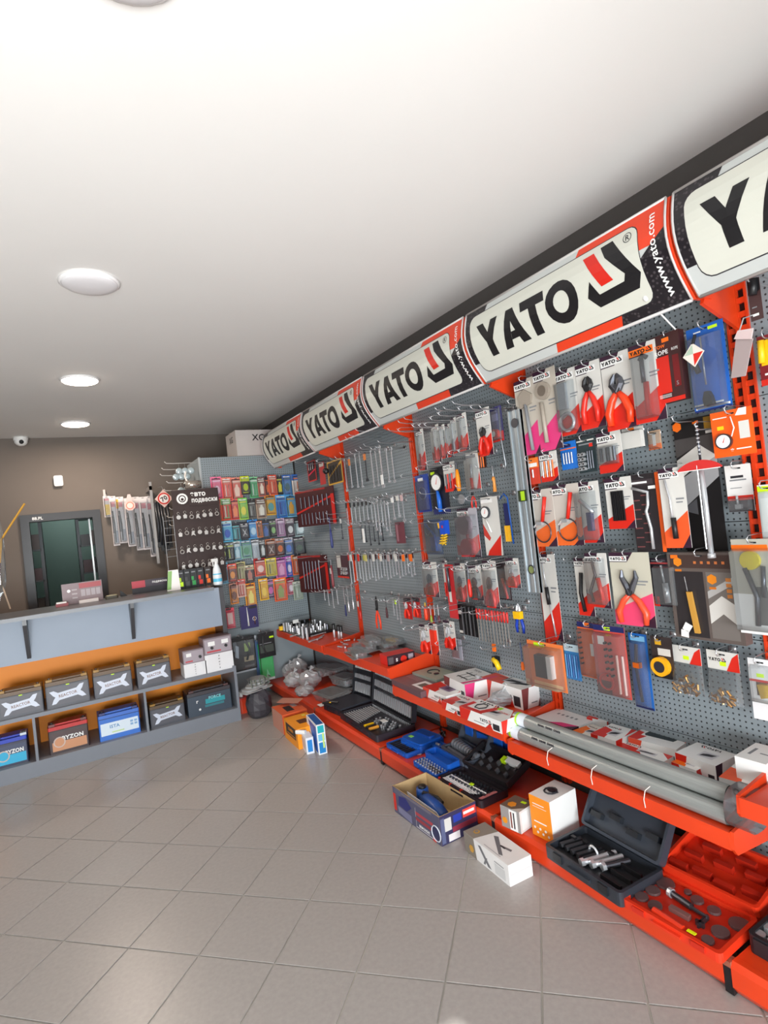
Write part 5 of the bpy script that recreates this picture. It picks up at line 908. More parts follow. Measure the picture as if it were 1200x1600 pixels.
# ================= back wall wipers =================
WPL = [(162, 173, 775, 808, 'leftmost, with yellow block'), (174, 184, 775, 853, 'second from left'), (184, 196, 776, 849, 'third from left, yellow-edged'), (197, 209, 778, 854, 'fourth from left'), (210, 221, 776, 860, 'fifth from left'), (221, 233, 776, 859, 'sixth from left'), (231, 243, 775, 870, 'rightmost and longest')]
for i, (x0, x1, a, c, nm) in enumerate(WPL):
    st = s_col(c_(205, 196, 196), [(0, .93, 1, 1, c_(225, 216, 214)), (.2, .78, .8, .88, c_(200, 120, 130))]+([(.2, .1, .9, .6, c_(236, 190, 20))] if i == 0 else [(.1, .25, .45, .6, c_(110, 104, 108)), (.5, .05, .9, .3, c_(150, 150, 160))])+([(0, .75, .3, .95, c_(236, 180, 40))] if i == 2 else []))
    hang(x0, x1, a, c, st, None if i == 0 else k_stick(BLACK, [(.3, .7), (.45, .4), (.4, .06)], .006, 'wiper_blade'), 'wiper_blade_pack', 'wiper blade', 'pale wiper blade pack on the back wall, '+nm, 'the wiper pack, '+nm.split(',')[0], off=.05+.02*(i % 2), side=YB-.012, tilt=.0, blist=(.08, .03, .92, .9, .02), hk=i % 3 == 0)
for i in range(5):
    hangtool(246+i*4.6, 785+i*.5, 866-abs(i-2)*5, lambda t, L_: (MB().tube([(0, 0, L_), (.008, -.01, L_*.5), (-.004, 0, 0)], .012, mat((40, 42, 48), .35), 6).build('rubber_blade', t, True), MB().box(-.012, .012, -.03, -.012, 0, L_*.12, BLACK).build('end_clip', t)), 'bare_wiper', 'wiper', 'bare black wiper blade, '+ORDS[i]+' from left under the 70 sign', 'the '+ORDS[i]+' bare black wiper', off=.36, side=YB-.001, hk=(i % 2 == 0))
t = thing('wall_rail', 'vertical metal hanging strip on the back wall behind the black wipers', 'rail', (.80, YB-.001, 1.15), 0)
MB().box(-.012, .012, -.3, 0, .82, .86, mat((150, 146, 144), .4, .4)).box(-.012, .012, -.3, -.285, .1, .90, mat((150, 146, 144), .4, .4)).build('strip', t)
t = thing('wall_rail', 'short metal hook strip above the leftmost wiper pack', 'rail', tuple(ony(163, 775, YB-.001)), 0)
MB().box(-.01, .01, -.04, 0, -.02, .06, c_(200, 190, 186)).build('strip', t)
t = thing('speed_limit_freshener', 'diamond shaped tag with red circled 70 speed sign', 'tag', tuple(ony(256, 779, YB-.45)), 0)
b = MB(); b.prism([(0, .088), (.082, .0), (0, -.088), (-.082, 0)], -.003, .003, c_(222, 190, 180)); b.rect(0, 0, 0, 0, WHITE, -.003) if 0 else None
b.disc((0, -.0035, 0), .056, .001, RED, 24); b.disc((0, -.005, 0), .043, .001, c_(235, 225, 220), 24); b.text('70', 0, 0, .045, BLACK, -.0065, bold=.03, rot=.5); b.build('sign_face', t)
MB().tube([(0, 0, .08), (.0, .05, .12), (0, .30, .14)], .002, WIRE).build('string', t)
t = thing('octagon_freshener', 'pale pinkish octagonal tag hanging in front of the wiper packs', 'tag', tuple(ony(203, 790, YB-.25)), 0)
b = MB(); b.prism([(.05*math.cos(PI/8+i*PI/4), .05*math.sin(PI/8+i*PI/4)) for i in range(8)][::-1], -.003, .003, c_(225, 190, 180)); b.disc((0, -.004, 0), .036, .001, c_(225, 120, 100), 16); b.disc((0, -.0055, 0), .027, .001, c_(230, 205, 196), 16); b.prism([(-.03, .045), (.03, .045), (.012, .11), (-.012, .11)], -.003, .003, c_(214, 190, 186)); b.build('tag_face', t)
MB().tube([(0, 0, .1), (.0, .1, .12), (0, .25, .12)], .002, WIRE).build('string', t)
t = thing('cleaning_brush', 'yellow-handled stick leaning in clear film at the left edge', 'brush', tuple(ony(18, 880, 5.4)), 0)
b = MB(); b.tube([(-.12, 0, -.28), (-.05, 0, .2), (.13, 0, .47)], .008, c_(214, 160, 60)); b.build('stick', t)
b = MB(); b.sphere((-.1, 0, .12), .14, CLEAR, 10, 8, sx=.5, sy=.25, sz=2.6, jit=.25); b.build('clear_film', t)
b = MB(); b.tube([(-.12, .0, -.3), (-.08, 0, -.0), (-.13, 0, .3)], .012, c_(90, 60, 66)); b.tube([(-.04, .0, -.36), (-.09, 0, -.1), (-.1, 0, .3)], .006, c_(190, 170, 150)); b.build('inner_stick', t)
# stock room contents
for k in range(2):
    xs = (-.42, .42)[k]
    t = thing('storage_rack', 'dark storage rack of boxes inside the stock room, '+('left side', 'right side')[k], 'rack', (xs, YB+.9+.6*k, 0), 0)
    for s_ in (-1, 1): MB().box(s_*.24-.015, s_*.24+.015, -.2, .2, 0, 2.0, mat((70, 74, 80), .4)).build('rack_post', t)
    for z in (.5, .85, 1.2, 1.52, 1.84): MB().box(-.24, .24, -.2, .2, z-.015, z, mat((90, 92, 96), .4)).build('rack_shelf', t)
    n = 0
    for z in (.85, 1.2, 1.52):
        for i in range(4):
            n += 1; o = thing('stock_box', ORDS[n-1]+' small dark box on the '+('left', 'right')[k]+' stock room rack', 'box', (xs-.17+.115*i, YB+.8+.6*k, z), 0, 'boxes on the stock room racks')
            MB().box(-.048, .048, -.06, .06, 0, .12+.06*rnd.random(), c_(*rnd.choice([(96, 60, 62), (80, 76, 76), (110, 90, 84), (60, 54, 58)]))).build('box_body', o)
# ================= on the counter =================
CT = 1.0625
def cpt(px, py, y): p = ony(px, py, y); return (p.x, y, CT)
t = thing('licence_plate_sign', 'maroon and grey printed price board standing on the counter', 'sign', cpt(131, 945, 4.86), 0)
b = MB(); b.box(-.135, .135, -.004, .004, 0, .155, c_(120, 100, 104)); b.rect(-.02, .11, .13, .148, c_(150, 40, 48), -.004)
for i in range(4): b.rect(-.01+.034*i, .05, .018+.034*i, .1, c_(150, 140, 144), -.004)
b.disc((-.09, -.0045, .10), .012, .001, WHITE, 10)
for i in range(3): b.rect(-.07, .04+.03*i, -.035, .05+.03*i, c_(160, 150, 152), -.004)
b.build('board_face', t); MB().box(-.03, .10, -.05, -.01, 0, .022, c_(225, 216, 214)).build('white_holder', t)
t = thing('small_pot', 'small pink and white pot at the left foot of the price board', 'box', cpt(97, 946, 4.8), 0)
MB().box(-.04, .04, -.02, .02, 0, .022, c_(150, 70, 74)).box(-.035, .03, -.018, .018, .022, .032, WHITE).build('pot_body', t)
t = thing('coin_tray', 'small dark coin tray on the counter right of the price board', 'tray', cpt(175, 937, 4.85), 0)
MB().zprism(rrect(.09, .06, .012), 0, .02, c_(70, 64, 50)).zprism(rrect(.075, .045, .01), .02, .026, c_(150, 140, 110)).build('tray_body', t)
t = thing('dark_wedge', 'small dark wedge holder at the back of the counter', 'holder', cpt(195, 932, 4.9), 0)
MB().prism([(-.03, 0), (.02, 0), (-.03, .05)], -.01, .01, BLACK).build('holder_body', t)
p = cpt(235, 912, 4.93)
t = thing('long_banner', 'narrow dark red and black banner strip standing behind the counter leaflets', 'banner', (p[0], 4.93, 1.0625), 0)
b = MB(); b.box(-.14, .17, -.004, .004, .0, .10, DARK); b.box(-.14, .17, -.008, -.004, .045, .10, c_(40, 24, 40)); b.rect(-.14, .045, -.04, .10, c_(170, 30, 50), -.008); b.text('подвески', .07, .075, .018, WHITE, -.008); b.build('banner_face', t)
t = thing('leaflet_stand', 'white and green leaflet stand on the counter beside the black packs', 'leaflet', cpt(272, 922, 4.7), -.15)
b = MB(); b.prism([(-.05, 0), (.05, 0), (.045, .16), (-.03, .16)], -.006, .006, c_(226, 220, 216)); b.flat([(-.05, .01), (-.02, .01), (0, .155), (-.03, .155)], c_(110, 160, 60), -.006); b.build('leaflet_face', t)
MB().prism([(-.05, 0), (.05, 0), (.0, .06)], .006, .05, c_(210, 205, 200)).build('back_stay', t)
for i, (x, m2_, acc) in enumerate([(284, BLACK, LIME), (294, BLACK, c_(60, 60, 60)), (304, c_(24, 24, 26), GREEN), (315, c_(24, 22, 26), RED), (327, c_(40, 26, 20), ORANGE)]):
    p = cpt(x, 918, 4.72)
    t = thing('black_pack', 'upright black accessory pack with '+['lime', 'grey', 'green', 'red', 'orange'][i]+' mark on the counter', 'pack', p, 0, 'black packs on the counter')
    b = MB(); b.box(-.026, .026, -.012, .012, 0, .15, m2_); b.rect(-.018, .06, .0, .09, acc, -.012); b.rect(-.015, .12, .015, .13, GREY, -.012); b.build('pack_body', t); MB().box(-.014, .012, -.02, -.012, .02, .055, acc).build('insert', t)
t = thing('spray_bottle', 'white spray bottle with blue label on the counter end', 'bottle', cpt(341, 913, 4.62), .2)
b = MB(); prof = [(.034, 0), (.036, .01), (.035, .07), (.03, .12), (.018, .155), (.015, .165)]
for (r0_, z0_), (r1_, z1_) in zip(prof, prof[1:]): b.cyl((0, 0, z0_), (0, 0, z1_), r0_, c_(225, 232, 236), r1_, 16, False)
b.build('bottle_body', t, True)
b = MB(); b.cyl((0, 0, .025), (0, 0, .09), .0365, c_(90, 190, 225), .0335, 16, False); b.build('label_band', t, True)
b = MB(); b.cyl((0, 0, .165), (0, 0, .185), .013, WHITE, n=12); b.box(-.035, .014, -.01, .01, .185, .21, WHITE); b.box(-.03, -.024, -.004, .004, .15, .187, WHITE); b.build('trigger', t)
# ================= batteries =================
def battery(x0, x1, zb, zt, y, dep, case, lid, label, face, nm='car_battery', hand=None, terms=True):
    a, c = x0, x1; w_ = (c-a); h = zt-zb
    t = thing(nm, label, 'battery', ((a+c)/2, y+dep/2, zb), 0)
    b = MB(); d = dep/2; b.zprism(rrect(w_, dep, .006), 0, h*.74, case); b.zprism(rrect(w_*.985, dep*.96, .006), h*.74, h*.76, DARK); b.build('case', t)
    b = MB(); b.zprism(rrect(w_*1.0, dep, .006), h*.76, h*.88, lid); b.zprism(rrect(w_*.84, dep*.6, .006), h*.88, h*.93, lid); b.build('lid', t)
    for s_ in (-1, 1): MB().cyl((s_*w_*.4, -d*.6, h*.88), (s_*w_*.4, -d*.6, h*1.0), .009, DSTEEL, n=10).build('terminal', t)
    for s_ in (-1, 1): MB().box(s_*w_*.4-.018, s_*w_*.4+.018, -d*.95, -d*.3, h*.89, h*.97, hand or lid).build('terminal_cap', t)
    b = MB(); b.M = T(0, -d, 0); face(b, w_, h*.74); b.build('front_label', t); return t
def wrench_face(b, w, h):
    b.rect(-w*.44, h*.12, w*.44, h*.94, c_(84, 84, 92)); S = c_(205, 212, 226)
    def rp(pts): a = .10; return [(x*math.cos(a)-z*math.sin(a), h*.53+x*math.sin(a)+z*math.cos(a)) for x, z in pts]
    b.flat(rp([(-w*.24, -h*.17), (w*.24, -h*.17), (w*.24, h*.17), (-w*.24, h*.17)]), S)
    for s_ in (-1, 1):
        b.flat(rp([(s_*w*.2, -h*.15), (s_*w*.30, -h*.30), (s_*w*.40, -h*.30), (s_*w*.34, -h*.1), (s_*w*.28, h*.02), (s_*w*.2, h*.02)]), S); b.flat(rp([(s_*w*.2, h*.15), (s_*w*.30, h*.30), (s_*w*.40, h*.30), (s_*w*.34, h*.1), (s_*w*.28, -h*.02), (s_*w*.2, -h*.02)]), S)
    b.text('REACTOR', 0, h*.53, h*.14, c_(120, 90, 80), wmax=w*.42, rot=.10); b.rect(-w*.03, h*.95, w*.05, h*.995, LIME)
CB = c_(74, 76, 84); GB = c_(150, 110, 30)
for i, (x0, x1, zt) in enumerate([(-.455, -.20, .60), (-.185, .078, .61), (.104, .352, .612), (.385, .618, .614)]):
    battery(x0, x1, .41, zt, 4.50, .17, CB, c_(90, 66, 40), 'grey car battery with silver wrench label, '+ORDS[i]+' from left on the upper shelf', wrench_face, hand=GB)
def byz(dark, acc, txt='BYZON'):
    def fn(b, w, h):
        b.rect(-w*.42, h*.1, w*.44, h*.5, acc); b.flat([(-w*.42, h*.5), (w*.44, h*.5), (w*.44, h*.9), (-w*.42, h*.9)], dark); b.text(txt, w*.1, h*.62, h*.19, WHITE, wmax=w*.55, bold=.04)
        b.disc((-w*.24, -.002, h*.48), h*.24, .0006, c_(200, 180, 170), 16); b.disc((-w*.24, -.003, h*.48), h*.19, .0006, acc, 16)
    return fn
battery(-.50, -.315, .10, .30, 4.52, .17, c_(40, 44, 70), c_(30, 60, 180), 'blue-topped BYZON car battery at the left edge, lower shelf', byz(c_(50, 60, 90), c_(40, 170, 210)), hand=c_(200, 210, 220))
battery(-.195, .045, .10, .305, 4.52, .17, c_(52, 34, 36), c_(190, 34, 34), 'red and brown BYZON car battery on the lower shelf', byz(c_(60, 34, 34), c_(200, 140, 100)), hand=c_(110, 50, 46))
def f_ista(b, w, h):
    b.rect(-w*.46, h*.22, w*.46, h*.8, c_(215, 228, 238)); b.text('ISTA', -w*.12, h*.6, h*.16, c_(90, 140, 190), wmax=w*.5, bold=.03); b.rect(-w*.2, h*.3, w*.1, h*.36, c_(190, 215, 150))
    for i in range(2):
        for j in range(2): b.rect(w*(.26+.1*i), h*(.45+.14*j), w*(.33+.1*i), h*(.55+.14*j), c_(130, 170, 210))
battery(.11, .376, .10, .30, 4.52, .175, c_(50, 110, 200), c_(60, 110, 200), 'bright blue car battery with white label on the lower shelf', f_ista, hand=c_(40, 50, 110))
battery(.445, .69, .10, .275, 4.52, .17, CB, c_(86, 66, 44), 'grey car battery with silver wrench label alone on the lower shelf', wrench_face, hand=GB)
def f_force(b, w, h):
    b.rect(-w*.1, h*.5, w*.35, h*.74, c_(40, 150, 160)); b.text('FORCE', w*.12, h*.78, h*.15, c_(130, 210, 215), wmax=w*.4, bold=.03); b.rect(-w*.12, h*.34, w*.32, h*.46, c_(50, 120, 130)); b.text('r', -w*.28, h*.7, h*.14, WHITE); b.disc((-w*.24, -.002, h*.3), h*.06, .0005, WHITE, 10)
battery(.715, 1.045, .10, .30, 4.53, .18, c_(58, 70, 84), c_(60, 56, 62), 'large dark slate car battery with teal print at the right end', f_force, hand=c_(80, 50, 50))
# chargers on white cartons
Yg = 4.50
def carton_on(x0, x1, y, dep, z0, z1, m, nm, label, cat='box', pr=None, rotz=0):
    t = thing(nm, label, cat, ((x0+x1)/2, y+dep/2, z0), rotz); b = MB(); w_, h = x1-x0, z1-z0; b.box(-w_/2, w_/2, -dep/2, dep/2, 0, h, m); b.M = T(0, -dep/2, 0)
    if pr: pr(b, w_, h)
    b.build('carton_body', t); return t
WC = noisy((226, 226, 228), .03, 8, .6)
def kpr(b, w, h): 
    for i, s_ in enumerate('ЯNИTЗ'): b.text(s_, 0, h*(.85-.17*i), h*.09, BLACK)
a = ony(287, 1040, Yg); c = ony(322, 1035, Yg)
carton_on(a.x, c.x, Yg, .16, .41, .51, WC, 'white_carton', 'smaller white carton under the small battery charger', pr=kpr)
a2 = ony(320, 1030, Yg); c2 = ony(366, 1025, Yg)
carton_on(a2.x, c2.x-.01, Yg, .18, .41, .545, WC, 'white_carton', 'larger white carton under the big battery charger', pr=kpr)
def charger(x0, x1, z, h, label, n2):
    t = thing('battery_charger', label, 'charger', ((x0+x1)/2, Yg+.085, z), 0); w_ = x1-x0
    b = MB(); b.box(-w_/2, w_/2, -.085, .085, 0, h, c_(126, 112, 118)); b.box(-w_/2+.004, w_/2-.004, -.082, .082, h, h+.003, c_(100, 80, 84)); b.build('charger_case', t)
    b = MB(); b.M = T(0, -.085, 0); b.rect(-w_*.46, h*.06, w_*.46, h*.92, c_(160, 150, 158)); b.rect(-w_*.34, h*.52, -w_*.1, h*.78, WHITE); b.rect(-w_*.4, h*.12, -w_*.05 if n2 == 1 else w_*.1, h*.22, c_(190, 60, 70))
    if n2 == 2: b.rect(w_*.14, h*.55, w_*.38, h*.8, WHITE)
    b.build('front_panel', t)
    for q in range(n2): MB().cyl((w_*(.3 if n2 == 1 else (-.22+.5*q)), -.086, h*.4), (w_*(.3 if n2 == 1 else (-.22+.5*q)), -.1, h*.4), .011, BLACK, n=12).build('knob', t)
charger(a.x, c.x-.01, .51, .10, 'smaller grey battery charger with one dial window', 1)
charger(a2.x, c2.x-.01, .545, .125, 'larger grey battery charger with two dial windows', 2)
# ================= things lying on shelves and floor =================
def Z(ox, oy, sc_): return lambda x, y: (ox+x/sc_, oy+y/sc_)
def frame3(FL, FR, BL, z):
    a, b_, c = onz(*FL, z), onz(*FR, z), onz(*BL, z)
    ux = b_-a; w_ = ux.length; ang = math.atan2(ux.y, ux.x); n = Vector((-math.sin(ang), math.cos(ang), 0)); d = abs((c-a).dot(n)); ctr = a+ux/2+n*d/2
    return ctr, w_, d, ang
def fpr(M_, b, fn, w_, h):
    b.newface(M_); fn(b, w_, h); b.M = Matrix.Identity(4)
def boxed(FL, FR, BL, zt, zb, m, name, cat, label, top=None, front=None, right=None, left=None, tf=None, dmin=None, wmax=None, dx=0):
    if tf: FL, FR, BL = tf(*FL), tf(*FR), tf(*BL)
    ctr, w_, d, ang = frame3(FL, FR, BL, zt)
    if dmin: d = dmin
    t = thing(name, label, cat, (ctr.x, ctr.y, zb), ang); h = zt-zb
    b = MB(); b.box(-w_/2, w_/2, -d/2, d/2, 0, h, m); b.build('carton_body', t)
    b = MB()
    if top: fpr(T(0, 0, h) @ RX(-PI/2), b, lambda q, W_, H_: top(q, W_, H_), w_, d)
    if front: fpr(T(0, -d/2, 0), b, front, w_, h)
    if right: fpr(T(w_/2, 0, 0) @ RZ(PI/2), b, right, d, h)
    if left: fpr(T(-w_/2, 0, 0) @ RZ(-PI/2), b, left, d, h)
    if b.v: b.build('print', t)
    return t, w_, d, h
# prints on faces: centred x, z from 0 (sides) or -d/2..d/2 (top)
def tp_yato(diag=RED, bodym=WHITE, up=False, pic=DARK, sw=1):
    def fn(b, w, d):
        b.rect(-w/2, -d/2, w/2, d/2, bodym); b.flat([(-w/2, -d/2), (w*.05, -d/2), (-w*.12, d*.1), (-w/2, d*.2)], diag); b.flat([(w*.3, d/2), (w/2, d/2), (w/2, -d*.1)], diag)
        b.rect(-w*.1, -d*.25, w*.28, d*.12, mat((200, 200, 205), .4)); b.flat([(-w*.06, -d*.2), (w*.2, -d*.1), (w*.25, d*.05), (w*.05, d*.02), (-w*.04, -d*.05)], pic)
        hh = min(d*.2, w*.1); s_ = w*.5/(hh*5.3)
        if up: b.M = b.M @ RY(PI); b.yato(-w*.2, -d*.42, hh, BLACK, 0, sx=min(1, s_)); b.M = b.M @ RY(-PI)
        else: b.yato(-w*.42, d*.22, hh, BLACK, 0, sx=min(1, s_))
    return fn
def fr_red(m=RED, logo=True, base=WHITE):
    def fn(b, w, h):
        b.rect(-w/2, 0, w/2, h, base); b.flat([(-w/2, 0), (-w*.32, 0), (-w*.2, h), (-w/2, h)], m); b.rect(-w*.15, h*.2, w*.1, h*.26, GREY); b.flat([(w*.12, 0), (w*.3, 0), (w*.24, h*.5)], m); b.rect(w*.3, h*.1, w*.45, h*.6, DARK)
        if logo: b.yato(w*.0, h*.4, min(h*.3, w*.05), BLACK, sx=1)
    return fn
A1 = Z(580, 1000, 4.286); U2 = UZ[2]+.001
b_ = c_(90, 82, 84)
def top_qr(b, w, d): b.rect(-w/2, -d/2, w/2, d/2, c_(112, 96, 100)); b.flat([(w*.05, -d*.3), (w*.4, -d*.3), (w*.45, d*.1), (w*.3, d*.3), (w*.05, d*.3)], WHITE); b.rect(w*.14, -d*.18, w*.34, d*.16, c_(90, 100, 90)); [b.rect(-w*.45, d*(.1+.07*i), -w*.05, d*(.12+.07*i), c_(180, 150, 155)) for i in range(4)]
boxed((135, 262), (330, 350), (215, 195), U2+.035, U2, c_(100, 74, 80), 'dark_clear_pack', 'box', 'flat dull violet pack with white rounded label, left end of carton shelf', top_qr, tf=A1)
def top_c(b, w, d): b.rect(-w/2, -d/2, w/2, d/2, c_(150, 162, 148)); b.ring((-w*.1, -.003, d*.02), d*.22, .003, DARK, 14, 4, .6, 5.4); b.disc((w*.12, -.003, -d*.08), d*.1, .002, DARK, 10)
boxed((275, 215), (435, 268), (345, 150), U2+.05, U2, c_(140, 150, 140), 'grey_green_box', 'box', 'flat grey-green box with C-shaped clamp picture on the carton shelf', top_c, tf=A1)
def top_puller(b, w, d):
    b.rect(-w/2, -d/2, w/2, d/2, c_(228, 226, 224)); b.rect(-w*.3, d*.05, w*.35, d*.1, BLACK); b.rect(-w*.25, -d*.25, w*.2, -d*.2, BLACK)
    for x in (-.2, 0, .22): b.rect(w*x, -d*.3, w*x+w*.03, d*.2, BLACK)
    b.flat([(w*.3, -d/2), (w*.42, -d/2), (w/2, d/2), (w*.44, d/2)], PINK); b.text('YATO', -w*.2, d*.36, d*.09, DARK)
boxed((485, 235), (625, 300), (605, 148), U2+.10, U2, WHITE, 'puller_carton', 'box', 'tall white carton with black puller print and pink stripe', top_puller, fr_red(c_(120, 60, 60)), fr_red(PINK, False), tf=A1)
def top_purp(b, w, d): tp_yato(RED, WHITE)(b, w, d); b.rect(-w*.12, -d*.2, w*.3, d*.25, c_(110, 90, 120)); b.rect(0, -d*.1, w*.2, d*.12, c_(60, 44, 70))
boxed((345, 312), (500, 378), (450, 240), U2+.05, U2, WHITE, 'purple_picture_carton', 'box', 'white and red carton with purple tool picture, front of carton shelf', top_purp, fr_red(c_(220, 70, 50)), tf=A1)
boxed((470, 405), (600, 460), (560, 345), U2+.04, U2, WHITE, 'white_red_carton', 'box', 'small white carton with red corner left of the longest front carton', tp_yato(RED, c_(225, 220, 216)), fr_red(), tf=A1)
def top_hex(b, w, d):
    tp_yato(RED, WHITE)(b, w, d); b.rect(-w*.4, -d*.3, -w*.02, d*.3, c_(236, 234, 232)); b.ring((-w*.2, -.003, 0), d*.25, .003, DARK, 6, 4); b.flat([(-w*.1, -d*.4), (w*.02, -d/2), (w*.12, d*.3), (w*.02, d*.4)], RED); b.rect(w*.06, d*.2, w*.14, d*.42, c_(150, 220, 30)); b.text('ST-04961', w*.28, d*.1, d*.13, RED, wmax=w*.22)
boxed((590, 442), (870, 548), (650, 370), U2+.055, U2, WHITE, 'long_front_carton', 'box', 'longest white carton with red band at the front of carton shelf', top_hex, fr_red(), fr_red(RED, False), tf=A1)
def top_big(b, w, d): tp_yato(c_(220, 80, 60), WHITE)(b, w, d); b.flat([(w*.1, -d*.3), (w*.4, -d*.1), (w*.44, d*.1), (w*.2, -d*.05)], BLACK); b.rect(-w*.3, 0, w*.2, d*.03, BLACK); b.rect(-w*.1, -d*.25, -w*.08, d*.3, BLACK)
boxed((730, 250), (1005, 335), (810, 185), U2+.10, U2, WHITE, 'big_back_carton', 'box', 'big white carton with black puller arm print against the pegboard', top_big, fr_red(), fr_red(c_(120, 60, 60), False), tf=A1)
# bags: crumpled clear sacks
def sack(loc, sx, sy, sz, name, label, inner=None, n=14, r=.008, m=None, cat='bag', group=None, rotz=0):
    t = thing(name, label, cat, loc, rotz, group)
    b = MB(); b.sphere((0, 0, sz*.5), 1, m or BAG, 16, 10, sx=sx/2, sy=sy/2, sz=sz/2, jit=.30)
    b.v = [(x, y, max(0, z)) for x, y, z in b.v]; b.tube([(0, 0, sz*.8), (sx*.08, 0, sz*1.05), (sx*.2, 0, sz*1.2)], [.012, .006, .02], m or BAG, 7); b.build('clear_film', t)
    for i in range(n if inner else 0):
        x, y = rnd.uniform(-.34, .34)*sx, rnd.uniform(-.3, .3)*sy; z = rnd.uniform(.1, .5)*sz; a = rnd.uniform(0, PI)
        MB().cyl((x, y, z), (x+r*2*math.cos(a), y+r*2*math.sin(a), z+r*rnd.random()), r*.7, inner, n=8).build('fitting', t)
    return t
p = onz(*A1(880, 400), U2+.03); sack((p.x, p.y, U2), .19, .10, .075, 'clear_parts_bag', 'clear bag of silver hose fittings behind the longest front carton', STEEL, 26, .009)
p = onz(*A1(715, 345), U2+.03); sack((p.x, p.y, U2), .07, .09, .09, 'clear_parts_bag', 'small crumpled clear bag between the puller carton and silver fittings', DSTEEL, 6, .007)
# ---- aluminium pipes on the nearest long shelf
PZ = UZ[1]; X0 = W-.345+.045
al = noisy((158, 162, 160), .05, 5, .38, key='pipe', metal=.45)
for i, (dx, dz, ya, yb2) in enumerate([(0.0, .001, 1.985, 1.02), (.058, .001, 1.985, 1.02), (.029, .052, 1.97, 1.03)]):
    lab = ['grey aluminium pipe, lowest and nearest the shelf edge', 'grey aluminium pipe at the back of the three', 'grey aluminium pipe resting on top of the other two'][i]
    r = .028; t = thing('aluminium_pipe', lab, 'pipe', (X0+dx, (ya+yb2)/2, PZ+dz+r+.001), -PI/2, 'pipes on the nearest shelf'); hl = (ya-yb2)/2
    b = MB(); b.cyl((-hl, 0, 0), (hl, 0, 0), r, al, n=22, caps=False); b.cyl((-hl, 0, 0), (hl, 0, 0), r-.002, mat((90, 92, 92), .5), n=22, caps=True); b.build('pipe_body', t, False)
    b = MB(); b.cyl((-hl+.03, 0, 0), (-hl+.075, 0, 0), r+.0008, c_(220, 228, 235), n=22, caps=False); b.cyl((-hl+.018+.06*(i % 2), 0, 0), (-hl+.03+.06*(i % 2), 0, 0), r+.0012, c_(170, 225, 40), n=22, caps=False); b.build('paper_label', t)
    for q in range(26 if i != 1 else 0):
        if q % 5 == 4: continue
        x = -hl+.16+.009*q; a0 = -1.9; MB().box(x, x+.005, -r*math.sin(1.1)-.0004, -r*math.sin(1.0), r*math.cos(1.1), r*math.cos(1.1)+.009, DARK).build('marking', t) if q < 14 else None
b = MB(); 
t = thing('plastic_end_cap', 'smoky clear plastic sleeve over the near ends of the pipes', 'sleeve', (X0+.03, .985, PZ+.002), -PI/2)
b = MB(); b.M = RY(PI/2) ; b.zprism(rrect(.12, .13, .05, 4, cx=-.058, cy=0), -.03, .035, clearmat('smoke', (200, 200, 206), .2, .06)); b.build('sleeve', t)
for i in range(3):
    t = thing('plastic_tie', 'thin clear tie looped round the shelf lip under the pipes, '+['left', 'middle', 'right'][i], 'tie', (W-.347, 1.72-.22*i, PZ), -PI/2)
    MB().tube([(0, 0, -.03), (.002, -.006, .0), (.006, .0, .03), (.012, .02, .04)], .0015, c_(235, 225, 215)).build('loop', t)
# ---- boxes behind the pipes
A2 = Z(780, 1060, 2.857); U1 = UZ[1]+.001
def top_pinkw(b, w, d): b.rect(-w/2, -d/2, w/2, d/2, c_(226, 224, 224)); b.flat([(-w*.1, -d/2), (w*.3, -d/2), (w/2, -d*.2), (w*.1, -d*.3)], PINK); b.flat([(w*.3, -d/2), (w/2, -d/2), (w/2, -d*.2)], PLUM); [b.rect(-w*.3+.12*w*i, d*.1, -w*.24+.12*w*i, d*.2, GREY) for i in range(5)]
boxed((160, 172), (322, 228), (222, 118), U1+.05, U1, PLUM, 'pink_white_carton', 'box', 'white carton with pink and plum corner behind left end of pipes', top_pinkw, None, fr_red(PLUM, False), tf=A2)
boxed((390, 172), (480, 195), (420, 132), U1+.06, U1, WHITE, 'small_red_white_carton', 'box', 'small white and red carton with lime sticker against the pegboard', tp_yato(), fr_red(), fr_red(), tf=A2)
boxed((328, 232), (400, 262), (380, 190), U1+.045, U1, c_(220, 214, 205), 'small_beige_carton', 'box', 'small beige and white carton with orange marks behind the pipes', tp_yato(ORANGE, c_(225, 220, 210)), fr_red(ORANGE), tf=A2)
boxed((408, 245), (520, 280), (445, 185), U1+.07, U1, WHITE, 'white_red_cube_carton', 'box', 'white carton with red corners, middle of the group behind pipes', tp_yato(RED, WHITE), fr_red(), fr_red(), tf=A2)
def top_lamp(b, w, d): b.rect(-w/2, -d/2, w/2, d/2, c_(226, 226, 226)); b.flat([(-w/2, -d/2), (-w*.3, -d/2), (-w*.2, -d*.1), (-w/2, 0)], RED); b.flat([(w*.1, d/2), (w/2, d/2), (w/2, -d*.1)], c_(225, 80, 50)); b.rect(-w*.36, -d*.22, w*.36, d*.18, WHITE); b.flat([(-w*.33, -d*.1), (-w*.3, d*.12), (w*.3, d*.12), (w*.33, 0), (w*.3, -d*.18), (-w*.28, -d*.18)], c_(44, 54, 58))
boxed((575, 262), (790, 318), (615, 188), U1+.07, U1, WHITE, 'lamp_carton', 'box', 'long white and red carton with dark work-lamp picture behind pipes', top_lamp, fr_red(c_(225, 80, 50), False), tf=A2)
boxed((785, 330), (965, 392), (830, 268), U1+.09, U1, WHITE, 'upside_down_carton', 'box', 'white YATO carton lying upside down with dark red right side', tp_yato(c_(226, 226, 226), c_(226, 226, 226), up=True, pic=DARK), fr_red(RED, False), fr_red(PLUM, False), tf=A2)
boxed((515, 300), (735, 372), (545, 275), U1+.05, U1, WHITE, 'narrow_long_carton', 'box', 'narrow long white carton with red end just behind the pipes', tp_yato(RED, WHITE), fr_red(), tf=A2)
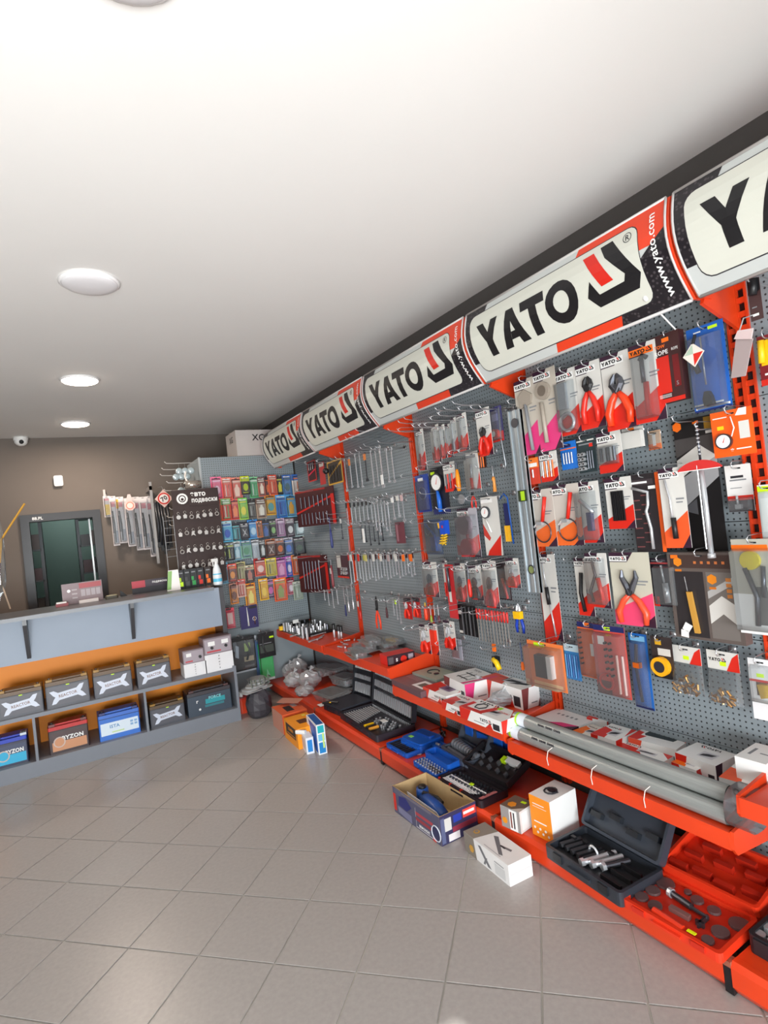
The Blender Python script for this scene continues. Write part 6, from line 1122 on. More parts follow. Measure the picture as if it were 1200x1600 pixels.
def side_dot(b, w, h): b.rect(-w/2, 0, w/2, h, WHITE); b.flat([(-w/2, 0), (0, 0), (-w*.2, h), (-w/2, h)], RED); b.disc((w*.1, -.003, h*.5), h*.3, .001, DARK, 16); b.disc((w*.1, -.0045, h*.5), h*.12, .001, RED, 12)
boxed((768, 372), (880, 412), (795, 335), U1+.065, U1, WHITE, 'small_cube_carton', 'box', 'small white and red cube carton with round black pictures', lambda b, w, d: (tp_yato(ORANGE, WHITE)(b, w, d)), side_dot, side_dot, tf=A2)
boxed((1050, 345), (1190, 385), (1090, 272), U1+.17, U1+.1, WHITE, 'plain_white_carton', 'box', 'plain white carton on top of the stack at the right edge', lambda b, w, d: (b.rect(-w*.3, -d*.2, -w*.2, d*.2, GREY), b.rect(w*.0, -d*.05, w*.35, 0, GREY)), tf=A2)
boxed((980, 440), (1165, 492), (1040, 372), U1+.10, U1, WHITE, 'yato_tool_carton', 'box', 'white and orange YATO carton with black tool picture at right edge', tp_yato(c_(226, 86, 40), WHITE), lambda b, w, h: (b.rect(-w/2, 0, w/2, h, c_(210, 208, 206)), b.yato(-w*.35, h*.5, h*.25, BLACK)), tf=A2)
sack((1.85, 1.08, U1), .10, .09, .06, 'clear_parts_bag', 'clear bag with dark bits under the right-hand YATO carton', BLACK, 5, .008)
# ---- third bay shelf: clamshell packs and red bit box
U3 = UZ[3]+.001; A3z = Z(460, 840, 5)
def s2(b, w, h):
    b.rect(-w/2, 0, w/2, h, c_(50, 26, 36)); b.rect(-w*.46, h*.1, -w*.28, h*.8, c_(90, 80, 84)); b.text('S', -w*.16, h*.45, h*.35, WHITE, bold=.05); b.disc((w*.08, -.003, h*.42), h*.36, .001, RED, 16); b.text('2', w*.08, h*.45, h*.4, WHITE, bold=.04, y=-.003); b.rect(w*.26, h*.2, w*.44, h*.8, c_(160, 150, 160))
boxed((665, 905), (722, 930), (850, 850), U3+.06, U3, RED, 'red_bit_box', 'box', 'small red box with dark side reading S2 at the shelf end', None, lambda b, w, h: b.rect(-w/2, 0, w/2, h, c_(214, 40, 30)), s2, tf=A3z)
for i, (x, y, rz, sx_, sy_, nm, ic) in enumerate([(490, 880, -1.0, .20, .10, 'clear clamshell pack with dark grips, leftmost on third bay shelf', BLACK), (545, 860, -.9, .20, .09, 'clear clamshell pack, second from left on third bay shelf', DSTEEL), (600, 830, -.8, .22, .10, 'clear clamshell pack with steel tool, third on that shelf', GREY), (660, 800, -.7, .20, .10, 'clear clamshell pack with red block at the back', RED), (730, 850, -.5, .18, .11, 'clear clamshell pack with pale blue card behind the red bit box', c_(190, 225, 235)), (780, 830, -.5, .16, .09, 'clear clamshell pack rightmost, above the red bit box', YEL)]):
    p = onz(*A3z(x, y), U3+.03); z = U3+.0+.022*(i % 3)
    t = thing('clamshell_pack', nm, 'pack', (p.x, p.y, z), -PI/2+.3*(i % 2)-.2, 'clamshell packs on the third bay shelf')
    sx_ *= 1.35; sy_ *= 1.35
    b = MB(); b.zprism(rrect(sx_, sy_, .01), 0, .003, TUB); b.zprism(rrect(sx_*.8, sy_*.7, .02), .003, .03, TUB); b.build('plastic_shell', t)
    MB().box(-sx_*.32, sx_*.1, -sy_*.18, sy_*.2, .004, .02, ic).build('inner_tool', t); MB().cyl((sx_*.05, 0, .014), (sx_*.33, .01, .014), .007, STEEL, n=8).build('inner_shaft', t)
for i, (x, y) in enumerate([(385, 800), (410, 800), (400, 830), (370, 815), (470, 790), (395, 850), (355, 850)]):
    p = onz(*A3z(x, y), U3+.01); t = thing('loose_bit', ORDS[i]+' loose silver bit left of the clamshell packs', 'bit', (p.x, p.y, U3+.007), rnd.uniform(0, 3), 'loose bits on the third bay shelf')
    MB().cyl((-.025, 0, 0), (.025, 0, 0), .006, STEEL, n=8).build('bit_body', t)
# ---- far shelf: sockets
U4 = UZ[4]+.001; A4 = Z(420, 940, 8.571)
FLp, FRp, BLp = A4(100, 320), A4(540, 480), A4(200, 250)
t = thing('socket_tray', 'dark grey open tray holding many loose sockets by the corner', 'tray', (1.80, 4.72, U4), -PI/2)
b = MB(); b.box(-.29, .28, -.15, .15, 0, .006, c_(90, 92, 88)); b.box(-.29, .28, .145, .15, 0, .035, c_(90, 92, 88)); b.box(-.295, -.29, -.15, .15, 0, .05, BLACK); b.box(.28, .285, -.15, .15, 0, .025, BLACK); b.build('tray_body', t)
ns = 0
for i in range(9):
    for j in range(5):
        x, y = 1.69+.052*j+rnd.uniform(-.008, .008), 4.92-.055*i+rnd.uniform(-.01, .01); hgt = rnd.uniform(.025, .075); ns += 1
        q = thing('socket', 'loose silver socket, '+ORDS[j]+' in '+ORDS[i]+' row from the corner on the far tray', 'socket', (x, y, U4+.0062), 0, 'loose sockets on the far tray')
        b = MB(); r = rnd.uniform(.009, .014); b.cyl((0, 0, 0), (0, 0, hgt), r, STEEL if (i+j) % 4 else DSTEEL, r*.85, 10); b.cyl((0, 0, hgt), (0, 0, hgt+.0008), r*.5, BLACK, n=8); b.build('socket_body', q)
t = thing('yellow_tape', 'small yellow roll at the far end of the socket tray', 'tape', (1.645, 4.93, U4+.012), 0); MB().cyl((0, 0, 0), (0, 0, .035), .024, YEL, n=12).build('roll', t)
t = thing('price_card', 'small white price card standing among the far sockets', 'card', (1.72, 4.75, U4+.08), 0); MB().box(-.026, .026, -.001, .001, 0, .03, WHITE).box(-.002, .002, 0, .003, -.074, .0, WIRE).build('card_face', t)
for i, (x, y, h) in enumerate([(1.66, 4.90, .07), (1.665, 4.84, .08), (1.65, 4.42, .10), (1.655, 4.34, .10)]):
    q = thing('long_socket', 'tall bright chrome long socket standing near the shelf edge, '+ORDS[i]+' from the corner', 'socket', (x-.0, y, U4+(.0062 if i < 2 else 0)), 0, 'tall sockets at the shelf edge'); b = MB(); b.cyl((0, 0, 0), (0, 0, h), .012, STEEL, .011, 12); b.build('socket_body', q, False)
for i, (x, y, a) in enumerate([(1.68, 4.60, .3), (1.72, 4.50, .5), (1.80, 4.42, .2), (1.76, 4.30, .8), (1.70, 4.25, .4)]):
    q = thing('extension_bar', 'steel extension bar lying flat near the far shelf edge, '+ORDS[i]+' from the corner', 'bar', (x, y, U4+.008), a, 'bars lying on the far shelf'); MB().cyl((-.07, 0, 0), (.06, 0, 0), .006, STEEL, n=8).cyl((-.09, 0, 0), (-.07, 0, 0), .008, STEEL, n=8).build('bar_body', q)
for i in range(6):
    y = 4.26-.045*i if i < 4 else 4.12-.04*(i-4); q = thing('boxed_driver', 'short driver with black top standing near the fourth upright, '+ORDS[i]+' from the corner', 'driver', (1.86-.02*(i % 2), y, U4), 0, 'standing drivers on the far shelf')
    MB().cyl((0, 0, 0), (0, 0, .06), .010, STEEL if i % 2 else c_(190, 110, 100), n=8).build('shaft', q); MB().cyl((0, 0, .06), (0, 0, .10), .014, BLACK, n=8).build('cap', q)
# ================= base shelf cases =================
BZ = .101
def case(FL, FR, BL, zt, m, name, label, contents, lid=None, lidm=None, tf=None, cat='tool case', inner=None, zb=BZ, pips=None):
    if tf: FL, FR, BL = tf(*FL), tf(*FR), tf(*BL)
    ctr, w_, d, ang = frame3(FL, FR, BL, zt); h = zt-zb
    t = thing(name, label, cat, (ctr.x, ctr.y, zb), ang)
    b = MB(); o_ = rrect(w_, d, .014); i_ = rrect(w_-.024, d-.024, .010); n = len(o_)
    b.zprism(o_, 0, h*.45, m)
    b.add([(x, y, h*.45) for x, y in o_]+[(x, y, h) for x, y in o_]+[(x, y, h) for x, y in i_]+[(x, y, h*.45) for x, y in i_], [f for i in range(n) for j in ((i+1) % n,) for f in ((i, j, j+n, i+n), (i+n, j+n, j+2*n, i+2*n), (i+2*n, j+2*n, j+3*n, i+3*n))], m)
    b.zprism(rrect(w_-.026, d-.026, .008), h*.45, h*.5, inner or m); b.build('tray', t)
    for s_ in (-1, 1): MB().box(s_*w_*.3-.02, s_*w_*.3+.02, -d/2-.006, -d/2, h*.3, h*.9, inner or m).build('latch', t)
    MB().box(-w_*.14, w_*.14, -d/2-.010, -d/2, h*.35, h*.6, m).build('handle', t)
    if lid is not None:
        b = MB(); lm = lidm or m; b.M = T(0, d/2, h) @ RX(lid); ld = d; lh = .03
        b.zprism(rrect(w_, ld, .014, cy=-ld/2), 0, .004, lm)
        o2 = rrect(w_, ld, .014, cy=-ld/2); i2 = rrect(w_-.02, ld-.02, .01, cy=-ld/2)
        # rim on the inner side (towards -z when the lid stands open)
        b.add([(x, y, 0) for x, y in o2]+[(x, y, -lh) for x, y in o2]+[(x, y, -lh) for x, y in i2]+[(x, y, 0) for x, y in i2], [f for i in range(n) for j in ((i+1) % n,) for f in ((i, j, j+n, i+n), (i+n, j+n, j+2*n, i+2*n), (i+2*n, j+2*n, j+3*n, i+3*n))], lm); b.build('lid', t)
        if pips:
            for (px, py, pw, pd, pm) in pips:
                b = MB(); b.M = T(0, d/2, h) @ RX(lid); b.box(px*w_-pw/2, px*w_+pw/2, -ld*py-pd/2, -ld*py+pd/2, -.022, 0, pm); b.build('lid_recess', t)
    contents(t, w_, d, h*.5)
    return t
def c_pull(t, w, d, z):
    for i in range(5): MB().tube([(-w*.42+.028*i, -d*.25, z+.012), (-w*.36+.028*i, d*.15, z+.014)], .011, c_(44, 46, 50), 6).build('puller_arm', t)
    for i in range(4): MB().box(-w*.42+.05*i, -w*.36+.05*i, -d*.0+.01*i, d*.06+.01*i, z, z+.03, BLACK).build('arm_joint', t)
    for i in range(3): MB().cyl((-w*.06+.03*i, -d*.32+.02*i, z+.015), (w*.02+.03*i, d*.3, z+.015), .010, [STEEL, STEEL, DSTEEL][i], n=10).cyl((-w*.07+.03*i, -d*.36+.02*i, z+.015), (-w*.06+.03*i, -d*.30+.02*i, z+.015), .015, STEEL, n=6).build('puller_bolt', t)
    for i in range(3): MB().box(w*.18, w*.42, -d*.35+.05*i, -d*.31+.05*i, z, z+.02, BLACK).build('cross_bar', t)
    MB().ring((-w*.1, -.0, z+.02), .02, .005, STEEL, 12, 4).build('shackle', t)
A5 = Z(820, 1220, 3.158)
LP = [(-.36, .25, .05, .02, c_(28, 32, 38)), (-.12, .35, .05, .02, c_(28, 32, 38)), (.12, .25, .05, .02, c_(28, 32, 38)), (.34, .35, .05, .02, c_(28, 32, 38)), (-.25, .65, .05, .02, c_(28, 32, 38)), (.02, .72, .05, .02, c_(28, 32, 38)), (.28, .68, .05, .02, c_(28, 32, 38))]
case((95, 312), (470, 560), (265, 195), .148, c_(44, 48, 56), 'puller_case', 'open dark grey case of steel pullers with its lid leaning back', c_pull, lid=-2.15, lidm=c_(52, 58, 68), tf=A5, inner=c_(30, 32, 36), pips=LP)
RC = mat((214, 52, 24), .35)
def c_red(t, w, d, z):
    z += .001
    for i, (x, y, r) in enumerate([(-.36, .3, .03), (-.38, .02, .024), (-.40, -.22, .022), (-.24, -.24, .022), (-.02, .3, .02), (.16, .27, .02), (.40, .26, .03), (.34, -.06, .026), (.32, -.32, .018), (-.14, .36, .012)]):
        MB().cyl((x*w, y*d, z), (x*w, y*d, z+.007), r, c_(92, 70, 70), r*.95, 16).build('press_disc', t)
    MB().cyl((-.22*w, .12*d, z+.012), (.02*w, .06*d, z+.012), .011, DSTEEL, n=10).cyl((-.24*w, .125*d, z+.012), (-.2*w, .115*d, z+.012), .015, STEEL, n=10).build('spindle', t)
    MB().cyl((.0*w, .05*d, z+.012), (.2*w, .02*d, z+.012), .006, DSTEEL, n=8).build('spindle_rod', t)
    MB().box(.14*w, .22*w, -.16*d, -.12*d, z, z+.016, DSTEEL).box(.17*w, .19*w, -.2*d, .06*d, z, z+.016, DSTEEL).build('tommy_bar', t)
    MB().box(-.12*w, .08*w, -.18*d, -.10*d, z, z+.014, c_(120, 84, 80)).build('slotted_plate', t)
    MB().tube([(-.2*w, -.36*d, z+.006), (.12*w, -.40*d, z+.006)], .012, RC, 8).build('moulded_bar', t)
    MB().box(.16*w, .24*w, -.42*d, -.37*d, z+.012, z+.014, c_(225, 240, 20)).build('price_sticker', t)
LR = [(x, y, .06, .018, c_(176, 36, 18)) for x, y in ((-.36, .2), (-.12, .25), (.12, .2), (.36, .3), (-.3, .5), (0, .55), (.3, .6), (-.2, .78), (.15, .8))]
case((475, 575), (965, 862), (655, 428), .128, RC, 'brake_tool_case', 'open bright red case of round brake press discs, lid folded flat behind', c_red, lid=-2.95, tf=A5, inner=mat((190, 40, 20), .4), pips=LR)
def c_blk(t, w, d, z):
    for i in range(5):
        for j in range(3): MB().cyl((-w*.4+w*.2*i, -d*.35+d*.25*j, z), (-w*.4+w*.2*i, -d*.35+d*.25*j, z+.022), .016-.002*j, STEEL, n=12).build('socket', t)
case((1095, 745), (1480, 960), (1250, 600), .155, c_(34, 34, 38), 'black_ring_case', 'black case with chrome rings cut off at the right edge, on red plinth', c_blk, tf=A5)
# white and orange box
A6 = Z(820, 1220, 3.158)
def fr_or(b, w, h):
    b.rect(-w/2, 0, w/2, h, c_(238, 140, 28)); b.rect(-w*.35, h*.80, w*.2, h*.82, WHITE); b.rect(-w*.35, h*.74, w*.3, h*.75, WHITE); b.rect(-w*.35, h*.36, w*.25, h*.39, WHITE)
    for i in range(6): b.disc((-w*.34+.13*w*i, -.001, h*(.22-.1*(i % 2))), w*.05, .001, WHITE, 8)
def tp_or(b, w, d): b.ring((0, -.003, -d*.05), d*.16, .004, DARK, 10, 4); b.disc((0, -.003, d*.02), d*.13, .002, DARK, 8); b.rect(-w*.28, -d*.02, w*.28, d*.05, c_(80, 70, 70))
boxed((18, 62), (120, 108), (140, -8), .265, BZ, WHITE, 'orange_white_box', 'box', 'tall white box with orange front showing a small picture on top', tp_or, fr_or, tf=A6)
A7 = Z(580, 1150, 4.286)
def fr_hx(b, w, h): b.rect(-w/2, 0, w/2, h, c_(150, 144, 142)); b.rect(-w*.05, 0, w*.35, h*.95, WHITE); b.rect(w*.0, h*.1, w*.08, h*.85, c_(120, 60, 50)); b.rect(w*.15, h*.1, w*.22, h*.85, DARK); b.disc((-w*.3, -.001, h*.35), h*.16, .001, c_(220, 140, 30), 6)
def tp_hx(b, w, d): b.rect(-w/2, -d/2, w/2, d/2, c_(110, 92, 78)); b.disc((-w*.1, -.002, -d*.2), min(w, d)*.2, .0008, c_(225, 140, 40), 6); b.rect(w*.05, d*.15, w*.3, d*.3, LIME); b.flat([(w*.1, -d/2), (w/2, -d/2), (w/2, -d*.1)], c_(200, 190, 180))
boxed((862, 458), (990, 512), (945, 388), .19, BZ, c_(214, 210, 208), 'hexagon_mark_box', 'box', 'small grey and white box with orange hexagon, left of the orange box', tp_hx, fr_hx, lambda b, w, h: b.rect(-w*.4, h*.1, w*.4, h*.9, WHITE), tf=A7)
# blue sets
BL_ = mat((20, 84, 176), .38); BD = mat((16, 62, 140), .4)
def c_rods(n, m=STEEL, m2=None, extra=None, rr=.005):
    def fn(t, w, d, z):
        for i in range(n): MB().cyl((-w*.42+w*.84*i/(n-1), -d*.38, z+.006), (-w*.42+w*.84*i/(n-1), d*.36, z+.006), rr, (m2 if m2 and i % 2 else m), n=6).build('bit', t)
        if extra: extra(t, w, d, z)
    return fn
case((95, 690), (235, 768), (185, 640), .125, BL_, 'blue_bit_case', 'flat blue case of dark drill bits, left one of the blue sets', c_rods(9, DSTEEL), tf=A1)
t = thing('paper_sheet', 'white leaflet under the left blue drill bit set', 'leaflet', tuple(onz(*A1(265, 752), BZ)), -.9); MB().box(-.07, .07, -.03, .03, 0, .002, c_(225, 200, 200)).build('sheet', t)
case((190, 660), (330, 720), (290, 575), .14, BL_, 'blue_ribbed_case', 'closed blue ribbed case lid with lime sticker behind the drill set', lambda t, w, d, z: (MB().zprism(rrect(w*.94, d*.92, .02), z, z+.03, BL_).zprism(rrect(w*.7, d*.25, .015, cy=d*.15), z+.03, z+.042, BD).build('ribbed_lid', t), MB().box(-w*.3, -w*.16, -d*.3, -d*.18, z+.031, z+.033, c_(150, 225, 90)).build('price_sticker', t)), tf=A1)
case((335, 665), (450, 720), (385, 640), .13, BL_, 'blue_spanner_case', 'small blue case with rounded end right of the ribbed one', lambda t, w, d, z: MB().cyl((-w*.35, 0, z+.01), (w*.35, .0, z+.01), .008, STEEL, n=8).build('driver', t), tf=A1)
t = thing('blue_case_back', 'big blue blow-moulded case lid standing at the back under the shelf', 'tool case', (W-.10, 2.42, BZ), -PI/2)
b = MB(); b.M = RX(-.12); b.zprism([(-.20, -.02), (.20, -.02), (.20, .02), (-.20, .02)], 0, .27, BD); b.build('lid_panel', t); MB().box(-.05, .05, -.03, -.02, .1, .14, BL_).box(-.15, -.09, -.03, -.02, .1, .2, BL_).box(.09, .15, -.03, -.02, .1, .2, BL_).build('moulded_ribs', t)
for i, (x, y, nm) in enumerate([(430, 615, 'left'), (460, 635, 'middle'), (480, 600, 'right')]):
    p = onz(*A1(x, y), .13); q = thing('small_driver', nm+' small silver driver lying in the dark gap behind the blue cases', 'driver', (p.x, p.y, BZ+.008), .6*i); MB().cyl((-.05, 0, 0), (.03, 0, 0), .005, STEEL, n=6).cyl((.03, 0, 0), (.07, 0, 0), .008, BLACK, n=8).build('driver_body', q)
def c_sock(nr, nc, m=STEEL, r=.008, gap=None):
    def fn(t, w, d, z):
        for j in range(nr):
            for i in range(nc): MB().cyl((-w*.42+w*.84*i/(nc-1), -d*.36+d*.72*j/max(1, nr-1), z), (-w*.42+w*.84*i/(nc-1), -d*.36+d*.72*j/max(1, nr-1), z+.016), r*(1-.25*(j % 2)), m, n=8).build('socket', t)
    return fn
case((275, 165), (432, 268), (330, 118), .125, BL_, 'blue_socket_case', 'open blue case of small silver sockets, second blue set', lambda t, w, d, z: (c_sock(4, 9, STEEL, .006)(t, w, d, z), MB().box(0, w*.4, -d*.1, d*.1, z, z+.012, DARK).build('foam', t)), lid=-3.05, lidm=BL_, tf=A7)
def c_clamp(t, w, d, z):
    for i in range(8): MB().cyl((-w*.4+w*.09*i, d*.1, z+.03), (-w*.35+w*.09*i, d*.1, z+.03), .032-.001*i, mat((150, 154, 162), .3, .6), n=16).build('grip_ring', t)
    MB().cyl((w*.28, d*.1, z+.02), (w*.45, d*.1, z+.02), .03, c_(100, 104, 112), n=14).build('cup', t); MB().cyl((-w*.4, -d*.25, z+.015), (w*.3, -d*.25, z+.015), .014, c_(90, 94, 104), n=8).build('bar', t)
case((462, 65), (640, 180), (560, -8), .165, c_(74, 80, 92), 'grey_ring_case', 'deep grey case with a row of ribbed metal rings', c_clamp, lid=-2.0, lidm=c_(60, 66, 76), tf=A7)
def c_wr(t, w, d, z):
    for i in range(6): MB().cyl((-w*.44, -d*.36+d*.06*i, z+.008), (w*.2+.01*i, -d*.36+d*.06*i, z+.008), .005, STEEL, n=6).build('rod', t)
    c_sock(3, 12, DSTEEL, .007)(t, w*.9, d*.5, z); MB().box(0, w*.06, -d*.1, 0, z+.014, z+.017, LIME).build('price_sticker', t); MB().box(w*.38, w*.46, -d*.4, d*.2, z, z+.012, c_(200, 120, 120)).build('red_strip', t)
case((440, 272), (735, 440), (600, 190), .135, c_(30, 24, 30), 'black_socket_case', 'open black case of long bars and sockets behind the grinder carton', c_wr, lid=-2.75, lidm=c_(26, 24, 28), tf=A7, pips=[(-.4+.09*i, .3+.25*(i % 2), .010, .02, c_(70, 70, 74)) for i in range(10)]+[(.25, .75, .09, .03, WHITE), (.10, .72, .03, .03, LIME)])
for i, (x, y) in enumerate([(490, 300), (560, 340), (630, 380)]):
    p = onz(*A7(x, y), .11); q = thing('red_clip', ORDS[i]+' glossy red plastic clip in front of the black socket case', 'clip', (p.x-.01, p.y, BZ), -PI/2+.2*i); MB().box(-.02, .02, -.012, .012, 0, .025, RED).box(-.006, .006, -.02, -.012, .01, .035, RED).build('clip_body', q)
# big socket case in the third bay
A8 = Z(500, 1040, 6.667)
def c_big(t, w, d, z):
    for i in range(24): MB().cyl((-w*.46+w*.92*i/23, d*.40, z), (-w*.46+w*.92*i/23, d*.40, z+.02), .005, STEEL, n=6).build('socket', t)
    for i in range(12): MB().cyl((-w*.46, -d*.4+d*.065*i, z+.008), (-w*.46+w*(.42-.015*i), -d*.4+d*.065*i, z+.008), .0055, STEEL, n=6).build('combination_wrench', t)
    for i in range(8):
        for j in range(4): MB().cyl((w*(.02+.055*i), d*(-.1+.1*j), z), (w*(.02+.055*i), d*(-.1+.1*j), z+.02), .008, STEEL if (i+j) % 3 else DSTEEL, n=8).build('socket', t)
    for i in range(3): MB().cyl((w*.12+.035*i, -d*.42, z+.014), (w*.12+.035*i, -d*.18, z+.014), .010, [YEL, DSTEEL, c_(220, 150, 50)][i], n=8).build('ratchet_handle', t)
    MB().box(w*.12, w*.22, -d*.02, d*.10, z+.022, z+.024, WHITE).build('price_label', t)
lidp = [(-.46+.92*i/19, .22, .011, .07, STEEL) for i in range(20)]+[(-.46+.92*i/23, .52, .009, .045, STEEL) for i in range(24)]+[(-.46+.92*i/23, .78, .009, .03, c_(170, 172, 176)) for i in range(24)]
case((200, 485), (585, 735), (545, 365), .142, c_(40, 38, 46), 'large_socket_case', 'large open black case packed with wrenches and sockets, lid upright', c_big, lid=-1.75, lidm=c_(30, 30, 36), tf=A8, pips=lidp)
def c_foam(t, w, d, z): MB().box(-w*.47, w*.47, -d*.46, d*.46, z, z+.03, c_(52, 54, 62)).build('foam_sheet', t); [MB().box(-w*.44+.02*i, -w*.44+.02*i+.012, -d*.45, -d*.38, z+.03, z+.036, DARK).build('buckle', t) for i in range(5)]
case((30, 400), (215, 478), (205, 232), .138, c_(40, 40, 48), 'foam_covered_case', 'black case covered by a dark foam sheet, lid of sockets upright behind', c_foam, lid=-1.75, lidm=c_(28, 30, 36), tf=A8, pips=[(-.4+.8*i/9, .22, .012, .07, STEEL) for i in range(10)]+[(-.42+.84*i/11, .5, .01, .03, STEEL) for i in range(12)]+[(-.42+.84*i/9, .76, .014, .035, PAPER) for i in range(10)])
t = thing('yellow_marked_pliers', 'dark pliers with tiny yellow mark on the front of the foam-covered case', 'pliers', tuple(onz(*A8(110, 400), .155)), -.6); k_pliers(c_(30, 28, 28), DSTEEL, .4, .98, .02, .5)(t, .06, .02) if 0 else MB().tube([(-.06, 0, .01), (0, .01, .012), (.06, -.01, .01)], .008, BLACK, 6).box(-.006, .006, -.012, -.006, .012, .018, YEL).build('pliers_body', t)
# clear tubs
A9 = Z(400, 960, 4.615)
for i, (FL, FR, BL, zb, zt, nm) in enumerate([((395, 555), (530, 600), (470, 480), BZ, .17, 'front clear tub of small parts beside the foam-covered case'), ((520, 440), (640, 470), (590, 392), BZ+.07, .24, 'upper clear tub on the right of the tub stack'), ((560, 510), (660, 540), (600, 455), BZ, .165, 'lower clear tub under the right tub stack'), ((450, 375), (560, 400), (510, 325), BZ+.09, .26, 'back clear tub with silver parts, topmost'), ((370, 370), (450, 400), (440, 318), BZ+.06, .235, 'rearmost clear tub beside the bags')]):
    ctr, w_, d, ang = frame3(A9(*FL), A9(*FR), A9(*BL), zt); h = zt-zb
    t = thing('clear_tub', nm, 'tub', (ctr.x, ctr.y, zb), ang, 'clear plastic tubs on the far plinth')
    b = MB(); o1 = rrect(w_*.86, d*.82, .02); o2 = rrect(w_, d, .024); n = len(o1)
    b.add([(x, y, 0) for x, y in o1]+[(x, y, h*.8) for x, y in o2], [tuple(range(n))]+[(k, (k+1) % n, (k+1) % n+n, k+n) for k in range(n)], TUB); b.build('tub_body', t)
    b = MB(); b.zprism(rrect(w_*1.05, d*1.05, .026), h*.8, h*.84, TUB); b.zprism(rrect(w_*.8, d*.8, .02), h*.84, h*.95, TUB); b.build('lid', t)
    for q in range(22): x, y = rnd.uniform(-.36, .36)*w_, rnd.uniform(-.3, .3)*d; MB().cyl((x, y, .004), (x, y, .004+h*rnd.uniform(.2, .6)), .011, STEEL if q % 3 else c_(130, 120, 126), n=8).build('part_inside', t)
for i, (x, y, sx_, sy_, sz_, nm) in enumerate([(300, 370, .17, .16, .16, 'tall crumpled clear bag with pointed top behind the tubs'), (385, 455, .19, .16, .14, 'crumpled clear bag in the middle of the pile'), (270, 460, .16, .16, .12, 'crumpled clear bag at the left of the pile'), (350, 540, .15, .14, .08, 'low crumpled clear bag at the plinth edge'), (240, 400, .12, .14, .13, 'small clear bag against the grey end panel')]):
    p = onz(*A9(x, y), BZ+sz_*.6); sack((min(p.x, 1.88), min(p.y, 4.93), BZ), sx_, sy_, sz_, 'clear_parts_bag', nm, STEEL if i % 2 else c_(215, 213, 214), 20, .010)
t = thing('white_label_card', 'small white card lying on the joint of the far plinths', 'card', tuple(onz(*A9(470, 655), .105)), -PI/2); MB().box(-.03, .03, -.02, .02, 0, .004, WHITE).build('card_face', t)
# ================= floor =================
A10 = Z(580, 1150, 4.286)
FA, FB, FC, FD = A10(135, 322), A10(330, 228), A10(668, 430), A10(455, 545)
pD = onz(*A10(475, 742), 0); pA = onz(*A10(160, 505), 0); pC = onz(*A10(685, 602), 0)
ux = (pD-pA); w_ = ux.length; ang = math.atan2(ux.y, ux.x); n_ = Vector((-math.sin(ang), math.cos(ang), 0)); d = abs((pC-pD).dot(n_)); ctr = pA+ux/2+n_*d/2
dd = (Vector((pD.x, pD.y, 0))-O); hz = CH-(CH)*1.0; ray_ = ray(*FD); tt = math.hypot(pD.x, pD.y)/math.hypot(ray_.x, ray_.y); HB = CH+ray_.z*tt
t = thing('grinder_carton', 'open cardboard carton with dark blue printed sides holding a blue grinder', 'box', (ctr.x, ctr.y, 0), ang)
KR = noisy((186, 156, 112), .06, 20, .75); NV = c_(52, 50, 84); th = .004
b = MB(); b.box(-w_/2, w_/2, -d/2, -d/2+th, 0, HB, KR); b.box(-w_/2, w_/2, d/2-th, d/2, 0, HB, KR); b.box(-w_/2, -w_/2+th, -d/2+th, d/2-th, 0, HB, KR); b.box(w_/2-th, w_/2, -d/2+th, d/2-th, 0, HB, KR); b.box(-w_/2+th, w_/2-th, -d/2+th, d/2-th, 0, th, KR); b.build('carton_walls', t)
b = MB(); b.M = T(0, -d/2, 0); w2 = w_
b.rect(-w2/2, 0, w2/2, HB, c_(78, 78, 104)); b.rect(-w2*.42, HB*.88, w2*.34, HB*.97, c_(110, 104, 116)); b.flat([(-w2*.4, HB*.1), (-w2*.1, HB*.02), (-w2*.1, HB*.3), (-w2*.4, HB*.34)], c_(120, 120, 150)); b.ring((w2*.42, -.003, HB*.35), w2*.085, .003, c_(200, 204, 214), 16, 4); b.rect(-w2/2, HB*.1, -w2*.44, HB*.75, RED); b.rect(-w2*.46, HB*.8, -w2*.3, HB*.95, c_(90, 90, 110)); b.flat([(-w2*.38, HB*.4), (-w2*.2, HB*.35), (-w2*.08, HB*.6), (-w2*.2, HB*.85), (-w2*.36, HB*.75)], c_(34, 40, 110)); b.rect(0, HB*.5, w2*.36, HB*.62, c_(170, 60, 70)); b.rect(0, HB*.05, w2*.36, HB*.07, WHITE); b.rect(0, HB*.05, w2*.004, HB*.75, WHITE)
b.rect(0, HB*.3, w2*.35, HB*.42, c_(150, 50, 60)); b.text('BEMONDIS', w2*.17, HB*.16, HB*.1, WHITE, wmax=w2*.3, bold=.04); b.disc((w2*.42, -.003, HB*.35), w2*.07, .0005, c_(40, 44, 84), 16); b.rect(w2*.34, 0, w2*.4, HB*.2, RED)
b.newface(T(w_/2, 0, 0) @ RZ(PI/2))
b.rect(-d/2, 0, d/2, HB, NV); b.rect(-d*.44, HB*.42, -d*.2, HB*.85, PAPER); b.rect(-d*.14, HB*.6, d*.08, HB*.85, c_(40, 60, 160)); b.rect(d*.12, HB*.62, d*.48, HB*.9, c_(220, 70, 60)); b.rect(d*.14, HB*.72, d*.44, HB*.82, WHITE); b.rect(-d*.18, HB*.3, d*.48, HB*.48, c_(140, 50, 70)); b.rect(-d*.3, HB*.04, 0, HB*.28, c_(220, 214, 214)); b.rect(-d*.48, HB*.05, -d*.38, HB*.9, c_(90, 96, 130))
b.build('carton_print', t)
g = thing('angle_grinder', 'blue power tool lying in the open printed carton', 'power tool', (ctr.x, ctr.y, .005), ang)
GB_ = mat((24, 74, 148), .35)
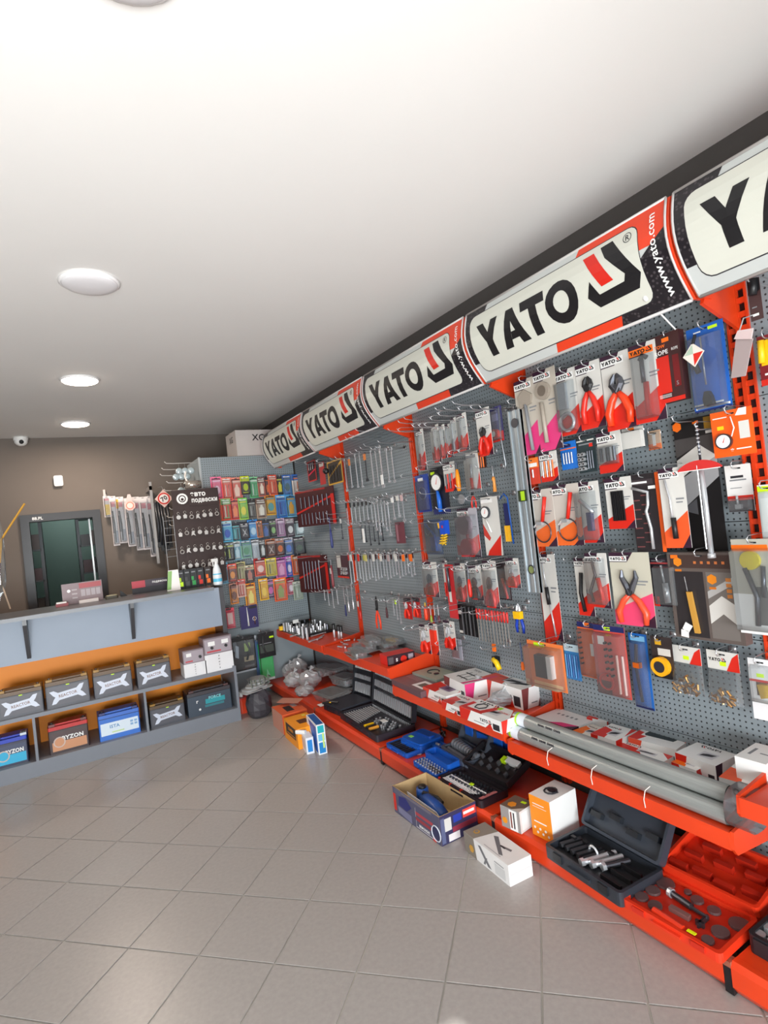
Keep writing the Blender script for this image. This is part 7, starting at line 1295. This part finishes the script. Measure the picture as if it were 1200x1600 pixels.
b = MB(); b.tube([(-w_*.28, d*.08, HB*.5), (-w_*.1, .0, HB*.58), (w_*.15, -d*.08, HB*.55), (w_*.3, -d*.1, HB*.48)], [.026, .030, .036, .028], GB_, 10); b.build('motor_housing', g, True)
b = MB(); b.cyl((-w_*.3, d*.1, HB*.35), (-w_*.3, d*.1, HB*.78), .034, GB_, .03, 14); b.cyl((-w_*.3, d*.1, HB*.78), (-w_*.3, d*.1, HB*.86), .02, BLACK, n=12); b.build('gear_head', g, True)
MB().tube([(-w_*.2, .0, HB*.72), (0, d*.12, HB*.70), (w_*.1, d*.12, HB*.62)], .012, BLACK, 8).build('side_handle', g)
MB().box(w_*.02, w_*.1, -d*.14, -d*.02, HB*.72, HB*.75, PAPER).box(w_*.16, w_*.2, -d*.1, -d*.0, HB*.70, HB*.73, LIME).build('rating_label', g)
s_ = thing('white_card_sheet', 'white folded sheet standing between the blue tool and carton front', 'sheet', (ctr.x-n_.x*d*.28, ctr.y-n_.y*d*.28, .005), ang); b = MB(); b.M = RX(.12); b.prism([(-w_*.28, 0), (w_*.38, 0), (w_*.38, HB*.75), (w_*.33, HB*.86), (-w_*.28, HB*.90)], -.001, .001, c_(226, 226, 230)); b.build('sheet', s_)
# white stand box
pA = onz(*A10(632, 765), 0); pD = onz(*A10(932, 1012), 0); pC = onz(*A10(1085, 935), 0)
ux = (pD-pA); w_ = ux.length; ang = math.atan2(ux.y, ux.x); n_ = Vector((-math.sin(ang), math.cos(ang), 0)); d = abs((pC-pD).dot(n_)); ctr = pA+ux/2+n_*d/2
ray_ = ray(*A10(905, 868)); tt = math.hypot(pD.x, pD.y)/math.hypot(ray_.x, ray_.y); HW = CH+ray_.z*tt
t = thing('jack_stand_carton', 'long white carton with grey stand pictures on the floor by the plinth', 'box', (ctr.x, ctr.y, 0), ang)
b = MB(); b.box(-w_/2, w_/2, -d/2, d/2, 0, HW, noisy((226, 225, 224), .03, 10, .5)); b.build('carton_body', t)
HXO = c_(200, 150, 60)
b = MB(); b.M = T(0, -d/2, 0); b.flat([(-w_/2, 0), (-w_*.22, 0), (-w_*.26, HW), (-w_/2, HW)], c_(130, 122, 112)); b.disc((-w_*.32, -.002, HW*.4), HW*.2, .0006, HXO, 6)
ST = c_(112, 112, 116)
b.flat([(-w_*.16, HW*.85), (-w_*.10, HW*.9), (w_*.12, HW*.1), (w_*.04, HW*.1)], ST); b.flat([(-w_*.0, HW*.5), (w_*.04, HW*.5), (-w_*.02, HW*.1), (-w_*.06, HW*.1)], ST); b.rect(w_*.2, HW*.1, w_*.42, HW*.6, c_(205, 205, 205)); b.rect(w_*.2, HW*.66, w_*.4, HW*.7, GREY)
b.newface(T(0, 0, HW) @ RX(-PI/2)); b.flat([(-w_/2, -d/2), (-w_*.26, -d/2), (-w_*.18, d/2), (-w_/2, d/2)], c_(140, 132, 122)); b.disc((-w_*.36, -.002, -d*.15), d*.13, .0006, HXO, 6); b.disc((-w_*.36, -.003, -d*.15), d*.08, .0006, c_(140, 132, 122), 6)
b.flat([(-w_*.14, d*.2), (-w_*.08, d*.3), (w_*.30, -d*.30), (w_*.24, -d*.36)], ST); b.flat([(w_*.02, d*.0), (w_*.28, d*.16), (w_*.3, d*.06), (w_*.08, -d*.05)], ST); b.rect(w_*.1, -d*.02, w_*.2, d*.05, DARK); b.rect(-w_*.06, -d*.42, w_*.3, -d*.38, c_(180, 180, 182))
b.newface(T(w_/2, 0, 0) @ RZ(PI/2)); b.rect(-d*.49, HW*.49, d*.49, HW*.505, c_(170, 170, 172)); b.build('carton_print', t)
# boxes near the far plinth
A11 = Z(360, 1030, 6.667)
def groundbox(Ab, Db, Cb, Dt, m, name, label, front=None, right=None, top=None, tilt=0, cat='box'):
    pA, pD, pC = onz(*A11(*Ab), 0), onz(*A11(*Db), 0), onz(*A11(*Cb), 0); ux = pD-pA; w_ = ux.length; ang = math.atan2(ux.y, ux.x); n_ = Vector((-math.sin(ang), math.cos(ang), 0)); d = abs((pC-pD).dot(n_)); ctr = pA+ux/2+n_*d/2
    r_ = ray(*A11(*Dt)); tt = math.hypot(pD.x, pD.y)/math.hypot(r_.x, r_.y); h = CH+r_.z*tt
    t = thing(name, label, cat, (ctr.x, ctr.y, 0), ang); b = MB(); b.box(-w_/2, w_/2, -d/2, d/2, 0, h, m); b.build('carton_body', t); b = MB()
    if front: fpr(T(0, -d/2, 0), b, front, w_, h)
    if right: fpr(T(w_/2, 0, 0) @ RZ(PI/2), b, right, d, h)
    if top: fpr(T(0, 0, h) @ RX(-PI/2), b, top, w_, d)
    if b.v: b.build('print', t)
    return t
OG = c_(240, 150, 24)
def f_dark(b, w, h): b.rect(-w*.36, h*.35, w*.36, h*.9, c_(40, 32, 30)); b.text('COMBO', 0, h*.68, h*.16, OG, wmax=w*.6, bold=.04); b.rect(-w*.3, h*.42, w*.3, h*.46, OG)
def t_lbl(b, w, d): b.rect(-w*.1, -d*.2, w*.2, d*.2, c_(90, 50, 30)); b.rect(-w*.4, d*.2, -w*.28, d*.34, c_(236, 220, 90)); b.rect(w*.1, d*.3, w*.36, d*.4, c_(120, 90, 40))
groundbox((575, 815), (715, 945), (880, 800), (700, 730), OG, 'orange_yellow_carton', 'yellow-orange carton with black label standing on the floor', f_dark, None, t_lbl)
groundbox((450, 690), (560, 790), (720, 640), (545, 585), c_(224, 96, 50), 'red_orange_carton', 'red-orange carton behind the yellow-orange one on the floor', lambda b, w, h: b.rect(-w/2, 0, w/2, h, c_(200, 140, 120)), None, lambda b, w, d: (b.rect(-w*.2, -d*.2, w*.3, d*.1, BLACK), b.rect(-w*.3, d*.15, 0, d*.35, PAPER)))
t = thing('lamp_bulb_carton', 'tall narrow blue and white carton leaning on the floor, nearest of group', 'box', (0, 0, 0), 0)
pA, pD, pC = onz(*A11(820, 870), 0), onz(*A11(925, 1000), 0), onz(*A11(1010, 975), 0); ux = pD-pA; w_ = ux.length; ang = math.atan2(ux.y, ux.x); n_ = Vector((-math.sin(ang), math.cos(ang), 0)); d = abs((pC-pD).dot(n_)); ctr = pA+ux/2+n_*d/2
r_ = ray(*A11(908, 690)); tt = math.hypot(pD.x, pD.y)/math.hypot(r_.x, r_.y); h = CH+r_.z*tt
t.location = ctr; t.rotation_euler = (0, 0, ang)
b = MB(); b.box(-w_/2, w_/2, -d/2, d/2, 0, h, c_(236, 240, 244)); b.build('carton_body', t)
b = MB(); b.M = T(0, -d/2, 0); b.flat([(-w_*.3, h*.95), (w_*.45, h*.93), (w_*.45, h*.04), (w_*.2, h*.04)], c_(30, 90, 180)); b.flat([(-w_*.1, h*.8), (w_*.1, h*.8), (w_*.3, h*.3)], c_(60, 130, 210)); b.newface(T(w_/2, 0, 0) @ RZ(PI/2))
b.rect(-d*.38, h*.04, d*.38, h*.4, c_(20, 130, 200)); b.rect(-d*.38, h*.45, d*.38, h*.68, c_(110, 190, 225)); b.rect(-d*.38, h*.72, d*.38, h*.97, c_(20, 170, 180)); b.rect(d*.1, h*.2, d*.3, h*.7, c_(200, 230, 120)); b.newface(T(0, 0, h) @ RX(-PI/2)); b.rect(-w_*.46, -d*.42, w_*.46, d*.42, c_(24, 90, 160)); b.build('print', t)
groundbox((735, 900), (800, 995), (865, 955), (765, 830), c_(228, 230, 236), 'small_blue_white_carton', 'small white carton with blue panel in front of the tall blue one', lambda b, w, h: b.rect(-w*.3, h*.2, w*.3, h*.8, c_(200, 200, 210)), lambda b, w, h: b.rect(-w*.32, h*.12, w*.32, h*.85, c_(30, 130, 205)), None)
t = thing('white_tube', 'short white tube lying on top of the small blue and white carton', 'tube', tuple(onz(*A11(735, 760), .115)), -.9); MB().cyl((-.035, 0, 0), (.035, 0, 0), .014, WHITE, n=10).build('tube_body', t)
t = thing('pink_flap', 'dull pink cardboard flap on top of the red-orange carton', 'flap', tuple(onz(*A11(620, 430), .17)), -.9); b = MB(); b.M = RX(.1); b.box(-.09, .09, -.04, .04, -.001, .001, c_(190, 130, 110)); b.build('flap_sheet', t)
# dark bag with grey tray on it, red bin behind
p = onz(*A11(350, 620), 0)
t = thing('dark_shopping_bag', 'dark grey rubbish bag standing on the floor beside the cartons', 'bag', (p.x, p.y+.10, 0), 0)
b = MB(); b.sphere((0, 0, .09), 1, mat((64, 62, 68), .3), 14, 9, sx=.105, sy=.10, sz=.13, jit=.14); b.v = [(x, y, max(.0, z)) for x, y, z in b.v]; b.build('bag_body', t)
t = thing('green_grey_tray_pile', 'pile of grey-green clear trays lying on top of the dark bag', 'tray', (p.x+.02, p.y+.14, .205), .3)
b = MB(); GT = clearmat('greenish', (150, 165, 155), .25, .35)
for q in range(4): b.M = T(.03*q-.03, .03*q, .012*q) @ RZ(.4*q); b.zprism(rrect(.26-.02*q, .15, .03), 0, .006, GT); b.zprism(rrect(.2-.02*q, .11, .03), .006, .02, GT)
b.build('tray_stack', t)
for q in range(5): MB().tube([(-.08+.04*q, -.04, .03), (-.06+.04*q, .0, .075), (-.05+.05*q, .04, .05)], .006, c_(90, 100, 92), 5).build('strap_handle', t)
p = onz(*A11(190, 560), 0)
t = thing('red_container', 'bright red-orange container on the floor beside the counter end', 'container', (p.x+.0, p.y+.07, 0), .1)
b = MB(); b.zprism(rrect(.13, .10, .02), 0, .11, c_(226, 70, 36)); b.zprism(rrect(.15, .12, .02), .11, .125, c_(200, 50, 40)); b.build('container_body', t); MB().cyl((-.03, 0, .125), (-.03, 0, .15), .014, WHITE, n=10).build('cap', t); MB().cyl((.02, -.02, .125), (.05, .0, .14), .02, c_(190, 190, 190), n=10).build('grey_cap', t)
